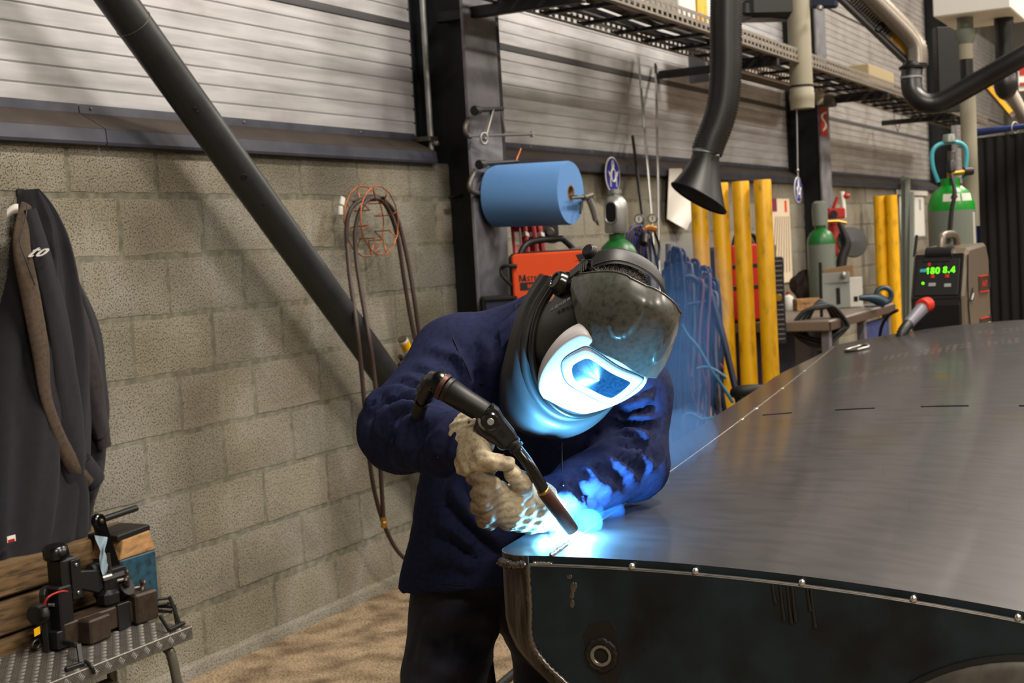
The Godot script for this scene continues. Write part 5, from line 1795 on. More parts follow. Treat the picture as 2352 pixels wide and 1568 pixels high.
func gloves(root: Node3D, wr_r: Vector3, wr_l: Vector3):
	var clean := Color(1, 1, 1)
	var dirty := Color(0.30, 0.24, 0.20)
	# right hand on the torch grip, index towards the trigger
	var g := Field.new(at(1085, 1015, 2.41) - Vector3.ONE * 0.125, at(1085, 1015, 2.41) + Vector3.ONE * 0.125, 0.0032)
	g.bone(wr_r + (wr_r - at(1085, 1012, 2.39)).normalized() * 0.02, at(1072, 1006, 2.415), 0.047, 0.036, 0.015)
	g.bone(at(1072, 1000, 2.415), at(1098, 1012, 2.385), 0.034, 0.030, 0.015)
	g.bone(at(1078, 972, 2.41), at(1108, 985, 2.39), 0.021, 0.019, 0.012)
	var fr := [[[1096, 1012, 2.365], [1108, 1048, 2.348], [1140, 1062, 2.345], [1166, 1064, 2.353], 0.0165, 0.0125], [[1082, 1036, 2.368], [1098, 1066, 2.358], [1122, 1075, 2.372], [1134, 1068, 2.392], 0.0150, 0.0120], [[1068, 1044, 2.380], [1080, 1074, 2.372], [1104, 1081, 2.386], [1116, 1074, 2.404], 0.0145, 0.0115], [[1056, 1046, 2.398], [1064, 1074, 2.392], [1084, 1083, 2.402], [1098, 1078, 2.418], 0.0135, 0.0105], [[1100, 978, 2.405], [1122, 982, 2.418], [1142, 1000, 2.418], [1154, 1016, 2.408], 0.0155, 0.0125]]
	hand_fingers(g, fr)
	var gr := part(root, "glove", g.skin(func(p: Vector3, _n: Vector3) -> float: return 0.0016 * sin(p.x * 260.0 + p.y * 190.0) * sin(p.y * 150.0 - p.z * 120.0), func(p: Vector3) -> Color:
		var q := 0.0
		for s in [[1062, 1042, 2.39], [1098, 1040, 2.35], [1110, 975, 2.38], [1160, 1055, 2.345]]:
			q = maxf(q, 1.0 - p.distance_to(at(s[0], s[1], s[2])) / 0.020)
		return clean.lerp(dirty, clampf(q * 0.9, 0.0, 0.7))), "leather", "pale leather glove gripping the torch")
	part(gr, "glove_seam", B.new().tube(spline([at(1077, 966, 2.382), at(1082, 990, 2.378), at(1083, 1015, 2.368), at(1086, 1035, 2.352), at(1100, 1052, 2.336)], 5), 0.0012, 6), "dust_cloth")
	# left hand: thumb up to the torch, fingers curled
	var h := Field.new(at(1165, 1145, 2.405) - Vector3.ONE * 0.135, at(1165, 1145, 2.405) + Vector3.ONE * 0.135, 0.0032)
	h.bone(wr_l, at(1222, 1166, 2.452), 0.046, 0.040, 0.015)
	h.bone(at(1215, 1150, 2.430), at(1172, 1148, 2.400), 0.028, 0.026, 0.02)
	h.bone(at(1215, 1180, 2.435), at(1172, 1182, 2.410), 0.029, 0.026, 0.02)
	h.bone(at(1224, 1166, 2.437), at(1175, 1165, 2.403), 0.034, 0.030, 0.02)
	var fl := [[[1164, 1138, 2.387], [1128, 1112, 2.360], [1100, 1096, 2.360], [1088, 1097, 2.370], 0.0165, 0.0135], [[1154, 1150, 2.385], [1115, 1135, 2.353], [1099, 1134, 2.360], [1108, 1146, 2.380], 0.0150, 0.0125], [[1152, 1168, 2.390], [1112, 1158, 2.355], [1098, 1164, 2.365], [1112, 1176, 2.387], 0.0145, 0.0120], [[1156, 1188, 2.400], [1120, 1184, 2.367], [1110, 1194, 2.377], [1126, 1204, 2.395], 0.0135, 0.0110], [[1200, 1136, 2.405], [1200, 1108, 2.375], [1180, 1090, 2.365], [1168, 1074, 2.367], 0.0190, 0.0125]]
	hand_fingers(h, fl)
	var gl := part(root, "glove", h.skin(func(p: Vector3, _n: Vector3) -> float: return 0.0015 * sin(p.x * 230.0 - p.y * 210.0) * sin(p.y * 170.0 + p.z * 100.0), func(p: Vector3) -> Color:
		var rel := (p - EYE)
		var x := rel.dot(AX) / rel.dot(AZ) * F + 1176.0
		var y := 784.0 - rel.dot(AY) / rel.dot(AZ) * F
		var e := 1.0 - smoothstep(1140.0, 1162.0, x + 0.12 * (1150.0 - y))
		if y < 1122.0 and x > 1140.0:
			e = 0.0
		return clean.lerp(dirty, e * 0.85)), "leather", "pale leather glove with dirty curled fingers")
	for k in 1:
		var right := (hand_axis(1186, 1128, 1176, 1208)).normalized()
		var x := Transform3D(Basis(right, (AX * 0.97 + right.cross(AZ) * 0.1).normalized(), -AZ).orthonormalized(), at(1181, 1184, 2.385))
		var tx := letters(gl, "print", "SQFTIM", 0.0105, x, "stitch", false, 0.0004)
		tx.set_meta("label", "dark printed lettering on the glove")
	part(gl, "glove_seam", B.new().tube(spline([at(1172, 1080, 2.376), at(1180, 1100, 2.378), at(1196, 1124, 2.384), at(1218, 1130, 2.40)], 5), 0.0012, 6), "dust_cloth")

func hand_axis(ax: float, ay: float, bx: float, by: float) -> Vector3:
	return at(bx, by, 2.39) - at(ax, ay, 2.39)

func hand_fingers(g: Field, list: Array):
	for f in list:
		for k in 3:
			var a := at(f[k][0], f[k][1], f[k][2])
			var b := at(f[k + 1][0], f[k + 1][1], f[k + 1][2])
			var ra: float = lerpf(f[4], f[5], k / 3.0)
			g.bone(a, b, ra, lerpf(f[4], f[5], (k + 1) / 3.0), 0.005 if k else 0.009)

# ---------------------------------------------------------------- the torch
func torch():
	var tip := arc + (at(1252, 1128, 2.375) - arc).normalized() * 0.0125
	var o := thing("welding_torch", "black welding torch with curved neck held in gloved hands above the arc", "torch", tip)
	var n1 := at(1249, 1128, 2.372)
	var d := (n1 - tip).normalized()
	part(o, "nozzle", B.new().lathe(Transform3D(B.along(d), tip), [Vector2(0.0080, 0.012), Vector2(0.0085, 0.0), Vector2(0.0112, 0.0), Vector2(0.0118, 0.010), Vector2(0.0122, 0.034), Vector2(0.0122, tip.distance_to(n1) - 0.002), Vector2(0.0105, tip.distance_to(n1))], 28), "copper_dark", "heat darkened nozzle")
	part(o, "contact_tip", B.new().cyl(tip + d * 0.012, tip - d * 0.004, 0.003, 0.0022, 12), "copper")
	part(o, "wire", B.new().cyl(tip, arc + d * 0.006, 0.0007, -1, 8), "copper")
	var neck := spline([n1, at(1235, 1100, 2.366), at(1213, 1064, 2.364), at(1190, 1034, 2.368), at(1180, 1020, 2.364)], 8)
	part(o, "neck", B.new().tube(neck, 0.0102, 18), "black_gloss")
	part(o, "neck_ring", B.new().cyl(n1 - d * 0.001, n1 + d * 0.005, 0.0112, -1, 24), "brass")
	var e0: Vector3 = neck[neck.size() - 1]
	var hd := (at(1120, 950, 2.355) - e0).normalized()
	var side := AZ.cross(hd).normalized()
	part(o, "collar", B.new().lathe(Transform3D(B.along(hd), e0 - hd * 0.010), [Vector2(0.010, 0.0), Vector2(0.0135, 0.001), Vector2(0.0135, 0.006), Vector2(0.0118, 0.007), Vector2(0.0118, 0.009), Vector2(0.0142, 0.010), Vector2(0.0142, 0.017), Vector2(0.0125, 0.019)], 28), "black")
	# the switch housing, seen broadside
	var hx := Transform3D(Basis(hd, side, hd.cross(side)), e0 + hd * 0.030)
	var outline := PackedVector2Array()
	for q in [[-0.026, -0.0135], [-0.012, -0.0165], [0.016, -0.0175], [0.034, -0.021], [0.046, -0.018], [0.046, 0.010], [0.036, 0.019], [0.020, 0.0205], [0.004, 0.0155], [-0.022, 0.0145]]:
		outline.append(Vector2(q[0], q[1] * -1.0))
	part(o, "switch_housing", B.new().prism(outline, hx, 0.034, 0.004), "black")
	var boss := hx * Vector3(0.026, -0.004, 0.0)
	part(o, "swivel_boss", B.new().cyl(boss + AZ * 0.015, boss - AZ * 0.0215, 0.0165, 0.0155, 32, 0.003), "black_gloss")
	part(o, "boss_cap", B.new().cyl(boss - AZ * 0.0200, boss - AZ * 0.0228, 0.0060, -1, 24, 0.0008), "zinc", "pale round cap on the swivel")
	part(o, "swivel_disc", B.new().cyl(boss + hx.basis.x * 0.004 + AZ * 0.006, boss + hx.basis.x * 0.004 - AZ * 0.012, 0.0195, -1, 32, 0.002), "zinc")
	part(o, "recess", B.new().box(Transform3D(hx.basis, hx * Vector3(-0.002, -0.002, 0.0) - AZ * 0.0165), Vector3(0.016, 0.011, 0.002), 0.0008), "hole")
	# trigger below
	var tr := PackedVector2Array()
	for q in [[-0.030, 0.013], [-0.022, 0.021], [0.020, 0.034], [0.036, 0.033], [0.046, 0.018], [0.046, 0.010], [-0.026, 0.010]]:
		tr.append(Vector2(q[0], q[1]))
	part(o, "trigger", B.new().prism(tr, Transform3D(Basis(hx.basis.x, -side if side.dot(AY) > 0 else side, hx.basis.z), hx.origin), 0.017, 0.003), "rubber")
	part(o, "indicator", B.new().ball(at(1156, 1045, 2.345), Vector3.ONE * 0.0022, 8), "red")
	# grip and the ribbed boot at its end
	var g0 := hx * Vector3(0.044, -0.001, 0)
	var g1 := at(1026, 893, 2.372)
	var gd := (g1 - g0).normalized()
	var gl := g0.distance_to(g1)
	part(o, "grip", B.new().lathe(Transform3D(B.along(gd), g0 - gd * 0.004), [Vector2(0.0, 0.0), Vector2(0.0165, 0.001), Vector2(0.0178, 0.006), Vector2(0.0190, gl * 0.5), Vector2(0.0215, gl * 0.92), Vector2(0.0205, gl * 0.95), Vector2(0.0225, gl * 0.97), Vector2(0.0225, gl + 0.004)], 30), "black")
	var pad := B.new()
	for k in 2:
		var lo := g0 + gd * 0.008 - AY * 0.012 - AX * 0.009 - AZ * 0.006
		var hi := g1 - gd * 0.006 - AY * 0.013 - AX * 0.009 - AZ * 0.006
		pad.bar(lo, hi, 0.010, 0.012, 0.004)
	part(o, "grip_pad", pad, "rubber")
	part(o, "ferrule", B.new().lathe(Transform3D(B.along(gd), g1 + gd * 0.002), [Vector2(0.0225, 0.0), Vector2(0.0240, 0.001), Vector2(0.0240, 0.008), Vector2(0.0225, 0.009)], 30), "copper_dark", "rust brown ferrule")
	var bp := spline([g1 + gd * 0.008, at(1006, 876, 2.378), at(988, 882, 2.392), at(976, 904, 2.410), at(968, 930, 2.430)], 14)
	var br := []
	for k in bp.size():
		br.append(0.0205 - 0.00012 * k + 0.0016 * sin(k * TAU / 9.0) - (0.004 if k > 46 else 0.0))
	part(o, "cable_boot", B.new().tube(bp, br, 24), "black_gloss", "shiny ribbed cable boot")
	part(o, "cable", B.new().tube(spline([at(970, 922, 2.425), at(962, 955, 2.47), at(985, 985, 2.62), at(1020, 1020, 2.80), at(1075, 1100, 3.08), at(1100, 1350, 3.12), Vector3(2.72, 0.02, 1.66), Vector3(3.2, 0.02, 1.2), Vector3(4.6, 0.02, 1.0)], 10), 0.0125, 12), "rubber")

func facing(p: Vector3, yaw: float) -> Transform3D:           # at p: z looks back at the lens, turned by yaw about the vertical
	var z := (Vector3(-AZ.x, 0, -AZ.z)).normalized().rotated(Vector3.UP, yaw)
	return Transform3D(Basis(Vector3.UP.cross(z), Vector3.UP, z), p)

func pxs(list: Array, d) -> Array:                            # pixels at one distance, or each with its own
	var r := []
	for q in list:
		r.append(at(q[0], q[1], q[2] if q.size() > 2 else d))
	return r

func zs(list: Array, z: float) -> Array:                      # pixels at that distance from the wall
	var r := []
	for q in list:
		r.append(on_z(q[0], q[1], q[2] if q.size() > 2 else z))
	return r

func wall_things():
	mat("blue_roll", Color(0.36, 0.56, 0.80), 0.9, 0.0, {"tex": ntex(0.08, 3, [[0.0, gray(0.85)], [1.0, gray(1.0)]], 256, 83), "scale": Vector3.ONE * 8.0})
	mat("card", Color(0.50, 0.40, 0.28), 0.85)
	mat("sign_blue", Color(0.05, 0.10, 0.48), 0.4)
	mat("alu", Color(0.66, 0.67, 0.66), 0.4, 0.8, {"tex": M["zinc"].albedo_texture, "scale": Vector3.ONE * 2.0})
	mat("grey_green", Color(0.43, 0.46, 0.43), 0.45, 0.2)
	mat("hose_brown", Color(0.20, 0.14, 0.12), 0.6)
	mat("cable_blue", Color(0.06, 0.10, 0.30), 0.5)  # blue of the gauge hoses; on trolley cables it stands for arc light
	mat("cable_pink", Color(0.40, 0.22, 0.27), 0.5)
	mat("cable_grey", Color(0.36, 0.36, 0.40), 0.5)
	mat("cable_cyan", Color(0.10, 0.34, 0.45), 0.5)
	# clamp on the column
	var zc := 0.27
	var o := thing("bar_clamp", "steel bar clamp hung on the column above the blue paper roll", "clamp", on_z(1120, 318, zc))
	part(o, "rail", B.new().bar(on_z(1074, 313, zc - 0.05), on_z(1222, 308, zc + 0.06), 0.024, 0.011, 0.003), "steel")
	part(o, "rail_end", B.new().bx(on_z(1222, 308, zc + 0.061), Vector3(0.014, 0.027, 0.016), 0.002), "zinc")
	part(o, "fixed_jaw", B.new().tube(spline(zs([[1080, 314], [1070, 306], [1069, 290], [1077, 272]], zc - 0.05), 6), 0.011, 10), "dull_steel")
	part(o, "sliding_arm", B.new().bar(on_z(1112, 322, zc), on_z(1131, 250, zc), 0.022, 0.012, 0.003), "steel")
	part(o, "slide_loop", B.new().tube(ring_pts(on_z(1112, 318, zc + 0.005), Vector3(0.016, 0.0, 0.008), Vector3(0, 0.024, 0), 18), 0.005, 8, false, true), "zinc")
	part(o, "spindle", B.new().cyl(on_z(1100, 253, zc), on_z(1154, 250, zc), 0.011, 0.010, 14), "dark_steel")
	part(o, "pad", B.new().cyl(on_z(1089, 254, zc), on_z(1102, 253, zc), 0.022, 0.017, 18, 0.004), "black")
	part(o, "tommy_bar", B.new().tube(zs([[1151, 254], [1160, 302]], zc), 0.0055, 8), "steel")
	var o2 := thing("screw_clamp", "dark screw clamp on the column partly behind the blue paper roll", "clamp", on_z(1110, 400, 0.22))
	part(o2, "spindle", B.new().cyl(on_z(1112, 376, 0.24), on_z(1188, 371, 0.26), 0.010, -1, 14), "dark_steel")
	part(o2, "pad", B.new().cyl(on_z(1100, 378, 0.24), on_z(1114, 376, 0.24), 0.022, 0.018, 18, 0.004), "black")
	part(o2, "tommy_bar", B.new().tube(zs([[1183, 374], [1196, 341]], 0.26), 0.005, 8), "copper")
	part(o2, "frame", B.new().tube(spline(zs([[1131, 376], [1124, 405], [1112, 440], [1096, 443], [1082, 438], [1078, 425], [1083, 408], [1090, 395]], 0.22), 6), 0.0105, 10), "dull_steel")
	# the blue paper roll
	var a := Vector3(5.56, 1.628, 0.222)
	var b := Vector3(5.56, 1.618, 0.602)
	var d := (b - a).normalized()
	var roll := thing("paper_roll", "large blue paper roll on a holder across the front of the column", "paper roll", a.lerp(b, 0.5))
	part(roll, "paper", B.new().lathe(Transform3D(B.along(d), a), [Vector2(0.035, 0.0), Vector2(0.132, 0.0), Vector2(0.138, 0.006), Vector2(0.1395, 0.1), Vector2(0.1395, 0.370), Vector2(0.136, 0.3795), Vector2(0.036, 0.380)], 64), "blue_roll")
	part(roll, "core", B.new().lathe(Transform3D(B.along(d), a), [Vector2(0.033, 0.37), Vector2(0.0365, 0.381), Vector2(0.0300, 0.381), Vector2(0.0295, 0.2), Vector2(0.0, 0.2)], 32), "card")
	var hold := thing("roll_holder", "thin dark axle that carries the blue paper roll", "holder", a)
	part(hold, "axle", B.new().cyl(a - Vector3(0, 0, 0.02), b + d * 0.035 + Vector3(0, -0.02, 0), 0.008, -1, 12), "dull_steel")
	var gun := thing("air_gun", "small metal air blow gun hanging at the end of the paper roll", "air gun", b)
	var gz := b.z + 0.03
	part(gun, "nozzle", B.new().tube(zs([[1312, 455], [1345, 452]], gz), [0.006, 0.009], 10), "dull_steel")
	part(gun, "head", B.new().tube(zs([[1340, 454], [1358, 448]], gz), 0.014, 12), "dull_steel")
	part(gun, "grip", B.new().tube(spline(zs([[1352, 456], [1361, 478], [1369, 505]], gz), 5), 0.0145, 14), "zinc")
	part(gun, "trigger", B.new().tube(zs([[1337, 462], [1333, 490]], gz), 0.0055, 8), "dark_steel")
	part(gun, "coupling", B.new().tube(zs([[1369, 504], [1374, 516]], gz), [0.009, 0.006], 10), "steel")
	# round blue sign
	round_sign("cylinder_sign", on_z(1407, 402, 0.06), 0.103, "large round blue sign with white cylinder pictogram right of the paper roll")
	# air line at the column's left side
	var al := thing("air_line", "thin vertical air line with fittings on the wall left of the column", "pipe", on_z(1064, 600, 0.05))
	part(al, "tube", B.new().tube(zs([[1069, 500], [1073, 600], [1080, 745], [1086, 900]], 0.05), 0.0065, 10), "zinc")
	part(al, "valve", B.new().lathe(Transform3D(Basis.IDENTITY, on_z(1069, 503, 0.05)), [Vector2(0.010, 0.0), Vector2(0.016, 0.004), Vector2(0.010, 0.012), Vector2(0.009, 0.05), Vector2(0.013, 0.055), Vector2(0.013, 0.072), Vector2(0.019, 0.076), Vector2(0.019, 0.095), Vector2(0.010, 0.10), Vector2(0, 0.10)], 18), "brass")
	part(al, "lever", B.new().tube(zs([[1034, 453], [1064, 449], [1080, 451]], 0.055), 0.009, 8), "black")
	part(al, "riser", B.new().tube(zs([[1062, 446], [1060, 385]], 0.04), 0.009, 8), "dark_steel")
	# wire spool with its hoses
	var sp := thing("wire_spool", "open copper coloured wire basket spool on the block wall holding brown hoses", "spool", on_z(838, 508, 0.0))
	var ca := on_z(837, 508, 0.045)
	var cb := Vector3(ca.x, ca.y, 0.15)
	cb = on_z(872, 506, 0.15)
	for q in [[ca, 0.145], [cb, 0.139]]:
		part(sp, "rim", B.new().tube(ring_pts(q[0], Vector3(q[1], 0, 0), Vector3(0, q[1], 0), 14), 0.0028, 7, false, true), "copper")
	for k in 8:
		var an := TAU * k / 8.0 + 0.25
		var rad := Vector3(cos(an), sin(an), 0)
		var p0: Vector3 = ca + rad * 0.145
		var p3: Vector3 = cb + rad * 0.139
		part(sp, "spoke", B.new().tube([p0, ca + rad * 0.082, cb + rad * 0.080, p3], 0.0026, 6), "copper")
	part(sp, "hook", B.new().tube([Vector3(ca.x, ca.y + 0.08, -0.004), Vector3(ca.x, ca.y + 0.082, 0.05), Vector3(ca.x, ca.y + 0.088, 0.15)], 0.006, 8), "dark_steel")
	for q in [[786, 462, 0.4], [782, 484, 0.1]]:
		part(sp, "paper_tag", B.new().box(Transform3D(Basis(Vector3(0, 0, 1), -q[2]), on_z(q[0], q[1], 0.055)), Vector3(0.024, 0.036, 0.012), 0.003), "paper", "white tag on the rim")
	solo("long_hose", B.new().tube(spline(zs([[797, 560, 0.10], [796, 520, 0.10], [806, 480, 0.11], [832, 458, 0.12], [868, 452, 0.11], [900, 478, 0.10], [918, 520, 0.10], [937, 600, 0.12], [952, 690, 0.14], [966, 790, 0.14], [985, 900, 0.14], [1010, 1050, 0.14], [1030, 1200, 0.14], [1010, 1280, 0.14], [970, 1299, 0.13], [925, 1278, 0.12], [893, 1230, 0.11], [868, 1160, 0.14], [852, 1080, 0.18], [840, 960, 0.235], [831, 860, 0.245], [818, 740, 0.245], [804, 640, 0.16], [797, 560, 0.11]], 0.1), 6), 0.0088, 10, false), "hose_brown", "long brown rubber hose loop hanging from the wire spool down to the floor", "hose")
	solo("connector_hose", B.new().tube(spline(zs([[881, 1190, 0.14], [874, 1080, 0.18], [868, 950, 0.25], [858, 850, 0.255], [845, 760, 0.25], [828, 660, 0.17], [818, 590, 0.13], [816, 530, 0.12], [828, 482, 0.125], [850, 456, 0.13], [880, 464, 0.13], [902, 505, 0.12], [915, 555, 0.12], [928, 640, 0.12], [945, 740, 0.12], [968, 840, 0.13], [1000, 950, 0.15], [1060, 1080, 0.16]], 0.1), 6), 0.0088, 10), "hose_brown", "second brown hose on the spool whose brass ended tail hangs free", "hose")
	solo("hose_connector", B.new().lathe(Transform3D(Basis.IDENTITY, on_z(882, 1212, 0.14)), [Vector2(0, 0), Vector2(0.009, 0.0), Vector2(0.012, 0.004), Vector2(0.012, 0.022), Vector2(0.008, 0.026), Vector2(0.0105, 0.03), Vector2(0.0105, 0.044), Vector2(0, 0.046)], 16), "brass", "small brass connector at the lower end of the free hose", "connector")
	# yellow and white tube on a hook
	var yb := thing("marker_tube", "yellow and white banded tube stuck in a strap on the block wall", "tube", on_z(935, 810, 0.05))
	var y0 := on_z(925, 780, 0.10)
	var y1 := on_z(960, 850, 0.10)
	part(yb, "tube", B.new().tube([y0, y0.lerp(y1, 0.3), y0.lerp(y1, 0.6), y1], 0.021, 16), "paper")
	part(yb, "yellow_band", B.new().tube([y0.lerp(y1, 0.06), y0.lerp(y1, 0.28)], 0.0218, 16, false), "yellow")
	part(yb, "yellow_band", B.new().tube([y0.lerp(y1, 0.42), y0.lerp(y1, 0.50)], 0.0218, 16, false), "yellow")
	part(yb, "mouth", B.new().tube([y0 - (y1 - y0) * 0.04, y0 + (y1 - y0) * 0.02], 0.0195, 16), "dust_cloth")
	part(yb, "strap", B.new().tube(spline(zs([[918, 818], [930, 835], [922, 850], [938, 858], [945, 840], [932, 822], [918, 840]], 0.09), 5), 0.011, 7), "bronze_paint")
	part(yb, "strap", B.new().tube(spline(zs([[940, 815], [938, 836], [930, 858]], 0.10), 4), 0.010, 8), "yellow")
	# long bars leaning on the cladding
	leaning("flat_bar", on_z(1466, 130, -0.05), on_z(1499, 520, 0.24), 0.026, 0.008, "alu", "left one of two long bright flat bars leaning on the cladding")
	leaning("flat_bar", on_z(1506, 150, -0.05), on_z(1513, 500, 0.24), 0.026, 0.008, "alu", "right one of two long bright flat bars with a dark painted upper end")
	part(get_node("flat_bar_001"), "dark_end", B.new().bar(on_z(1506, 148, -0.049), on_z(1507, 182, -0.022), 0.028, 0.011, 0.001, Vector3(0, 0, 1)), "dark_steel")
	leaning("round_rod", on_z(1453, 313, -0.03), on_z(1476, 500, 0.22), 0.018, 0.018, "dark_steel", "short dark rod leaning beside the two bright flat bars")
	# white bag on the wall
	var bag := thing("plastic_bag", "crumpled white plastic bag pinned to the wall behind the extraction hood", "bag", on_z(1565, 450, 0.0))
	part(bag, "sheet", B.new().grid(8, 12, func(u: float, v: float) -> Vector3:
		var l := lerpf(1537, 1532, v)
		var r := lerpf(1566, 1600, smoothstep(0.0, 0.5, v)) - 22.0 * smoothstep(0.72, 1.0, v)
		var y := lerpf(387, 502, v) + 26.0 * smoothstep(0.6, 1.0, v) * u
		return on_z(lerpf(l, r, u), y, 0.05 + 0.022 * sin(u * 5.0 + v * 4.0) * v)), "paper")
	# gas cylinder with grey guard behind the welder
	var gc := on_z(1418, 560, 0.34)
	cylinder("gas_cylinder", Vector3(gc.x, 0, gc.z), 0.105, 1.40, "green", "grey_green", "gas cylinder with grey metal guard and green shoulder right of the paper roll")
	var gu := get_node("gas_cylinder")
	var gt := Vector3(gc.x, 1.44, gc.z)
	part(gu, "guard", B.new().lathe(Transform3D(Basis.IDENTITY, gt), [Vector2(0.058, 0.0), Vector2(0.062, 0.01), Vector2(0.062, 0.12), Vector2(0.058, 0.155), Vector2(0.040, 0.185), Vector2(0.026, 0.19), Vector2(0.026, 0.20), Vector2(0.034, 0.203), Vector2(0.034, 0.222), Vector2(0.0, 0.226)], 32), "alu", "grey metal valve guard")
	var gx := facing(gt + Vector3(0, 0.105, 0), -0.5)
	part(gu, "guard_opening", B.new().prism(rrect(0.058, 0.10, 0.028), gx.translated_local(Vector3(0, 0, 0.055)), 0.018, 0.004), "dark_steel", "oval opening of the guard")
	part(gu, "opening_rim", B.new().tube(prism_ring(rrect(0.066, 0.11, 0.032), gx.translated_local(Vector3(0, 0, 0.062))), 0.006, 8, false, true), "alu")
	# regulator with two gauges
	var rg := thing("gas_regulator", "gas regulator with two round gauges below the bright flat bars", "regulator", on_z(1485, 530, 0.30))
	for q in [[1468, 503], [1499, 502]]:
		var c := on_z(q[0], q[1], 0.32)
		var fx := facing(c, -0.35)
		part(rg, "gauge", B.new().lathe(Transform3D(Basis(fx.basis.x, fx.basis.z, -fx.basis.y), c), [Vector2(0, -0.02), Vector2(0.026, -0.02), Vector2(0.027, 0.006), Vector2(0.023, 0.008), Vector2(0.022, 0.003), Vector2(0, 0.003)], 24), "dull_steel")
		part(rg, "dial", B.new().cyl(c + fx.basis.z * 0.002, c + fx.basis.z * 0.004, 0.0215, -1, 24, 0.0004), "white")
		part(rg, "needle", B.new().bar(c + fx.basis.z * 0.0048 - fx.basis.y * 0.008, c + fx.basis.z * 0.0048 + fx.basis.y * 0.012, 0.005, 0.001, 0.0), "black")
	part(rg, "body", B.new().tube(zs([[1470, 528], [1486, 522], [1503, 526]], 0.31), 0.020, 12), "brass")
	part(rg, "stem", B.new().tube(zs([[1487, 515], [1487, 548]], 0.31), 0.014, 12), "dull_steel")
	part(rg, "knob", B.new().cyl(on_z(1480, 540, 0.34), on_z(1478, 560, 0.36), 0.02, -1, 16, 0.004), "black")
	for k in 7:
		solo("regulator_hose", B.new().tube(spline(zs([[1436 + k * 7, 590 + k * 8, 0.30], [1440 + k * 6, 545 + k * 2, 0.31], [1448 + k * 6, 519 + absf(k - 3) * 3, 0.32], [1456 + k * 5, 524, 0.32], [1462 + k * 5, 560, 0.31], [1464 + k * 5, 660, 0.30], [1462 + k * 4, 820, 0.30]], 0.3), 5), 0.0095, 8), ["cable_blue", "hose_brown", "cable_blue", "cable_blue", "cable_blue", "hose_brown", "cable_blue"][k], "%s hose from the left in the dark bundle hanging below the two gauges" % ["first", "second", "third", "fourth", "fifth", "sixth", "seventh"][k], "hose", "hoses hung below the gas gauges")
	for k in 2:
		solo("regulator_hose", B.new().tube(spline(zs([[1492 + k * 12, 535, 0.31], [1500 + k * 14, 565, 0.31], [1508 + k * 4, 600, 0.31], [1520, 680, 0.32], [1524 + k * 6, 900, 0.32]], 0.3), 5), 0.008, 8), "dark_steel", ["dark hose leaving the gauge body on its left outlet", "dark hose leaving the gauge body on its right outlet"][k], "hose")
	# red tubes behind the paper roll
	for k in 4:
		var t0 := on_z(1182 + k * 17, 500, 0.30)
		var t1 := on_z(1192 + k * 19, 600, 0.34)
		var rt := thing("red_grip", ["leftmost of four slanted red grips under the paper roll", "second from left of four slanted red grips under the paper roll", "third from left of four slanted red grips under the paper roll", "rightmost of four slanted red grips under the paper roll"][k], "grip", t1, "red grips under the paper roll")
		part(rt, "body", B.new().bar(t0, t1, 0.034 if k % 2 else 0.044, 0.03, 0.008), "red")
		part(rt, "white_band", B.new().bar(t0.lerp(t1, 0.35), t0.lerp(t1, 0.45 if k else 0.65), 0.036 if k % 2 else 0.02, 0.034, 0.002), "paper")
	var cam := thing("black_bracket", "small black angled bracket with a blue bottle between red grips and wall", "bracket", on_z(1262, 540, 0.2))
	part(cam, "plate", B.new().prism(PackedVector2Array([Vector2(-0.04, 0.06), Vector2(0.055, 0.07), Vector2(0.06, -0.02), Vector2(0.02, -0.05), Vector2(-0.045, -0.03)]), facing(on_z(1255, 530, 0.2), 0.3), 0.03, 0.004), "black")
	part(cam, "wheel", B.new().cyl(on_z(1264, 532, 0.24), on_z(1262, 531, 0.21), 0.02, -1, 18, 0.004), "dull_steel")
	part(cam, "bottle", B.new().cyl(on_z(1266, 556, 0.2), on_z(1267, 540, 0.2), 0.03, 0.024, 16, 0.004), "teal_paint")
	tig_machine()

func prism_ring(poly: PackedVector2Array, x: Transform3D) -> Array:
	var r := []
	for p in poly:
		r.append(x * Vector3(p.x, p.y, 0))
	return r

func leaning(called: String, a: Vector3, b: Vector3, w: float, d: float, m: String, label: String):
	var dir := (b - a) / (a.y - b.y)
	var foot := a + dir * a.y
	var o := thing(called, label, "bar", foot)
	if w == d:
		part(o, "rod", B.new().cyl(foot, a, w * 0.5, -1, 12), m)
	else:
		part(o, "bar", B.new().bar(foot, a, w, d, 0.001, Vector3(0, 0, 1)), m)

func cylinder(called: String, foot: Vector3, r: float, h: float, cap: String, body: String, label: String) -> Node3D:
	var o := thing(called, label, "gas cylinder", foot)
	var x := Transform3D(Basis.IDENTITY, foot)
	part(o, "body", B.new().lathe(x, [Vector2(0, 0.0), Vector2(r - 0.01, 0.0), Vector2(r, 0.012), Vector2(r, h - r * 1.05)], 40), body)
	part(o, "shoulder", B.new().lathe(x, [Vector2(r, h - r * 1.05), Vector2(r * 0.985, h - r * 0.8), Vector2(r * 0.90, h - r * 0.5), Vector2(r * 0.74, h - r * 0.22), Vector2(r * 0.5, h - r * 0.02), Vector2(r * 0.40, h + 0.005), Vector2(r * 0.40, h + r * 0.35), Vector2(0, h + r * 0.35)], 40, 0, TAU, 0.6), cap)
	part(o, "valve", B.new().cyl(foot + Vector3(0, h + r * 0.3, 0), foot + Vector3(0, h + r * 0.3 + 0.09, 0), 0.017, 0.013, 14), "brass")
	return o

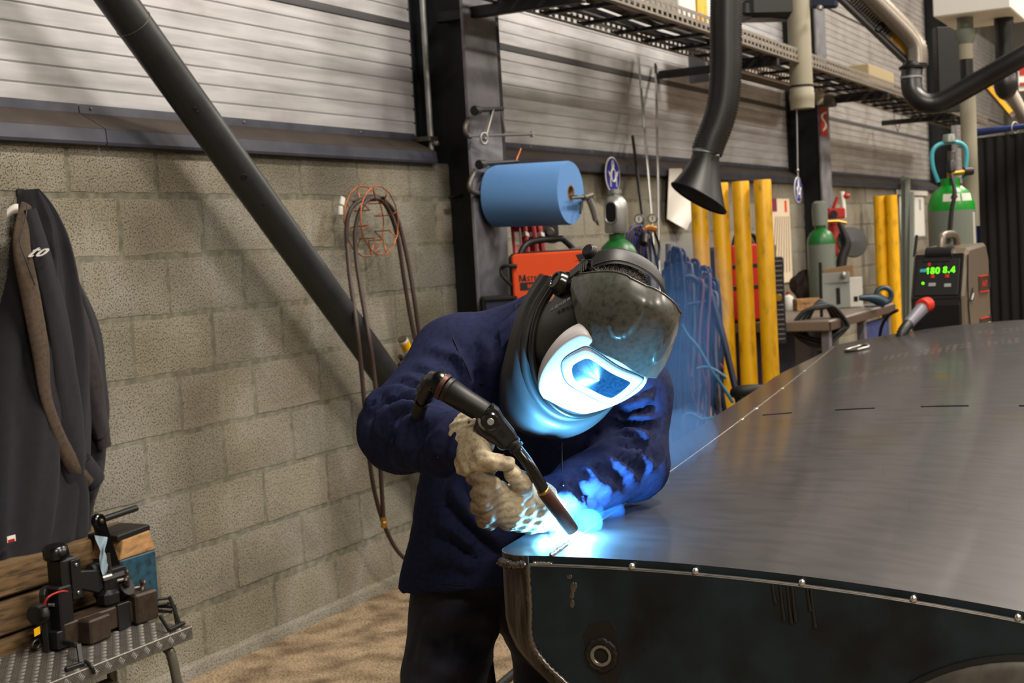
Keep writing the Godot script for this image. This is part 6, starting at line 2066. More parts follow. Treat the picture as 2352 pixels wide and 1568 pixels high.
func round_sign(called: String, c: Vector3, r: float, label: String):
	var o := thing(called, label, "sign", c)
	var x := Transform3D(Basis(Vector3.RIGHT, Vector3(0, 0, 1), Vector3.DOWN), c)
	part(o, "disc", B.new().lathe(x, [Vector2(0, -0.002), Vector2(r, -0.002), Vector2(r, 0.0015), Vector2(r - 0.001, 0.002), Vector2(0, 0.002)], 48), "white")
	part(o, "blue_field", B.new().lathe(x, [Vector2(0, 0.003), Vector2(r * 0.93, 0.003), Vector2(r * 0.93, 0.001)], 48), "sign_blue")
	var z := c + Vector3(0, 0, 0.004)
	var lines := [[[-0.10, 0.72], [-0.13, 0.6], [-0.13, 0.32]], [[0.10, 0.72], [0.13, 0.6], [0.13, 0.32]], [[-0.10, 0.72], [0.0, 0.80], [0.10, 0.72]], [[-0.05, 0.3], [-0.05, 0.6]], [[0.05, 0.3], [0.05, 0.6]], [[-0.62, 0.2], [-0.5, -0.04], [-0.28, -0.14]], [[0.62, 0.2], [0.5, -0.04], [0.28, -0.14]], [[-0.40, -0.14], [-0.40, -0.64]], [[0.40, -0.14], [0.40, -0.64]], [[-0.5, 0.02], [-0.42, 0.14]], [[0.5, 0.02], [0.42, 0.14]]]
	var b := B.new()
	for l in lines:
		var p := []
		for q in l:
			p.append(z + Vector3(q[0] * r, q[1] * r, 0))
		b.tube(p, r * 0.035, 6)
	b.tube(ring_pts(z + Vector3(0, -0.02 * r, 0), Vector3(0.30 * r, 0, 0), Vector3(0, 0.34 * r, 0), 28), r * 0.055, 6, false, true)
	var pg := part(o, "pictogram", b, "white", "white line pictogram")
	pg.set_meta("kind", "stuff")

func tig_machine():
	# dark cabinet and shelf that carry the orange machine
	var x := facing(at(1265, 660, 6.05), 0.10)
	var o := thing("welding_machine", "orange welding machine with black top handle behind the welder", "machine", x * Vector3(0, -0.24, -0.18))
	var w := 0.330
	var h := 0.43
	part(o, "front_panel", B.new().prism(rrect(w, h, 0.022), x.translated_local(Vector3(0, -0.062, 0)), 0.035, 0.006), "orange")
	part(o, "frame", B.new().prism(rrect(w + 0.016, h + 0.012, 0.026), x.translated_local(Vector3(0.0, -0.064, -0.030)), 0.03, 0.004), "black")
	part(o, "case", B.new().prism(rrect(w - 0.02, h - 0.01, 0.03), x.translated_local(Vector3(0.04, -0.05, -0.22)), 0.34, 0.01), "bronze_paint")
	part(o, "top_cover", B.new().lathe(Transform3D(x.basis, x * Vector3(0.165, 0.09, -0.12)), [Vector2(0.11, -0.02), Vector2(0.108, 0.02), Vector2(0.09, 0.055), Vector2(0.05, 0.075), Vector2(0.0, 0.08)], 28, 0, TAU, 0.5), "case_grey")
	part(o, "handle", B.new().tube(spline([x * Vector3(-0.125, 0.145, -0.02), x * Vector3(-0.10, 0.185, -0.03), x * Vector3(-0.055, 0.205, -0.05), x * Vector3(0.06, 0.21, -0.1), x * Vector3(0.09, 0.20, -0.12), x * Vector3(0.14, 0.15, -0.14)], 6), 0.0145, 12), "black")
	part(o, "vent", B.new().prism(PackedVector2Array([Vector2(-0.01, 0.03), Vector2(0.018, 0.035), Vector2(0.05, -0.02), Vector2(0.04, -0.045), Vector2(0.015, -0.02)]), x.translated_local(Vector3(0.125, 0.105, 0.019)), 0.006, 0.002), "black")
	letters(o, "lettering", "M", 0.028, x.translated_local(Vector3(-0.124, 0.047, 0.0185)), "black")
	letters(o, "lettering", "ASTER", 0.020, x.translated_local(Vector3(-0.082, 0.0435, 0.0185)), "black")
	letters(o, "lettering", "T", 0.028, x.translated_local(Vector3(-0.042, 0.047, 0.0185)), "black")
	letters(o, "lettering", "IG", 0.020, x.translated_local(Vector3(-0.024, 0.0435, 0.0185)), "black")
	part(o, "name_bar", B.new().prism(rrect(0.125, 0.034, 0.002), x.translated_local(Vector3(-0.073, 0.012, 0.0182)), 0.002, 0.0), "black")
	letters(o, "lettering", "MLS 3000", 0.017, x.translated_local(Vector3(-0.052, 0.012, 0.0196)), "orange")
	letters(o, "lettering", "ARMS", 0.014, x.translated_local(Vector3(-0.10, -0.040, 0.0185)), "paper")
	letters(o, "lettering", "MMA DC", 0.009, x.translated_local(Vector3(-0.045, -0.036, 0.0185)), "paper", false)
	letters(o, "lettering", "TIG  PULSE", 0.007, x.translated_local(Vector3(-0.09, -0.062, 0.0185)), "paper", false)
	solo("gas_hose", B.new().tube(spline(pxs([[1188, 611, 6.0], [1165, 610, 6.0], [1152, 616, 6.02], [1154, 632, 6.02], [1170, 650, 6.03], [1188, 668, 6.05]], 6.0), 6), 0.0085, 10), "rubber", "short black hose curving out of the orange machine's left side", "hose")
	var c := thing("tool_cabinet", "dark blue steel cabinet under the orange welding machine by the column", "cabinet", Vector3(5.75, 0, 0.62))
	var cx := x.translated_local(Vector3(0.06, -0.275, -0.22))
	var base := cx.origin.y
	part(c, "top_board", B.new().box(Transform3D(x.basis, Vector3(cx.origin.x, base - 0.015, cx.origin.z)), Vector3(0.62, 0.03, 0.52), 0.004), "dark_paint")
	part(c, "carcass", B.new().box(Transform3D(x.basis, Vector3(cx.origin.x, (base - 0.03) * 0.5, cx.origin.z)), Vector3(0.58, base - 0.03, 0.48), 0.004), "navy_paint")
	for k in 3:
		part(c, "drawer", B.new().box(Transform3D(x.basis, Vector3(cx.origin.x, base - 0.14 - 0.26 * k, cx.origin.z)).translated_local(Vector3(0, 0, 0.245)), Vector3(0.54, 0.22, 0.02), 0.004), "navy_paint")
	var tb := thing("tool_box", "small dark drawer box standing left of the orange machine", "box", at(1142, 700, 6.1))
	var tx := facing(at(1146, 716, 6.1), 0.1)
	part(tb, "shell", B.new().box(tx, Vector3(0.135, 0.115, 0.22), 0.004), "navy_paint")
	part(tb, "lid", B.new().box(tx.translated_local(Vector3(0, 0.062, 0.005)), Vector3(0.145, 0.014, 0.235), 0.003), "dark_steel")
	part(tb, "drawer_front", B.new().box(tx.translated_local(Vector3(0.02, -0.005, 0.112)), Vector3(0.075, 0.06, 0.008), 0.003), "dark_steel")

func ribbed(p: Array, r: float, amp: float, pitch: float, per := 4) -> B:   # a ribbed flexible hose
	var len := 0.0
	for k in p.size() - 1:
		len += p[k].distance_to(p[k + 1])
	var n := int(len / pitch * per)
	var q := []
	var rr := []
	var acc := 0.0
	var k := 0
	for s in n + 1:
		var want := len * s / n
		while k < p.size() - 2 and acc + p[k].distance_to(p[k + 1]) < want:
			acc += p[k].distance_to(p[k + 1])
			k += 1
		q.append(p[k].lerp(p[k + 1], clampf((want - acc) / p[k].distance_to(p[k + 1]), 0.0, 1.0)))
		rr.append(r + amp * [1.0, 0.3, -1.0, 0.3][s % 4])
	return B.new().tube(q, rr, 20)

func overhead():
	mat("tray_zinc", Color(0.50, 0.47, 0.43), 0.55, 0.4, {"tex": M["zinc"].albedo_texture, "scale": Vector3.ONE * 2.0})
	mat("case_grey", Color(0.40, 0.36, 0.31), 0.3, 0.2)
	mat("cream_pipe", Color(0.55, 0.53, 0.46), 0.6)
	mat("silver_duct", Color(0.55, 0.52, 0.48), 0.35, 0.8)
	mat("duct_black", Color(0.045, 0.045, 0.05), 0.42)
	mat("beam_pale", Color(0.66, 0.61, 0.56), 0.6)
	mat("beam_brown", Color(0.24, 0.17, 0.12), 0.7)
	# perforated cable tray along the wall
	var y0 := 2.47
	var tr := thing("cable_tray", "long perforated metal cable tray carried along the wall above the cladding", "cable tray", Vector3(9.5, y0, 0.51))
	for z in [0.30, 0.72]:
		var rail := B.new()
		var x := 5.0
		rail.bx(Vector3(10.75, y0 + 0.079, z), Vector3(11.5, 0.018, 0.004), 0.001)
		rail.bx(Vector3(10.75, y0 + 0.0395, z), Vector3(11.5, 0.019, 0.004), 0.001)
		rail.bx(Vector3(10.75, y0 + 0.006, z), Vector3(11.5, 0.012, 0.004), 0.001)
		rail.bx(Vector3(10.75, y0 + 0.001, z + (0.014 if z < 0.5 else -0.014)), Vector3(11.5, 0.003, 0.030), 0.001)
		while x < 16.5:
			for yy in [0.021, 0.060]:
				rail.bx(Vector3(x, y0 + yy, z), Vector3(0.028, 0.021, 0.0036), 0.0)
			x += 0.07
		var rp := part(tr, "side_rail", rail, "tray_zinc", "perforated side rail")
		rp.set_meta("kind", "stuff")
	var xx := 5.15
	while xx < 16.4:
		part(tr, "rung", B.new().bx(Vector3(xx, y0 + 0.012, 0.51), Vector3(0.045, 0.018, 0.42), 0.003), "dark_steel")
		xx += 0.42
	for x in [5.56, 8.5, 11.43, 14.4]:
		part(tr, "bracket", B.new().bx(Vector3(x - 0.06, y0 - 0.03, 0.38 if x != 8.5 else 0.32), Vector3(0.045, 0.05, 0.72 if x != 8.5 else 0.78), 0.004), "dark_steel")
	var rng := RandomNumberGenerator.new()
	rng.seed = 15
	for k in 8:
		var p := []
		var z := 0.34 + k * 0.046
		for q in 24:
			p.append(Vector3(4.6 + q * 0.52, y0 + 0.045 + (0.02 if k % 3 == 0 else 0.0) + rng.randf_range(-0.008, 0.012), z + rng.randf_range(-0.012, 0.012)))
		solo("tray_cable", B.new().tube(spline(p, 3), rng.randf_range(0.010, 0.020), 8), ["hose_brown", "rubber", "navy_paint", "dust_cloth", "rubber", "hose_brown", "cable_grey", "rubber"][k], "%s of the thick cables in the cable tray, counted from the wall" % ["first", "second", "third", "fourth", "fifth", "sixth", "seventh", "eighth"][k], "cable", "cables in the cable tray")
	for q in [[2052, 255, 2062, 302], [2078, 262, 2062, 302]]:
		solo("loose_wire", B.new().tube(spline([on_z(q[0], q[1] - 16, 0.5), on_z((q[0] + q[2]) * 0.5 - 2, (q[1] + q[3]) * 0.5, 0.5), on_z(q[2], q[3], 0.5)], 4), 0.003, 5), "hole", ["left thin loose wire drooping under the far part of the tray", "right thin loose wire drooping under the far part of the tray"][0 if q[0] < 2060 else 1], "wire", "loose wires under the tray")
	solo("wall_beam", B.new().bx(Vector3(9.9, 2.585, 0.13), Vector3(2.65, 0.165, 0.10), 0.004), "beam_pale", "pale box beam on the cladding under the cable tray", "beam")
	part(get_node("wall_beam"), "brown_underside", B.new().bx(Vector3(9.9, 2.497, 0.15), Vector3(2.65, 0.012, 0.13), 0.002), "beam_brown")
	part(get_node("wall_beam"), "end_bracket", B.new().bx(Vector3(8.57, 2.53, 0.15), Vector3(0.05, 0.30, 0.12), 0.004), "column_paint")
	solo("junction_box", B.new().bx(Vector3(on_z(2003, 168, 0.42).x, 2.65, 0.42), Vector3(0.95, 0.20, 0.17), 0.008), "yellow_grey", "beige junction box on top of the cable tray at right", "box")
	solo("cable_box", B.new().bx(on_z(1585, 0, 0.45), Vector3(0.85, 0.30, 0.18), 0.008), "white", "white box with yellow panel on the tray behind the black hose", "box")
	part(get_node("cable_box"), "yellow_panel", B.new().bx(on_z(1612, 8, 0.548), Vector3(0.16, 0.22, 0.01), 0.003), "yellow")
	# black extraction hose with its hood
	var D := 6.0
	var ex := thing("extraction_hose", "thick black ribbed extraction hose with flared hood hanging over the welder", "hose", at(1640, 330, D))
	var hp_ := spline(pxs([[1668, -90], [1668, -10], [1667, 80], [1667, 160], [1661, 235], [1648, 285], [1632, 325], [1624, 350]], D), 10)
	part(ex, "ribbed_hose", ribbed(hp_, 0.066, 0.0042, 0.0115), "duct_black")
	var c0 := at(1622, 352, D)
	var c1 := at(1606, 452, D)
	var dn := (c1 - c0).normalized()
	part(ex, "ring_clamp", B.new().lathe(Transform3D(B.along(dn), c0 - dn * 0.012), [Vector2(0.060, 0.0), Vector2(0.0615, 0.0), Vector2(0.0615, 0.014), Vector2(0.060, 0.014)], 32), "zinc")
	var mouth_n := (AX * -0.42 + AY * -0.75 - AZ * 0.1).normalized()
	var my := (AX * 0.85 - AY * 0.53).normalized()
	my = (my - mouth_n * my.dot(mouth_n)).normalized()
	var mz := mouth_n.cross(my)
	var hx := B.along(dn)
	var hood := B.new()
	hood.grid(40, 14, func(u: float, v: float) -> Vector3:
		var a := u * TAU
		var p0 := c0 + (hx.x * cos(a) + hx.z * sin(a)) * 0.058
		# match the angle on the mouth by direction
		var dir := hx.x * cos(a) + hx.z * sin(a)
		var b2 := atan2(dir.dot(mz), dir.dot(my))
		var p1 := at(1605, 455, D) + (my * cos(b2) * 0.132 + mz * sin(b2) * 0.10)
		var pm := c0.lerp(p1, 0.55) + dir * 0.008
		var k := pow(v, 1.0)
		return p0.lerp(pm.lerp(p0 + dn * 0.09, 0.55), k).lerp(p0.lerp(p1, k), k * k), true)
	part(ex, "hood", hood, "duct_black", "flared hood with slanted mouth")
	var lp := []
	for k in 40:
		var a := TAU * k / 40.0
		lp.append(at(1605, 455, D) + my * cos(a) * 0.132 + mz * sin(a) * 0.10)
	part(ex, "hood_lip", B.new().tube(lp, 0.004, 8, false, true), "dark_steel")
	part(ex, "clip", B.new().bx(at(1648, 357, D - 0.07), Vector3(0.02, 0.008, 0.012), 0.002), "zinc")
	# dark swivel box over the cream pipe
	var pv := thing("arm_pivot", "dark pivot head of an extraction arm at the top above the cream pipe", "bracket", at(1780, 20, 9.0))
	part(pv, "block", B.new().box(facing(at(1765, 10, 9.0), 0.2), Vector3(0.36, 0.20, 0.25), 0.03), "duct_black")
	part(pv, "tongue", B.new().bar(at(1700, 20, 8.9), at(1840, 30, 9.0), 0.09, 0.10, 0.02), "duct_black")
	part(pv, "bolt", B.new().cyl(at(1885, 14, 8.8), at(1882, 22, 8.8), 0.02, -1, 12), "steel")
	part(pv, "side_arm", B.new().bar(at(1830, 8, 9.0), at(1925, 6, 8.9), 0.06, 0.07, 0.015), "navy_paint")
	var cp := thing("cream_pipe", "thick cream coloured vertical pipe ending above the small hanging sign", "pipe", at(1843, 248, 9.0))
	var pt := at(1843, 248, 9.0)
	var up := at(1842, -60, 9.0) - pt
	up = Vector3(0, up.length(), 0)
	part(cp, "tube", B.new().cyl(pt, pt + up, 0.073, -1, 32, 0.004), "cream_pipe")
	part(cp, "sleeve", B.new().lathe(Transform3D(Basis.IDENTITY, pt - Vector3(0, 0.004, 0)), [Vector2(0.06, 0.0), Vector2(0.077, 0.0), Vector2(0.078, 0.05), Vector2(0.080, 0.055), Vector2(0.080, 0.095), Vector2(0.077, 0.10), Vector2(0.077, 0.125), Vector2(0.073, 0.13)], 32), "cream_pipe")
	part(cp, "band", B.new().lathe(Transform3D(Basis.IDENTITY, pt + Vector3(0, 0.132, 0)), [Vector2(0.073, 0.0), Vector2(0.077, 0.002), Vector2(0.077, 0.012), Vector2(0.073, 0.014)], 32), "dark_steel")
	part(cp, "clamp", B.new().lathe(Transform3D(Basis.IDENTITY, at(1842, 22, 9.0)), [Vector2(0.073, 0.0), Vector2(0.082, 0.003), Vector2(0.082, 0.10), Vector2(0.073, 0.10)], 32), "duct_black")
	# small sign on a wire under that pipe
	round_sign("hanging_sign", at(1833, 436, 9.0), 0.083, "small round blue sign hanging on a long wire under the cream pipe")
	part(get_node("hanging_sign"), "wire", B.new().tube([at(1833, 408, 9.0), at(1832, 392, 9.0), at(1830, 250, 9.0)], 0.005, 6), "zinc")
	part(get_node("hanging_sign"), "swivel", B.new().ball(at(1832, 392, 9.0), Vector3(0.010, 0.014, 0.010), 8), "steel")
	# red hose sign on the second column
	var rs := thing("hose_sign", "small red sign with white hose symbol on the second column", "sign", Vector3(11.44, 2.27, 0.205))
	part(rs, "plate", B.new().bx(on_z(1892, 279, 0.204), Vector3(0.22, 0.235, 0.004), 0.001), "red")
	part(rs, "symbol", B.new().tube(spline(zs([[1896, 258], [1889, 262], [1888, 272], [1894, 280], [1896, 292], [1890, 300]], 0.208), 5), 0.009, 6), "paper")
	solo("cone_cap", B.new().lathe(Transform3D(Basis.IDENTITY, on_z(1882, 240, 0.28)), [Vector2(0.03, 0.0), Vector2(0.035, 0.05), Vector2(0.026, 0.16), Vector2(0.006, 0.20), Vector2(0, 0.20)], 18), "cream_pipe", "small cream cone sticking up beside the red hose sign", "cone")
	solo("column_cap", B.new().bx(on_z(1902, 232, 0.26), Vector3(0.10, 0.10, 0.12), 0.01), "dull_steel", "small metal bracket at the tray beside the red hose sign", "bracket")
	# silver duct, its spring channel and the swung black hose
	var E_ := 7.0
	var sd := thing("silver_duct", "silver ribbed duct coming down from the roof into the black elbow", "duct", at(2110, 148, E_))
	part(sd, "ribbed_tube", ribbed(spline(pxs([[1965, -45], [2010, 0], [2052, 42], [2088, 80], [2104, 104], [2108, 128], [2108, 148]], E_), 10), 0.050, 0.0022, 0.016), "silver_duct")
	part(sd, "flange", B.new().lathe(Transform3D(Basis.IDENTITY, at(2097, 158, E_)), [Vector2(0.04, 0.0), Vector2(0.068, 0.0), Vector2(0.070, 0.012), Vector2(0.052, 0.02), Vector2(0.048, 0.03)], 32), "duct_black")
	var el := thing("swing_hose", "big black ribbed elbow hose swinging out to the right edge", "hose", at(2150, 220, E_))
	var ep := spline(pxs([[2096, 152, 7.0], [2093, 185, 6.97], [2098, 214, 6.95], [2118, 234, 6.92], [2148, 238, 6.9], [2185, 222, 6.87], [2260, 180, 6.8], [2352, 128, 6.7], [2480, 58, 6.6]], E_), 10)
	part(el, "ribbed_hose", ribbed(ep, 0.050, 0.0022, 0.012), "duct_black")
	part(el, "ring_clamp", B.new().lathe(Transform3D(Basis.IDENTITY, at(2093, 180, 6.97)), [Vector2(0.050, 0.0), Vector2(0.054, 0.001), Vector2(0.054, 0.010), Vector2(0.050, 0.011)], 32), "zinc")
	var ch := thing("spring_channel", "slotted metal spring channel with yellow label slanting beside the silver duct", "bracket", at(2010, 70, 7.05))
	var a0 := at(1918, -12, 7.1)
	var a1 := at(2084, 146, 7.05)
	part(ch, "back", B.new().bar(a0, a1, 0.016, 0.05, 0.003, -AZ), "dark_steel")
	var off := AX * 0.033 + AY * 0.032
	part(ch, "channel", B.new().bar(a0 + off, a1 + off, 0.058, 0.03, 0.003, -AZ), "tray_zinc")
	for k in 17:
		var t := 0.16 + 0.030 * k
		part(ch, "slot", B.new().bar(a0.lerp(a1, t) + off - AZ * 0.016 + (AX + AY) * 0.018, a0.lerp(a1, t) + off - AZ * 0.016 - (AX + AY) * 0.018, 0.008, 0.003, 0.0, -AZ), "dark_steel")
	part(ch, "yellow_label", B.new().bar(a0.lerp(a1, 0.70) + off - AZ * 0.016, a0.lerp(a1, 0.97) + off - AZ * 0.016, 0.042, 0.004, 0.001, -AZ), "yellow")
	part(ch, "collar", B.new().bar(a0.lerp(a1, 0.55) - AZ * 0.02, a0.lerp(a1, 0.55) + off * 2.0 - AZ * 0.02, 0.03, 0.03, 0.006, -AZ), "duct_black")
	# white fan box with its pipes
	var fb := thing("fan_box", "white extraction fan box under the roof at the top right", "fan box", at(2240, 30, 7.2))
	var f0 := at(2320, 18, 7.1)
	part(fb, "case", B.new().bx(f0 + Vector3(0.30, 0.22, -0.19), Vector3(0.60, 0.44, 0.385), 0.006), "white")
	var p2 := at(2216, 40, 7.35)
	part(fb, "inlet_neck", B.new().lathe(Transform3D(Basis.IDENTITY, p2 - Vector3(0, 0.14, 0)), [Vector2(0.036, 0.0), Vector2(0.040, 0.01), Vector2(0.058, 0.055), Vector2(0.060, 0.075), Vector2(0.042, 0.08), Vector2(0.042, 0.16)], 28), "grey_green", "grey conical neck")
	var dp := thing("drop_pipe", "thin vertical drop pipe dark above and cream below at right", "pipe", at(2212, 330, 7.35))
	part(dp, "upper_tube", B.new().cyl(p2 - Vector3(0, 0.22, 0), p2 - Vector3(0, 0.12, 0), 0.036, -1, 24), "cream_pipe")
	part(dp, "dark_tube", B.new().cyl(p2 - Vector3(0, 0.46, 0), p2 - Vector3(0, 0.20, 0), 0.033, -1, 24), "duct_black")
	part(dp, "lower_tube", B.new().cyl(p2 - Vector3(0, 1.1, 0), p2 - Vector3(0, 0.36, 0), 0.041, -1, 24), "cream_pipe")
	var d3 := at(2305, 38, 7.45)
	var bd := thing("black_downpipe", "black ribbed downpipe from the fan box with a bulb at its lower end", "pipe", d3)
	part(bd, "ribbed_tube", ribbed([d3 + Vector3(0, 0.05, 0), d3 - Vector3(0, 0.30, 0)], 0.050, 0.0018, 0.014), "duct_black")
	part(bd, "flange", B.new().cyl(d3 + Vector3(0, 0.0, 0), d3 + Vector3(0, 0.018, 0), 0.062, -1, 28), "duct_black")
	part(bd, "bulb", B.new().ball(d3 - Vector3(0, 0.36, 0), Vector3(0.062, 0.085, 0.062), 20), "duct_black")
	var s2 := thing("second_duct", "second silver duct with yellow marked channel low at the right edge", "duct", at(2320, 230, 8.0))
	part(s2, "tube", B.new().tube(spline(pxs([[2306, 190], [2325, 222], [2345, 258], [2380, 310]], 8.0), 6), 0.042, 20), "silver_duct")
	part(s2, "channel", B.new().bar(at(2262, 190, 8.0), at(2330, 268, 8.0), 0.045, 0.03, 0.004, -AZ), "tray_zinc")
	part(s2, "yellow_label", B.new().bar(at(2272, 200, 7.97), at(2322, 258, 7.97), 0.028, 0.004, 0.001, -AZ), "yellow")
	var bp := solo("black_board", B.new().box(facing(at(2190, 160, 8.6), 0.2), Vector3(0.24, 0.52, 0.06), 0.006), "duct_black", "flat black board hung behind the thin drop pipe at right", "cabinet")  # plain dark board, added for an unidentified black shape
	part(bp, "hanger", B.new().tube([at(2190, 110, 8.6), Vector3(at(2190, 110, 8.6).x, 6.6, at(2190, 110, 8.6).z)], 0.02, 8), "duct_black")
	var ns := thing("notice_sign", "white notice with red top cut by the right edge of the picture", "sign", at(2352, 172, 9.0))
	part(ns, "plate", B.new().box(facing(at(2365, 172, 9.0), 0.0), Vector3(0.15, 0.20, 0.006), 0.001), "paper")
	part(ns, "red_field", B.new().box(facing(at(2365, 160, 8.99), 0.0), Vector3(0.13, 0.06, 0.004), 0.0005), "red")
	part(ns, "red_line", B.new().box(facing(at(2365, 192, 8.99), 0.0), Vector3(0.13, 0.02, 0.004), 0.0005), "red")

func right_side():
	var zz := [0.40, 0.53, 0.655, 0.785]
	for k in 4:
		var p := Vector3(7.76, 0, zz[k])
		var o := thing("yellow_post", ["yellow steel post nearest the wall in the row of four, under the hood", "second yellow steel post from the wall in the row of four", "third yellow steel post from the wall in the row of four", "yellow steel post farthest from the wall in the row of four, brightest"][k], "post", p, "row of four yellow posts")
		part(o, "tube", B.new().lathe(Transform3D(Basis.IDENTITY, p), [Vector2(0.049, 0.0), Vector2(0.049, 1.695), Vector2(0.047, 1.70), Vector2(0.043, 1.70), Vector2(0.043, 1.60)], 28), "yellow")
		part(o, "base_plate", B.new().bx(p + Vector3(0, 0.006, 0), Vector3(0.115, 0.012, 0.115), 0.002), "yellow")
	for k in 2:
		var p := Vector3(13.4, 0, 0.175 + 0.112 * k)
		var o := thing("yellow_post", ["left of the two joined yellow posts beyond the workbench", "right of the two joined yellow posts beyond the workbench"][k], "post", p, "pair of yellow posts")
		part(o, "tube", B.new().cyl(p, p + Vector3(0, 1.69, 0), 0.056, -1, 24), "yellow")
	# red machine behind the posts
	var x := facing(at(1722, 655, 8.5), 0.35)
	var m := thing("red_machine", "red welding machine with black side grille behind the four yellow posts", "machine", x * Vector3(0.1, -0.35, 0))
	part(m, "front", B.new().prism(rrect(0.26, 0.46, 0.03), x.translated_local(Vector3(0, 0.02, 0)), 0.04, 0.008), "red_orange")
	part(m, "case", B.new().box(x.translated_local(Vector3(0.06, 0.0, -0.28)), Vector3(0.30, 0.48, 0.50), 0.02), "dark_steel")
	part(m, "rounded_top", B.new().lathe(Transform3D(x.basis, x * Vector3(0.17, 0.20, -0.15)), [Vector2(0.10, -0.06), Vector2(0.098, 0.03), Vector2(0.07, 0.085), Vector2(0, 0.10)], 24, 0, TAU, 0.5), "case_grey")
	part(m, "handle", B.new().tube(spline([x * Vector3(-0.10, 0.24, 0), x * Vector3(-0.06, 0.31, -0.02), x * Vector3(0.06, 0.31, -0.05), x * Vector3(0.11, 0.24, -0.06)], 6), 0.014, 10), "black")
	for k in 2:
		part(m, "dark_strip", B.new().box(x.translated_local(Vector3(0, 0.12 - 0.13 * k, 0.021)), Vector3(0.26, 0.024, 0.006), 0.002), "black")
	var gx := facing(at(1781, 690, 8.35), -0.1)
	part(m, "grille", B.new().box(gx, Vector3(0.105, 0.52, 0.10), 0.006), "black")
	for k in 17:
		if k == 7 or k == 8:
			continue
		part(m, "grille_slat", B.new().box(gx.translated_local(Vector3(0.0, 0.235 - 0.029 * k, 0.053)), Vector3(0.085, 0.010, 0.010), 0.003), "cable_grey")
	part(m, "side_socket", B.new().cyl(gx * Vector3(0.0, 0.02, 0.05), gx * Vector3(0.01, 0.02, 0.10), 0.026, 0.022, 16), "brass")
	part(m, "stand", B.new().box(x.translated_local(Vector3(0.1, -0.52, -0.25)), Vector3(0.42, 0.56, 0.5), 0.01), "navy_paint")
	# poster and papers on the wall
	var ps := thing("wall_poster", "pale poster with magenta corner on the wall right of the posts", "poster", on_z(1790, 550, 0.0))
	var q0 := on_z(1742, 455, 0.012)
	var q1 := on_z(1812, 455, 0.012)
	var qw := q1.x - q0.x
	part(ps, "sheet", B.new().bx(Vector3((q0.x + q1.x) * 0.5, q0.y - 0.33, 0.012), Vector3(qw, 0.66, 0.004), 0.0005), "poster_paper")
	part(ps, "magenta_field", B.new().bx(Vector3(q0.x + qw * 0.30, q0.y - 0.05, 0.0155), Vector3(qw * 0.52, 0.10, 0.003), 0.0005), "magenta")
	part(ps, "orange_mark", B.new().bx(Vector3(q0.x + qw * 0.86, q0.y - 0.06, 0.0155), Vector3(qw * 0.07, 0.09, 0.003), 0.0005), "orange")
	for k in 7:
		part(ps, "drawn_line", B.new().bar(Vector3(q0.x + qw * (0.52 + 0.07 * k), q0.y - 0.14, 0.015), Vector3(q0.x + qw * (0.30 + 0.1 * k), q0.y - 0.58, 0.015), 0.012, 0.002, 0.0, Vector3(0, 0, 1)), "dust_cloth")
	var wp := thing("white_papers", "white paper sheets pinned to the wall beside the far yellow posts", "paper", on_z(2095, 500, 0.0))
	part(wp, "sheet", B.new().bx(on_z(2096, 498, 0.012), Vector3(1.3, 0.44, 0.004), 0.001), "white")
	part(wp, "header", B.new().bx(on_z(2096, 443, 0.02), Vector3(1.6, 0.055, 0.02), 0.004), "paper")
	part(wp, "fold", B.new().bx(on_z(2113, 470, 0.016), Vector3(0.05, 0.12, 0.004), 0.001), "cable_grey")
	for k in 3:
		leaning("angle_bar", on_z(2075 + k * 10, 408 + k * 3 + (30 if k == 2 else 0), 0.06 + 0.06 * k), on_z(2075 + k * 10, 600, 0.16 + 0.06 * k), 0.06, 0.04, "grey_green", ["left of the three grey green profile bars by the white papers", "middle of the three grey green profile bars by the white papers", "right, shortest of the three grey green profile bars by the white papers"][k])
	# second gas cylinder, extinguisher and black lamp
	var c2 := at(1886, 560, 10.0)
	cylinder("gas_cylinder", Vector3(c2.x, 0, c2.z), 0.10, 1.40, "green", "grey_green", "grey gas cylinder with green shoulder in front of the second column")
	part(get_node("gas_cylinder_001"), "guard", B.new().lathe(Transform3D(Basis.IDENTITY, Vector3(c2.x, 1.43, c2.z)), [Vector2(0.052, 0.0), Vector2(0.056, 0.10), Vector2(0.052, 0.16), Vector2(0.03, 0.175), Vector2(0, 0.175)], 24), "grey_green")
	var fe := thing("fire_extinguisher", "red fire extinguisher with brass valve behind the green shouldered cylinder", "extinguisher", at(1918, 560, 10.3))
	part(fe, "body", B.new().cyl(at(1918, 590, 10.3), at(1918, 508, 10.3), 0.062, 0.055, 20, 0.02), "red")
	part(fe, "valve_block", B.new().box(facing(at(1920, 490, 10.3), 0.0), Vector3(0.13, 0.08, 0.06), 0.01), "red")
	part(fe, "gauge", B.new().cyl(at(1915, 492, 10.25), at(1915, 492, 10.2), 0.03, -1, 16), "black")
	part(fe, "brass_tap", B.new().tube(pxs([[1899, 509], [1925, 508], [1944, 512]], 10.2), 0.013, 8), "brass")
	part(fe, "lever", B.new().bar(at(1914, 478, 10.3), at(1924, 452, 10.3), 0.03, 0.02, 0.004), "red")
	part(fe, "white_tube", B.new().tube(pxs([[1938, 500], [1937, 470], [1934, 440]], 10.3), 0.018, 8), "paper")
	part(fe, "knob", B.new().ball(at(1944, 450, 10.3), Vector3(0.034, 0.022, 0.03), 12), "red")
	var lm := thing("bench_lamp", "black round headed lamp with dark arm above the workbench", "lamp", at(1940, 620, 10.0))
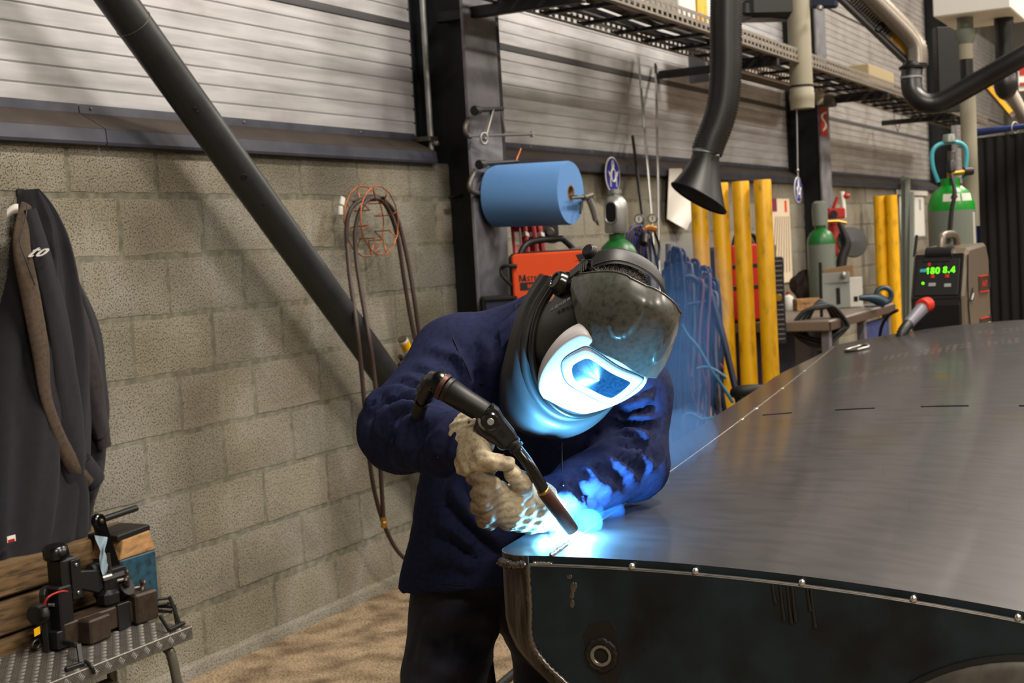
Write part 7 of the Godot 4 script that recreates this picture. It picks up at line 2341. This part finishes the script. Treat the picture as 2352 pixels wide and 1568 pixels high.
	part(lm, "head", B.new().lathe(Transform3D(B.along((AX * 0.15 + AY * 0.2 - AZ).normalized()), at(1957, 556, 10.05)), [Vector2(0, -0.09), Vector2(0.05, -0.085), Vector2(0.09, -0.04), Vector2(0.115, 0.0), Vector2(0.11, 0.012), Vector2(0, 0.02)], 32, 0, TAU, 0.5), "black")
	part(lm, "arm", B.new().tube(spline(pxs([[1927, 510], [1936, 530], [1945, 560], [1935, 590], [1930, 625]], 10.0), 5), [0.012] + range(19).map(func(k): return 0.02 + k * 0.0012) + [0.045], 12), "black")
	part(lm, "foot", B.new().cyl(at(1932, 640, 10.0), at(1932, 618, 10.0), 0.042, 0.036, 20), "paper")
	# the workbench and what lies on it
	var by := 0.86
	var wb := thing("workbench", "workbench with brown edged top and blue drawer beyond the tank", "workbench", Vector3(9.0, 0, 0.68))
	part(wb, "top_board", B.new().bx(Vector3(9.0, by - 0.03, 0.68), Vector3(1.75, 0.06, 0.72), 0.006), "bench_top")
	part(wb, "front_edge", B.new().bx(Vector3(9.0, by - 0.032, 1.045), Vector3(1.75, 0.052, 0.012), 0.003), "beam_brown")
	for p in [[8.2, 0.40], [9.8, 0.40], [8.2, 1.0], [9.08, 1.0], [9.8, 1.0]]:
		part(wb, "leg", B.new().bx(Vector3(p[0], (by - 0.06) * 0.5, p[1]), Vector3(0.06, by - 0.06, 0.05), 0.004), "cable_grey")
	part(wb, "drawer", B.new().bx(Vector3(9.43, by - 0.22, 1.0), Vector3(0.60, 0.26, 0.04), 0.006), "blue_paint", "blue drawer front")
	part(wb, "shelf_panel", B.new().bx(Vector3(9.0, 0.42, 0.5), Vector3(1.6, 0.6, 0.03), 0.004), "navy_paint")
	var bx0 := facing(on_y(1930, 708, by) + Vector3(0, 0.105, 0), -0.2)
	var cb := thing("carton_box", "open pale grey carton box standing on the workbench", "box", bx0.origin - Vector3(0, 0.105, 0))
	part(cb, "front_side", B.new().box(bx0.translated_local(Vector3(-0.03, 0, 0.0)), Vector3(0.20, 0.20, 0.012), 0.002), "paper_grey")
	part(cb, "right_side", B.new().box(bx0.translated_local(Vector3(0.105, 0, -0.03)), Vector3(0.09, 0.20, 0.07), 0.002), "white")
	part(cb, "back_side", B.new().box(bx0.translated_local(Vector3(-0.03, 0.01, -0.17)), Vector3(0.20, 0.22, 0.012), 0.002), "card")
	part(cb, "flap", B.new().bar(bx0 * Vector3(-0.10, 0.115, -0.02), bx0 * Vector3(0.10, 0.135, -0.05), 0.012, 0.10, 0.002), "card")
	part(cb, "flap", B.new().bar(bx0 * Vector3(-0.13, 0.10, 0.0), bx0 * Vector3(0.07, 0.108, 0.02), 0.008, 0.07, 0.002), "paper_grey")
	part(cb, "printed_mark", B.new().box(bx0.translated_local(Vector3(-0.01, -0.02, 0.008)), Vector3(0.026, 0.11, 0.003), 0.0005), "dark_steel")
	part(cb, "printed_mark", B.new().box(bx0.translated_local(Vector3(0.105, -0.045, 0.0065)), Vector3(0.026, 0.034, 0.003), 0.0005), "dark_steel")
	solo("crumpled_foil", B.new().ball(on_y(1941, 708, by) + Vector3(0, 0.225, 0), Vector3(0.03, 0.025, 0.02), 7), "zinc", "scrap of crumpled foil on the carton box", "foil")
	var tp := on_y(1857, 712, by)
	solo("tan_carton", B.new().box(facing(tp + Vector3(0, 0.04, 0), 0.1), Vector3(0.19, 0.08, 0.10), 0.004), "oak_pale", "flat tan carton lying on the workbench behind the bottle", "box")
	var bo := on_y(1812, 712, by)
	var bot := thing("white_bottle", "small white bottle with red cap at the left end of the workbench", "bottle", bo)
	part(bot, "body", B.new().lathe(Transform3D(Basis.IDENTITY, bo), [Vector2(0, 0), Vector2(0.034, 0.0), Vector2(0.037, 0.008), Vector2(0.037, 0.075), Vector2(0.03, 0.095), Vector2(0.014, 0.102), Vector2(0.014, 0.11)], 20), "white")
	part(bot, "cap", B.new().cyl(bo + Vector3(0, 0.108, 0), bo + Vector3(0, 0.128, 0), 0.015, -1, 14), "red")
	var lg := B.new()
	var rng := RandomNumberGenerator.new()
	rng.seed = 8
	var gp := on_y(1856, 700, by)
	lg.grid(24, 14, func(u: float, v: float) -> Vector3:
		var a := u * TAU
		var f := PI * (v - 0.5) * 0.98
		var r := 1.0 + 0.22 * sin(a * 3.0 + v * 5.0) + 0.12 * sin(a * 7.0 - v * 8.0)
		return gp + Vector3(0, 0.125, 0) + (AX * cos(a) * 0.115 - AZ * sin(a) * 0.07) * cos(f) * r + AY * sin(f) * 0.10 * r, true)
	solo("leather_gloves", lg, "brown_leather", "heap of dark brown leather gloves on the workbench", "gloves")
	# blue jig tool at the bench end
	var jt := thing("jig_saw", "teal blue hand power tool lying at the right end of the workbench", "power tool", on_y(2010, 700, by))
	var jz := 9.15
	part(jt, "body", B.new().tube(spline(pxs([[1974, 684], [1998, 684], [2018, 688], [2034, 696]], jz), 5), [0.018, 0.019, 0.021, 0.023, 0.025, 0.028, 0.031, 0.034, 0.036, 0.038, 0.039, 0.04, 0.04, 0.04, 0.038, 0.032], 14), "teal_tool")
	part(jt, "handle_loop", B.new().tube(ring_pts(at(2030, 678, jz), AX * 0.050, AY * 0.050, 24), 0.017, 10, false, true), "teal_tool")
	part(jt, "yellow_switch", B.new().box(facing(at(2028, 676, jz), 0.0), Vector3(0.03, 0.028, 0.03), 0.004), "yellow")
	part(jt, "shoe", B.new().box(facing(at(2008, 703, jz), 0.0), Vector3(0.12, 0.012, 0.05), 0.003), "teal_tool")
	# cables hung on a peg in front of the bench
	var pr := thing("cable_peg", "thin dark upright rod that holds the black cable coil", "rod", at(1885, 800, 8.6))
	part(pr, "rod", B.new().cyl(Vector3(at(1885, 800, 8.6).x, 0.0, at(1885, 800, 8.6).z), at(1884, 602, 8.6), 0.010, -1, 10), "dark_steel")
	part(pr, "foot", B.new().cyl(Vector3(at(1885, 800, 8.6).x, 0.0, at(1885, 800, 8.6).z), Vector3(at(1885, 800, 8.6).x, 0.02, at(1885, 800, 8.6).z), 0.16, -1, 24), "dark_steel")
	for k in 9:
		var w := 34.0 + 4.2 * k
		var h := 92.0 + 4.0 * (k % 4) - 3.0 * k * 0.5
		var dz: float = 8.5 - 0.012 * k
		solo("coiled_cable", B.new().tube(spline(pxs([[1884 + k, 690 + k * 2, dz], [1884 - w * 0.55, 715, dz], [1884 - w * 0.95, 755, dz], [1884 - w * 0.6, 690 + h, dz], [1890, 700 + h, dz - 0.02], [1884 + w * 0.7, 690 + h * 0.85, dz], [1884 + w * 0.95, 745, dz], [1884 + w * 0.5, 706, dz]], dz), 6, true), 0.0115, 8, false, true), "rubber" if k % 3 else "cable_grey", "one loop of the black cable coil hung on the thin rod by the bench", "cable", "loops of the black cable coil")
	solo("tyre_ring", B.new().tube(ring_pts(at(1725, 900, 7.0), AX * 0.085 + AZ * 0.05, Vector3(0, 0.012, 0) - AZ * 0.085, 28), 0.03, 10, false, true), "rubber", "black rubber ring on the floor end behind the tank seam", "ring")
	cable_rack()
	cylinder_green()
	mig_machine()
	# dark screen with a blue tube frame
	var s0 := at(2232, 306, 7.6)
	var s1 := at(2480, 262, 7.0)
	var sc := thing("welding_screen", "dark welding screen in a blue tube frame at the right edge", "screen", Vector3(s0.x, 0, s0.z))
	var dr := Vector3(s1.x - s0.x, 0, s1.z - s0.z)
	s1 = Vector3(s1.x, s0.y, s1.z)
	part(sc, "frame_tube", B.new().tube([Vector3(s0.x, 0.0, s0.z), s0 - Vector3(0, 0.03, 0), s0 + dr.normalized() * 0.02, s1, Vector3(s1.x, 0.0, s1.z)], 0.021, 12), "blue_paint")
	var nn := dr.normalized().cross(Vector3.UP)
	part(sc, "curtain", B.new().grid(60, 4, func(u: float, v: float) -> Vector3: return s0 + dr * lerpf(0.03, 0.97, u) - Vector3(0, lerpf(0.03, s0.y - 0.1, v), 0) + nn * 0.012 * sin(u * 60.0)), "curtain")
	part(sc, "tie", B.new().tube(ring_pts(s0 + dr * 0.42, Vector3(0, 0.03, 0), nn * 0.026, 14), 0.004, 6, false, true), "zinc")

func cable_rack():
	# trolley frame and hung cables, the arc's blue light put into their colour
	var D := 7.0
	var o := thing("cable_trolley", "dark trolley frame tinted arc blue and hung with tangled cables behind the welder", "trolley", Vector3(at(1640, 900, D).x, 0, at(1640, 900, D).z))
	part(o, "side_tube", B.new().tube(spline(pxs([[1556, 660], [1560, 643], [1580, 634], [1600, 642], [1622, 664], [1638, 686]], D), 6), 0.015, 10), "navy_paint")
	part(o, "leg", B.new().tube([at(1636, 684, D), at(1660, 770, D - 0.03), at(1692, 905, D - 0.05), at(1740, 1100, D - 0.1)], 0.017, 10), "navy_paint")
	part(o, "cross_tube", B.new().tube(pxs([[1520, 706], [1580, 698], [1638, 690]], D), 0.011, 10), "navy_paint")
	part(o, "leg", B.new().tube([at(1540, 700, D + 0.2), at(1545, 1150, D + 0.2)], 0.017, 10), "navy_paint")
	part(o, "upright", B.new().tube(pxs([[1535, 560, 7.3], [1537, 760, 7.3], [1548, 1100, 7.3]], D), 0.016, 10), "cable_grey")
	var rng := RandomNumberGenerator.new()
	rng.seed = 21
	var mats := ["cable_blue", "cable_blue", "cable_pink", "navy_paint", "cable_grey", "cable_blue", "hose_brown", "navy_paint"]  # mostly blue tones: the arc light's cast painted into the cables
	for k in 64:
		var d := D + 0.12 + rng.randf_range(-0.12, 0.25)
		var x0 := rng.randf_range(1530, 1640)
		var top := lerpf(570, 640, absf(x0 - 1560) / 80.0) + rng.randf_range(-8, 40)
		var y1 := rng.randf_range(820, 1000)
		var p := [[x0 + rng.randf_range(-22, -8), y1, d]]
		p.append([x0 + rng.randf_range(-14, 6), lerpf(top, y1, 0.5), d])
		p.append([x0 - 6 + rng.randf_range(-4, 4), top + 14, d])
		p.append([x0 + 3, top, d - 0.02])
		p.append([x0 + 10 + rng.randf_range(-3, 6), top + 18, d - 0.04])
		p.append([x0 + rng.randf_range(4, 26), lerpf(top, y1, 0.45), d - 0.05])
		p.append([x0 + rng.randf_range(0, 36), lerpf(top, y1, 0.8), d - 0.04])
		p.append([x0 + rng.randf_range(-10, 40), y1 + rng.randf_range(0, 40), d])
		var mk: String = mats[k % 8]
		solo("hanging_cable", B.new().tube(spline(pxs(p, D), 4), rng.randf_range(0.0055, 0.0105), 7), mk, "one of the %s cables tangled in the bundle tinted with arc blue behind the welder" % {"cable_blue": "blue", "cable_pink": "dull pink", "navy_paint": "dark navy", "cable_grey": "grey", "hose_brown": "brown"}[mk], "cable", "tangled cables on the blue trolley")
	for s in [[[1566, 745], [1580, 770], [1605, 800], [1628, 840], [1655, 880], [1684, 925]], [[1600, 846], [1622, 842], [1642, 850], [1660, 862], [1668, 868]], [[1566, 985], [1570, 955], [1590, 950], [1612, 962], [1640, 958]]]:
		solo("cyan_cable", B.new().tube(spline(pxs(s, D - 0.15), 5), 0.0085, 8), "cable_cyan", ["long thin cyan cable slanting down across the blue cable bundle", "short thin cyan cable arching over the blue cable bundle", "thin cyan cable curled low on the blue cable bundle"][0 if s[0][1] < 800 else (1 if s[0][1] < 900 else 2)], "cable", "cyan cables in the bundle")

func cylinder_green():
	var f := at(2188, 560, 7.0)
	var foot := Vector3(f.x, 0, f.z)
	var o := cylinder("gas_cylinder", foot, 0.115, 1.575, "green_bright", "grey_green", "bright green shouldered gas cylinder with cyan guard at right")
	var u := facing(foot + Vector3(0, 1.60, 0), 0.0)
	part(o, "guard_hoop", B.new().tube(spline([u * Vector3(-0.060, 0.0, 0), u * Vector3(-0.085, 0.08, 0), u * Vector3(-0.083, 0.155, 0), u * Vector3(-0.04, 0.190, 0), u * Vector3(0.045, 0.192, 0), u * Vector3(0.084, 0.155, 0), u * Vector3(0.080, 0.07, 0), u * Vector3(0.066, 0.01, 0)], 6), 0.011, 12), "cyan_paint", "cyan guard hoop")
	part(o, "guard_cap", B.new().cyl(u * Vector3(0, 0.195, 0), u * Vector3(0, 0.235, 0), 0.034, 0.028, 20), "grey_green")
	part(o, "valve_wheel", B.new().cyl(u * Vector3(0.0, 0.045, 0.02), u * Vector3(0.0, 0.105, 0.02), 0.024, 0.02, 16, 0.004), "black")
	part(o, "valve_top", B.new().cyl(u * Vector3(0.01, 0.105, 0.0), u * Vector3(0.01, 0.15, 0.0), 0.02, -1, 14), "dull_steel")
	part(o, "outlet", B.new().tube([u * Vector3(0.0, 0.04, 0.02), u * Vector3(0.05, 0.042, 0.03), u * Vector3(0.095, 0.045, 0.03)], 0.014, 10), "brass")
	part(o, "outlet_knob", B.new().cyl(u * Vector3(0.06, 0.045, 0.03), u * Vector3(0.105, 0.046, 0.03), 0.022, 0.02, 16), "black")
	for k in 2:
		part(o, "label", B.new().grid(8, 2, func(a: float, b: float) -> Vector3:
			var an := lerpf(-0.68 + 0.88 * k, 0.12 + 0.70 * k, a)
			var rr := lerpf(0.1075, 0.1005, b)
			var h := lerpf(1.500, 1.537, b)
			return foot + u.basis * Vector3(sin(an) * (rr + 0.001), h, cos(an) * (rr + 0.001))), "paper", "white printed label")
	part(o, "diamond_label", B.new().box(Transform3D(u.basis * Basis(Vector3(0, 0, 1), PI / 4) , foot + u.basis * Vector3(-0.018, 1.522, 0.108)), Vector3(0.026, 0.026, 0.004), 0.001), "green")
	part(o, "pale_stripe", B.new().bar(foot + u.basis * Vector3(0.080, 1.05, 0.083), foot + u.basis * Vector3(0.080, 1.44, 0.083), 0.016, 0.004, 0.001), "paper")
	solo("cylinder_hose", B.new().tube(spline([u * Vector3(-0.01, 0.03, 0.05), u * Vector3(-0.02, -0.06, 0.125), u * Vector3(-0.04, -0.14, 0.135), u * Vector3(-0.06, -0.30, 0.14)], 6), 0.010, 8), "rubber", "black hose running down over the green gas cylinder", "hose")

func mig_machine():
	var x := facing(at(2150, 655, 6.25), -0.62)               # z is the control face, turned to the left
	var w := 0.245
	var l := 0.40
	var y := 0.40
	var o := thing("wire_feed_machine", "grey brown welding machine with black control panel and green display at right", "machine", x * Vector3(0, -0.40, -l * 0.5))
	var prof_ := PackedVector2Array()
	for q in [[-0.02, -0.42], [0.0, -0.20], [0.0, -0.05], [-0.065, 0.135], [-0.10, 0.160], [-l + 0.045, 0.175], [-l + 0.005, 0.10], [-l, -0.42]]:
		prof_.append(Vector2(q[0], q[1]))
	# side outline in the plane of depth and height
	var sx := Transform3D(Basis(x.basis.z, Vector3.UP, -x.basis.x), x * Vector3(0, 0, 0))
	part(o, "case", B.new().prism(prof_, sx, w, 0.014), "case_grey")
	var front := PackedVector2Array()
	for q in [[0.004, -0.20], [0.008, -0.06], [-0.060, 0.138], [-0.075, 0.128], [-0.02, -0.07], [-0.03, -0.20]]:
		front.append(Vector2(q[0], q[1]))
	part(o, "control_panel", B.new().prism(front, sx, w - 0.024, 0.003), "black_gloss")
	var lower := PackedVector2Array([Vector2(-0.02, -0.42), Vector2(-0.02, -0.065), Vector2(0.0075, -0.062), Vector2(0.012, -0.09), Vector2(0.0, -0.42)])
	part(o, "black_front", B.new().prism(lower, sx, w - 0.03, 0.004), "black")
	var pn := Transform3D(x.basis * Basis(Vector3.RIGHT, -0.33), x * Vector3(0, 0.035, -0.021))
	part(o, "panel_face", B.new().box(pn.translated_local(Vector3(0, 0.0, 0.0)), Vector3(w - 0.05, 0.17, 0.004), 0.002), "black")
	part(o, "label_strip", B.new().box(pn.translated_local(Vector3(-0.01, 0.082, 0.004)), Vector3(0.13, 0.022, 0.003), 0.001), "dark_steel")
	part(o, "brand_label", B.new().box(pn.translated_local(Vector3(0.01, 0.112, -0.01)), Vector3(0.06, 0.018, 0.012), 0.002), "red_orange")
	letters(o, "display_digits", "180", 0.030, pn.translated_local(Vector3(-0.022, 0.030, 0.004)), "led_green").set_meta("label", "green lit display digits")
	letters(o, "display_digits", "8.4", 0.030, pn.translated_local(Vector3(0.052, 0.032, 0.004)), "led_green").set_meta("label", "green lit display digits")
	for q in [[-0.065, 0.032, "cyan_paint", 0.03], [-0.04, 0.06, "red_orange", 0.012], [-0.01, 0.06, "dark_steel", 0.02], [0.03, 0.06, "dark_steel", 0.02], [-0.02, 0.003, "red_orange", 0.016], [0.045, 0.003, "red_orange", 0.016], [-0.02, -0.035, "paper_grey", 0.032], [0.05, -0.04, "paper_grey", 0.03]]:
		part(o, "panel_button", B.new().box(pn.translated_local(Vector3(q[0], q[1], 0.004)), Vector3(q[3], 0.016, 0.004), 0.001), q[2])
	part(o, "lamp_dot", B.new().ball(pn * Vector3(-0.062, -0.028, 0.005), Vector3.ONE * 0.007, 8), "led_green")
	# handle on top
	part(o, "top_handle", B.new().tube(spline([x * Vector3(0.0, 0.14, -0.075), x * Vector3(0, 0.205, -0.10), x * Vector3(0, 0.222, -0.14), x * Vector3(0, 0.222, -0.26), x * Vector3(0, 0.205, -0.30), x * Vector3(0, 0.165, -0.325)], 6), 0.017, 12), "case_grey")
	part(o, "handle_mount", B.new().tube([x * Vector3(-0.06, 0.14, -0.07), x * Vector3(0.06, 0.14, -0.07)], 0.03, 12), "dark_steel")
	# side plates with orange lines, handle recess, seam
	var rs := Transform3D(Basis(-x.basis.z, Vector3.UP, x.basis.x), x * Vector3(w * 0.5 + 0.002, 0, -l * 0.5))
	for q in [[0.085, -0.012, "MXT"], [0.085, -0.205, "KEMPPI"]]:
		part(o, "side_label", B.new().box(rs.translated_local(Vector3(q[0], q[1], 0)), Vector3(0.135, 0.075, 0.006), 0.002), "bronze_paint")
		part(o, "orange_line", B.new().box(rs.translated_local(Vector3(q[0], q[1] + 0.036, 0.003)), Vector3(0.135, 0.006, 0.004), 0.001), "red_orange")
		part(o, "orange_line", B.new().box(rs.translated_local(Vector3(q[0], q[1] - 0.036, 0.003)), Vector3(0.135, 0.006, 0.004), 0.001), "red_orange")
		letters(o, "lettering", q[2], 0.026, rs.translated_local(Vector3(q[0] + 0.01, q[1], 0.004)), "paper" if q[2] == "KEMPPI" else "red_orange")
		part(o, "vent_slot", B.new().box(rs.translated_local(Vector3(q[0] + 0.088, q[1] + 0.01, 0)), Vector3(0.018, 0.07, 0.005), 0.002), "hole")
	part(o, "logo_dot", B.new().ball(rs * Vector3(0.035, -0.203, 0.003), Vector3(0.012, 0.016, 0.003), 10, rs.basis), "red_orange")
	part(o, "door_latch", B.new().prism(PackedVector2Array([Vector2(-0.03, -0.03), Vector2(0.02, 0.03), Vector2(0.022, -0.028)]), rs.translated_local(Vector3(-0.10, -0.05, 0.001)), 0.006, 0.002), "hole")
	part(o, "latch_pin", B.new().bar(rs * Vector3(-0.12, -0.075, 0.006), rs * Vector3(-0.09, -0.045, 0.006), 0.01, 0.006, 0.002), "zinc")
	part(o, "door_seam", B.new().tube([rs * Vector3(-0.135, 0.13, 0.002), rs * Vector3(-0.15, 0.0, 0.002), rs * Vector3(-0.15, -0.10, 0.002), rs * Vector3(-0.125, -0.28, 0.002)], 0.003, 6), "hole")
	# the hose package at the front
	var g := thing("torch_connector", "grey cable plug with orange ring on the welding machine's black front", "plug", at(2125, 705, 6.1))
	part(g, "ring", B.new().cyl(at(2130, 699, 6.12), at(2118, 703, 6.06), 0.034, 0.032, 20, 0.004), "red_orange")
	part(g, "plug", B.new().cyl(at(2120, 706, 6.08), at(2085, 745, 5.98), 0.030, 0.024, 20, 0.004), "cable_grey")
	part(g, "cable_boot", ribbed(spline(pxs([[2088, 742, 5.99], [2072, 765, 5.95], [2062, 800, 5.95]], 5.97), 6), 0.022, 0.002, 0.012), "black")
	solo("thin_cable", B.new().tube(spline(pxs([[2062, 712, 6.3], [2040, 725, 6.35], [2025, 750, 6.4], [2018, 790, 6.45]], 6.3), 6), 0.0075, 8), "rubber", "thin dark cable arching in front of the far yellow posts", "cable")
	solo("black_stick", B.new().tube(pxs([[2106, 540, 6.5], [2100, 590, 6.5]], 6.5), 0.007, 8), "black", "short black stick rising behind the welding machine", "rod")
	var ct := thing("machine_cart", "dark cart under the welding machine and its gas cylinder", "cart", x * Vector3(0, -0.7, -0.2))
	part(ct, "deck", B.new().box(x.translated_local(Vector3(0, -0.45, -0.22)), Vector3(0.40, 0.05, 0.62), 0.006), "dark_steel")
	for s in [[-0.16, 0.05], [0.16, 0.05], [-0.16, -0.48], [0.16, -0.48]]:
		var p := x * Vector3(s[0], -0.47, s[1])
		part(ct, "leg", B.new().cyl(Vector3(p.x, 0.06, p.z), p, 0.018, -1, 12), "dark_steel")
		part(ct, "wheel", B.new().cyl(Vector3(p.x, 0.06, p.z) - x.basis.x * 0.015, Vector3(p.x, 0.06, p.z) + x.basis.x * 0.015, 0.06, -1, 20, 0.006), "rubber")

func smoke():
	var rng := RandomNumberGenerator.new()
	rng.seed = 3
	var s := []
	for k in 9:                                               # wisps rising left of the nozzle
		s.append([1292 - 4.0 * k + rng.randf_range(-9, 9), 1222 - 7.5 * k + rng.randf_range(-6, 6), 2.46 + rng.randf_range(-0.01, 0.02), rng.randf_range(0.010, 0.020), rng.randf_range(0.012, 0.026), 7.0 - 0.4 * k])
	for k in 16:                                              # smoke lying along the seam
		var t := k / 15.0
		s.append([lerpf(1345, 1590, t) + rng.randf_range(-8, 8), lerpf(1205, 985, t) + rng.randf_range(-16, 8), lerpf(2.50, 3.5, t), lerpf(0.025, 0.10, t) * rng.randf_range(0.7, 1.3), lerpf(0.02, 0.07, t) * rng.randf_range(0.7, 1.3), lerpf(5.0, 1.4, t)])
	for k in 5:
		s.append([1545 + 9.0 * k + rng.randf_range(-10, 10), 960 - 70.0 * k, 3.9 + 0.1 * k, 0.11 + 0.01 * k, 0.20, 0.75 - 0.09 * k])
	for k in s.size():
		var q = s[k]
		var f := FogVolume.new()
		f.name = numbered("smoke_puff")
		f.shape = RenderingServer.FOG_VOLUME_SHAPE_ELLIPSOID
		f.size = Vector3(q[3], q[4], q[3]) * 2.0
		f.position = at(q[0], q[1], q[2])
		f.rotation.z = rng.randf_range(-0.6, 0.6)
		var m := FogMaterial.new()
		m.albedo = Color(0.45, 0.68, 1.0)  # bluish scatter of smoke, with the arc's blue light put into the colour
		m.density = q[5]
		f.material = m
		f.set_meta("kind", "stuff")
		f.set_meta("label", "blue lit wisp of smoke rising beside the nozzle" if k < 9 else ("blue lit smoke lying along the open seam" if k < 25 else "faint smoke tinted with arc blue drifting before the hanging cables"))
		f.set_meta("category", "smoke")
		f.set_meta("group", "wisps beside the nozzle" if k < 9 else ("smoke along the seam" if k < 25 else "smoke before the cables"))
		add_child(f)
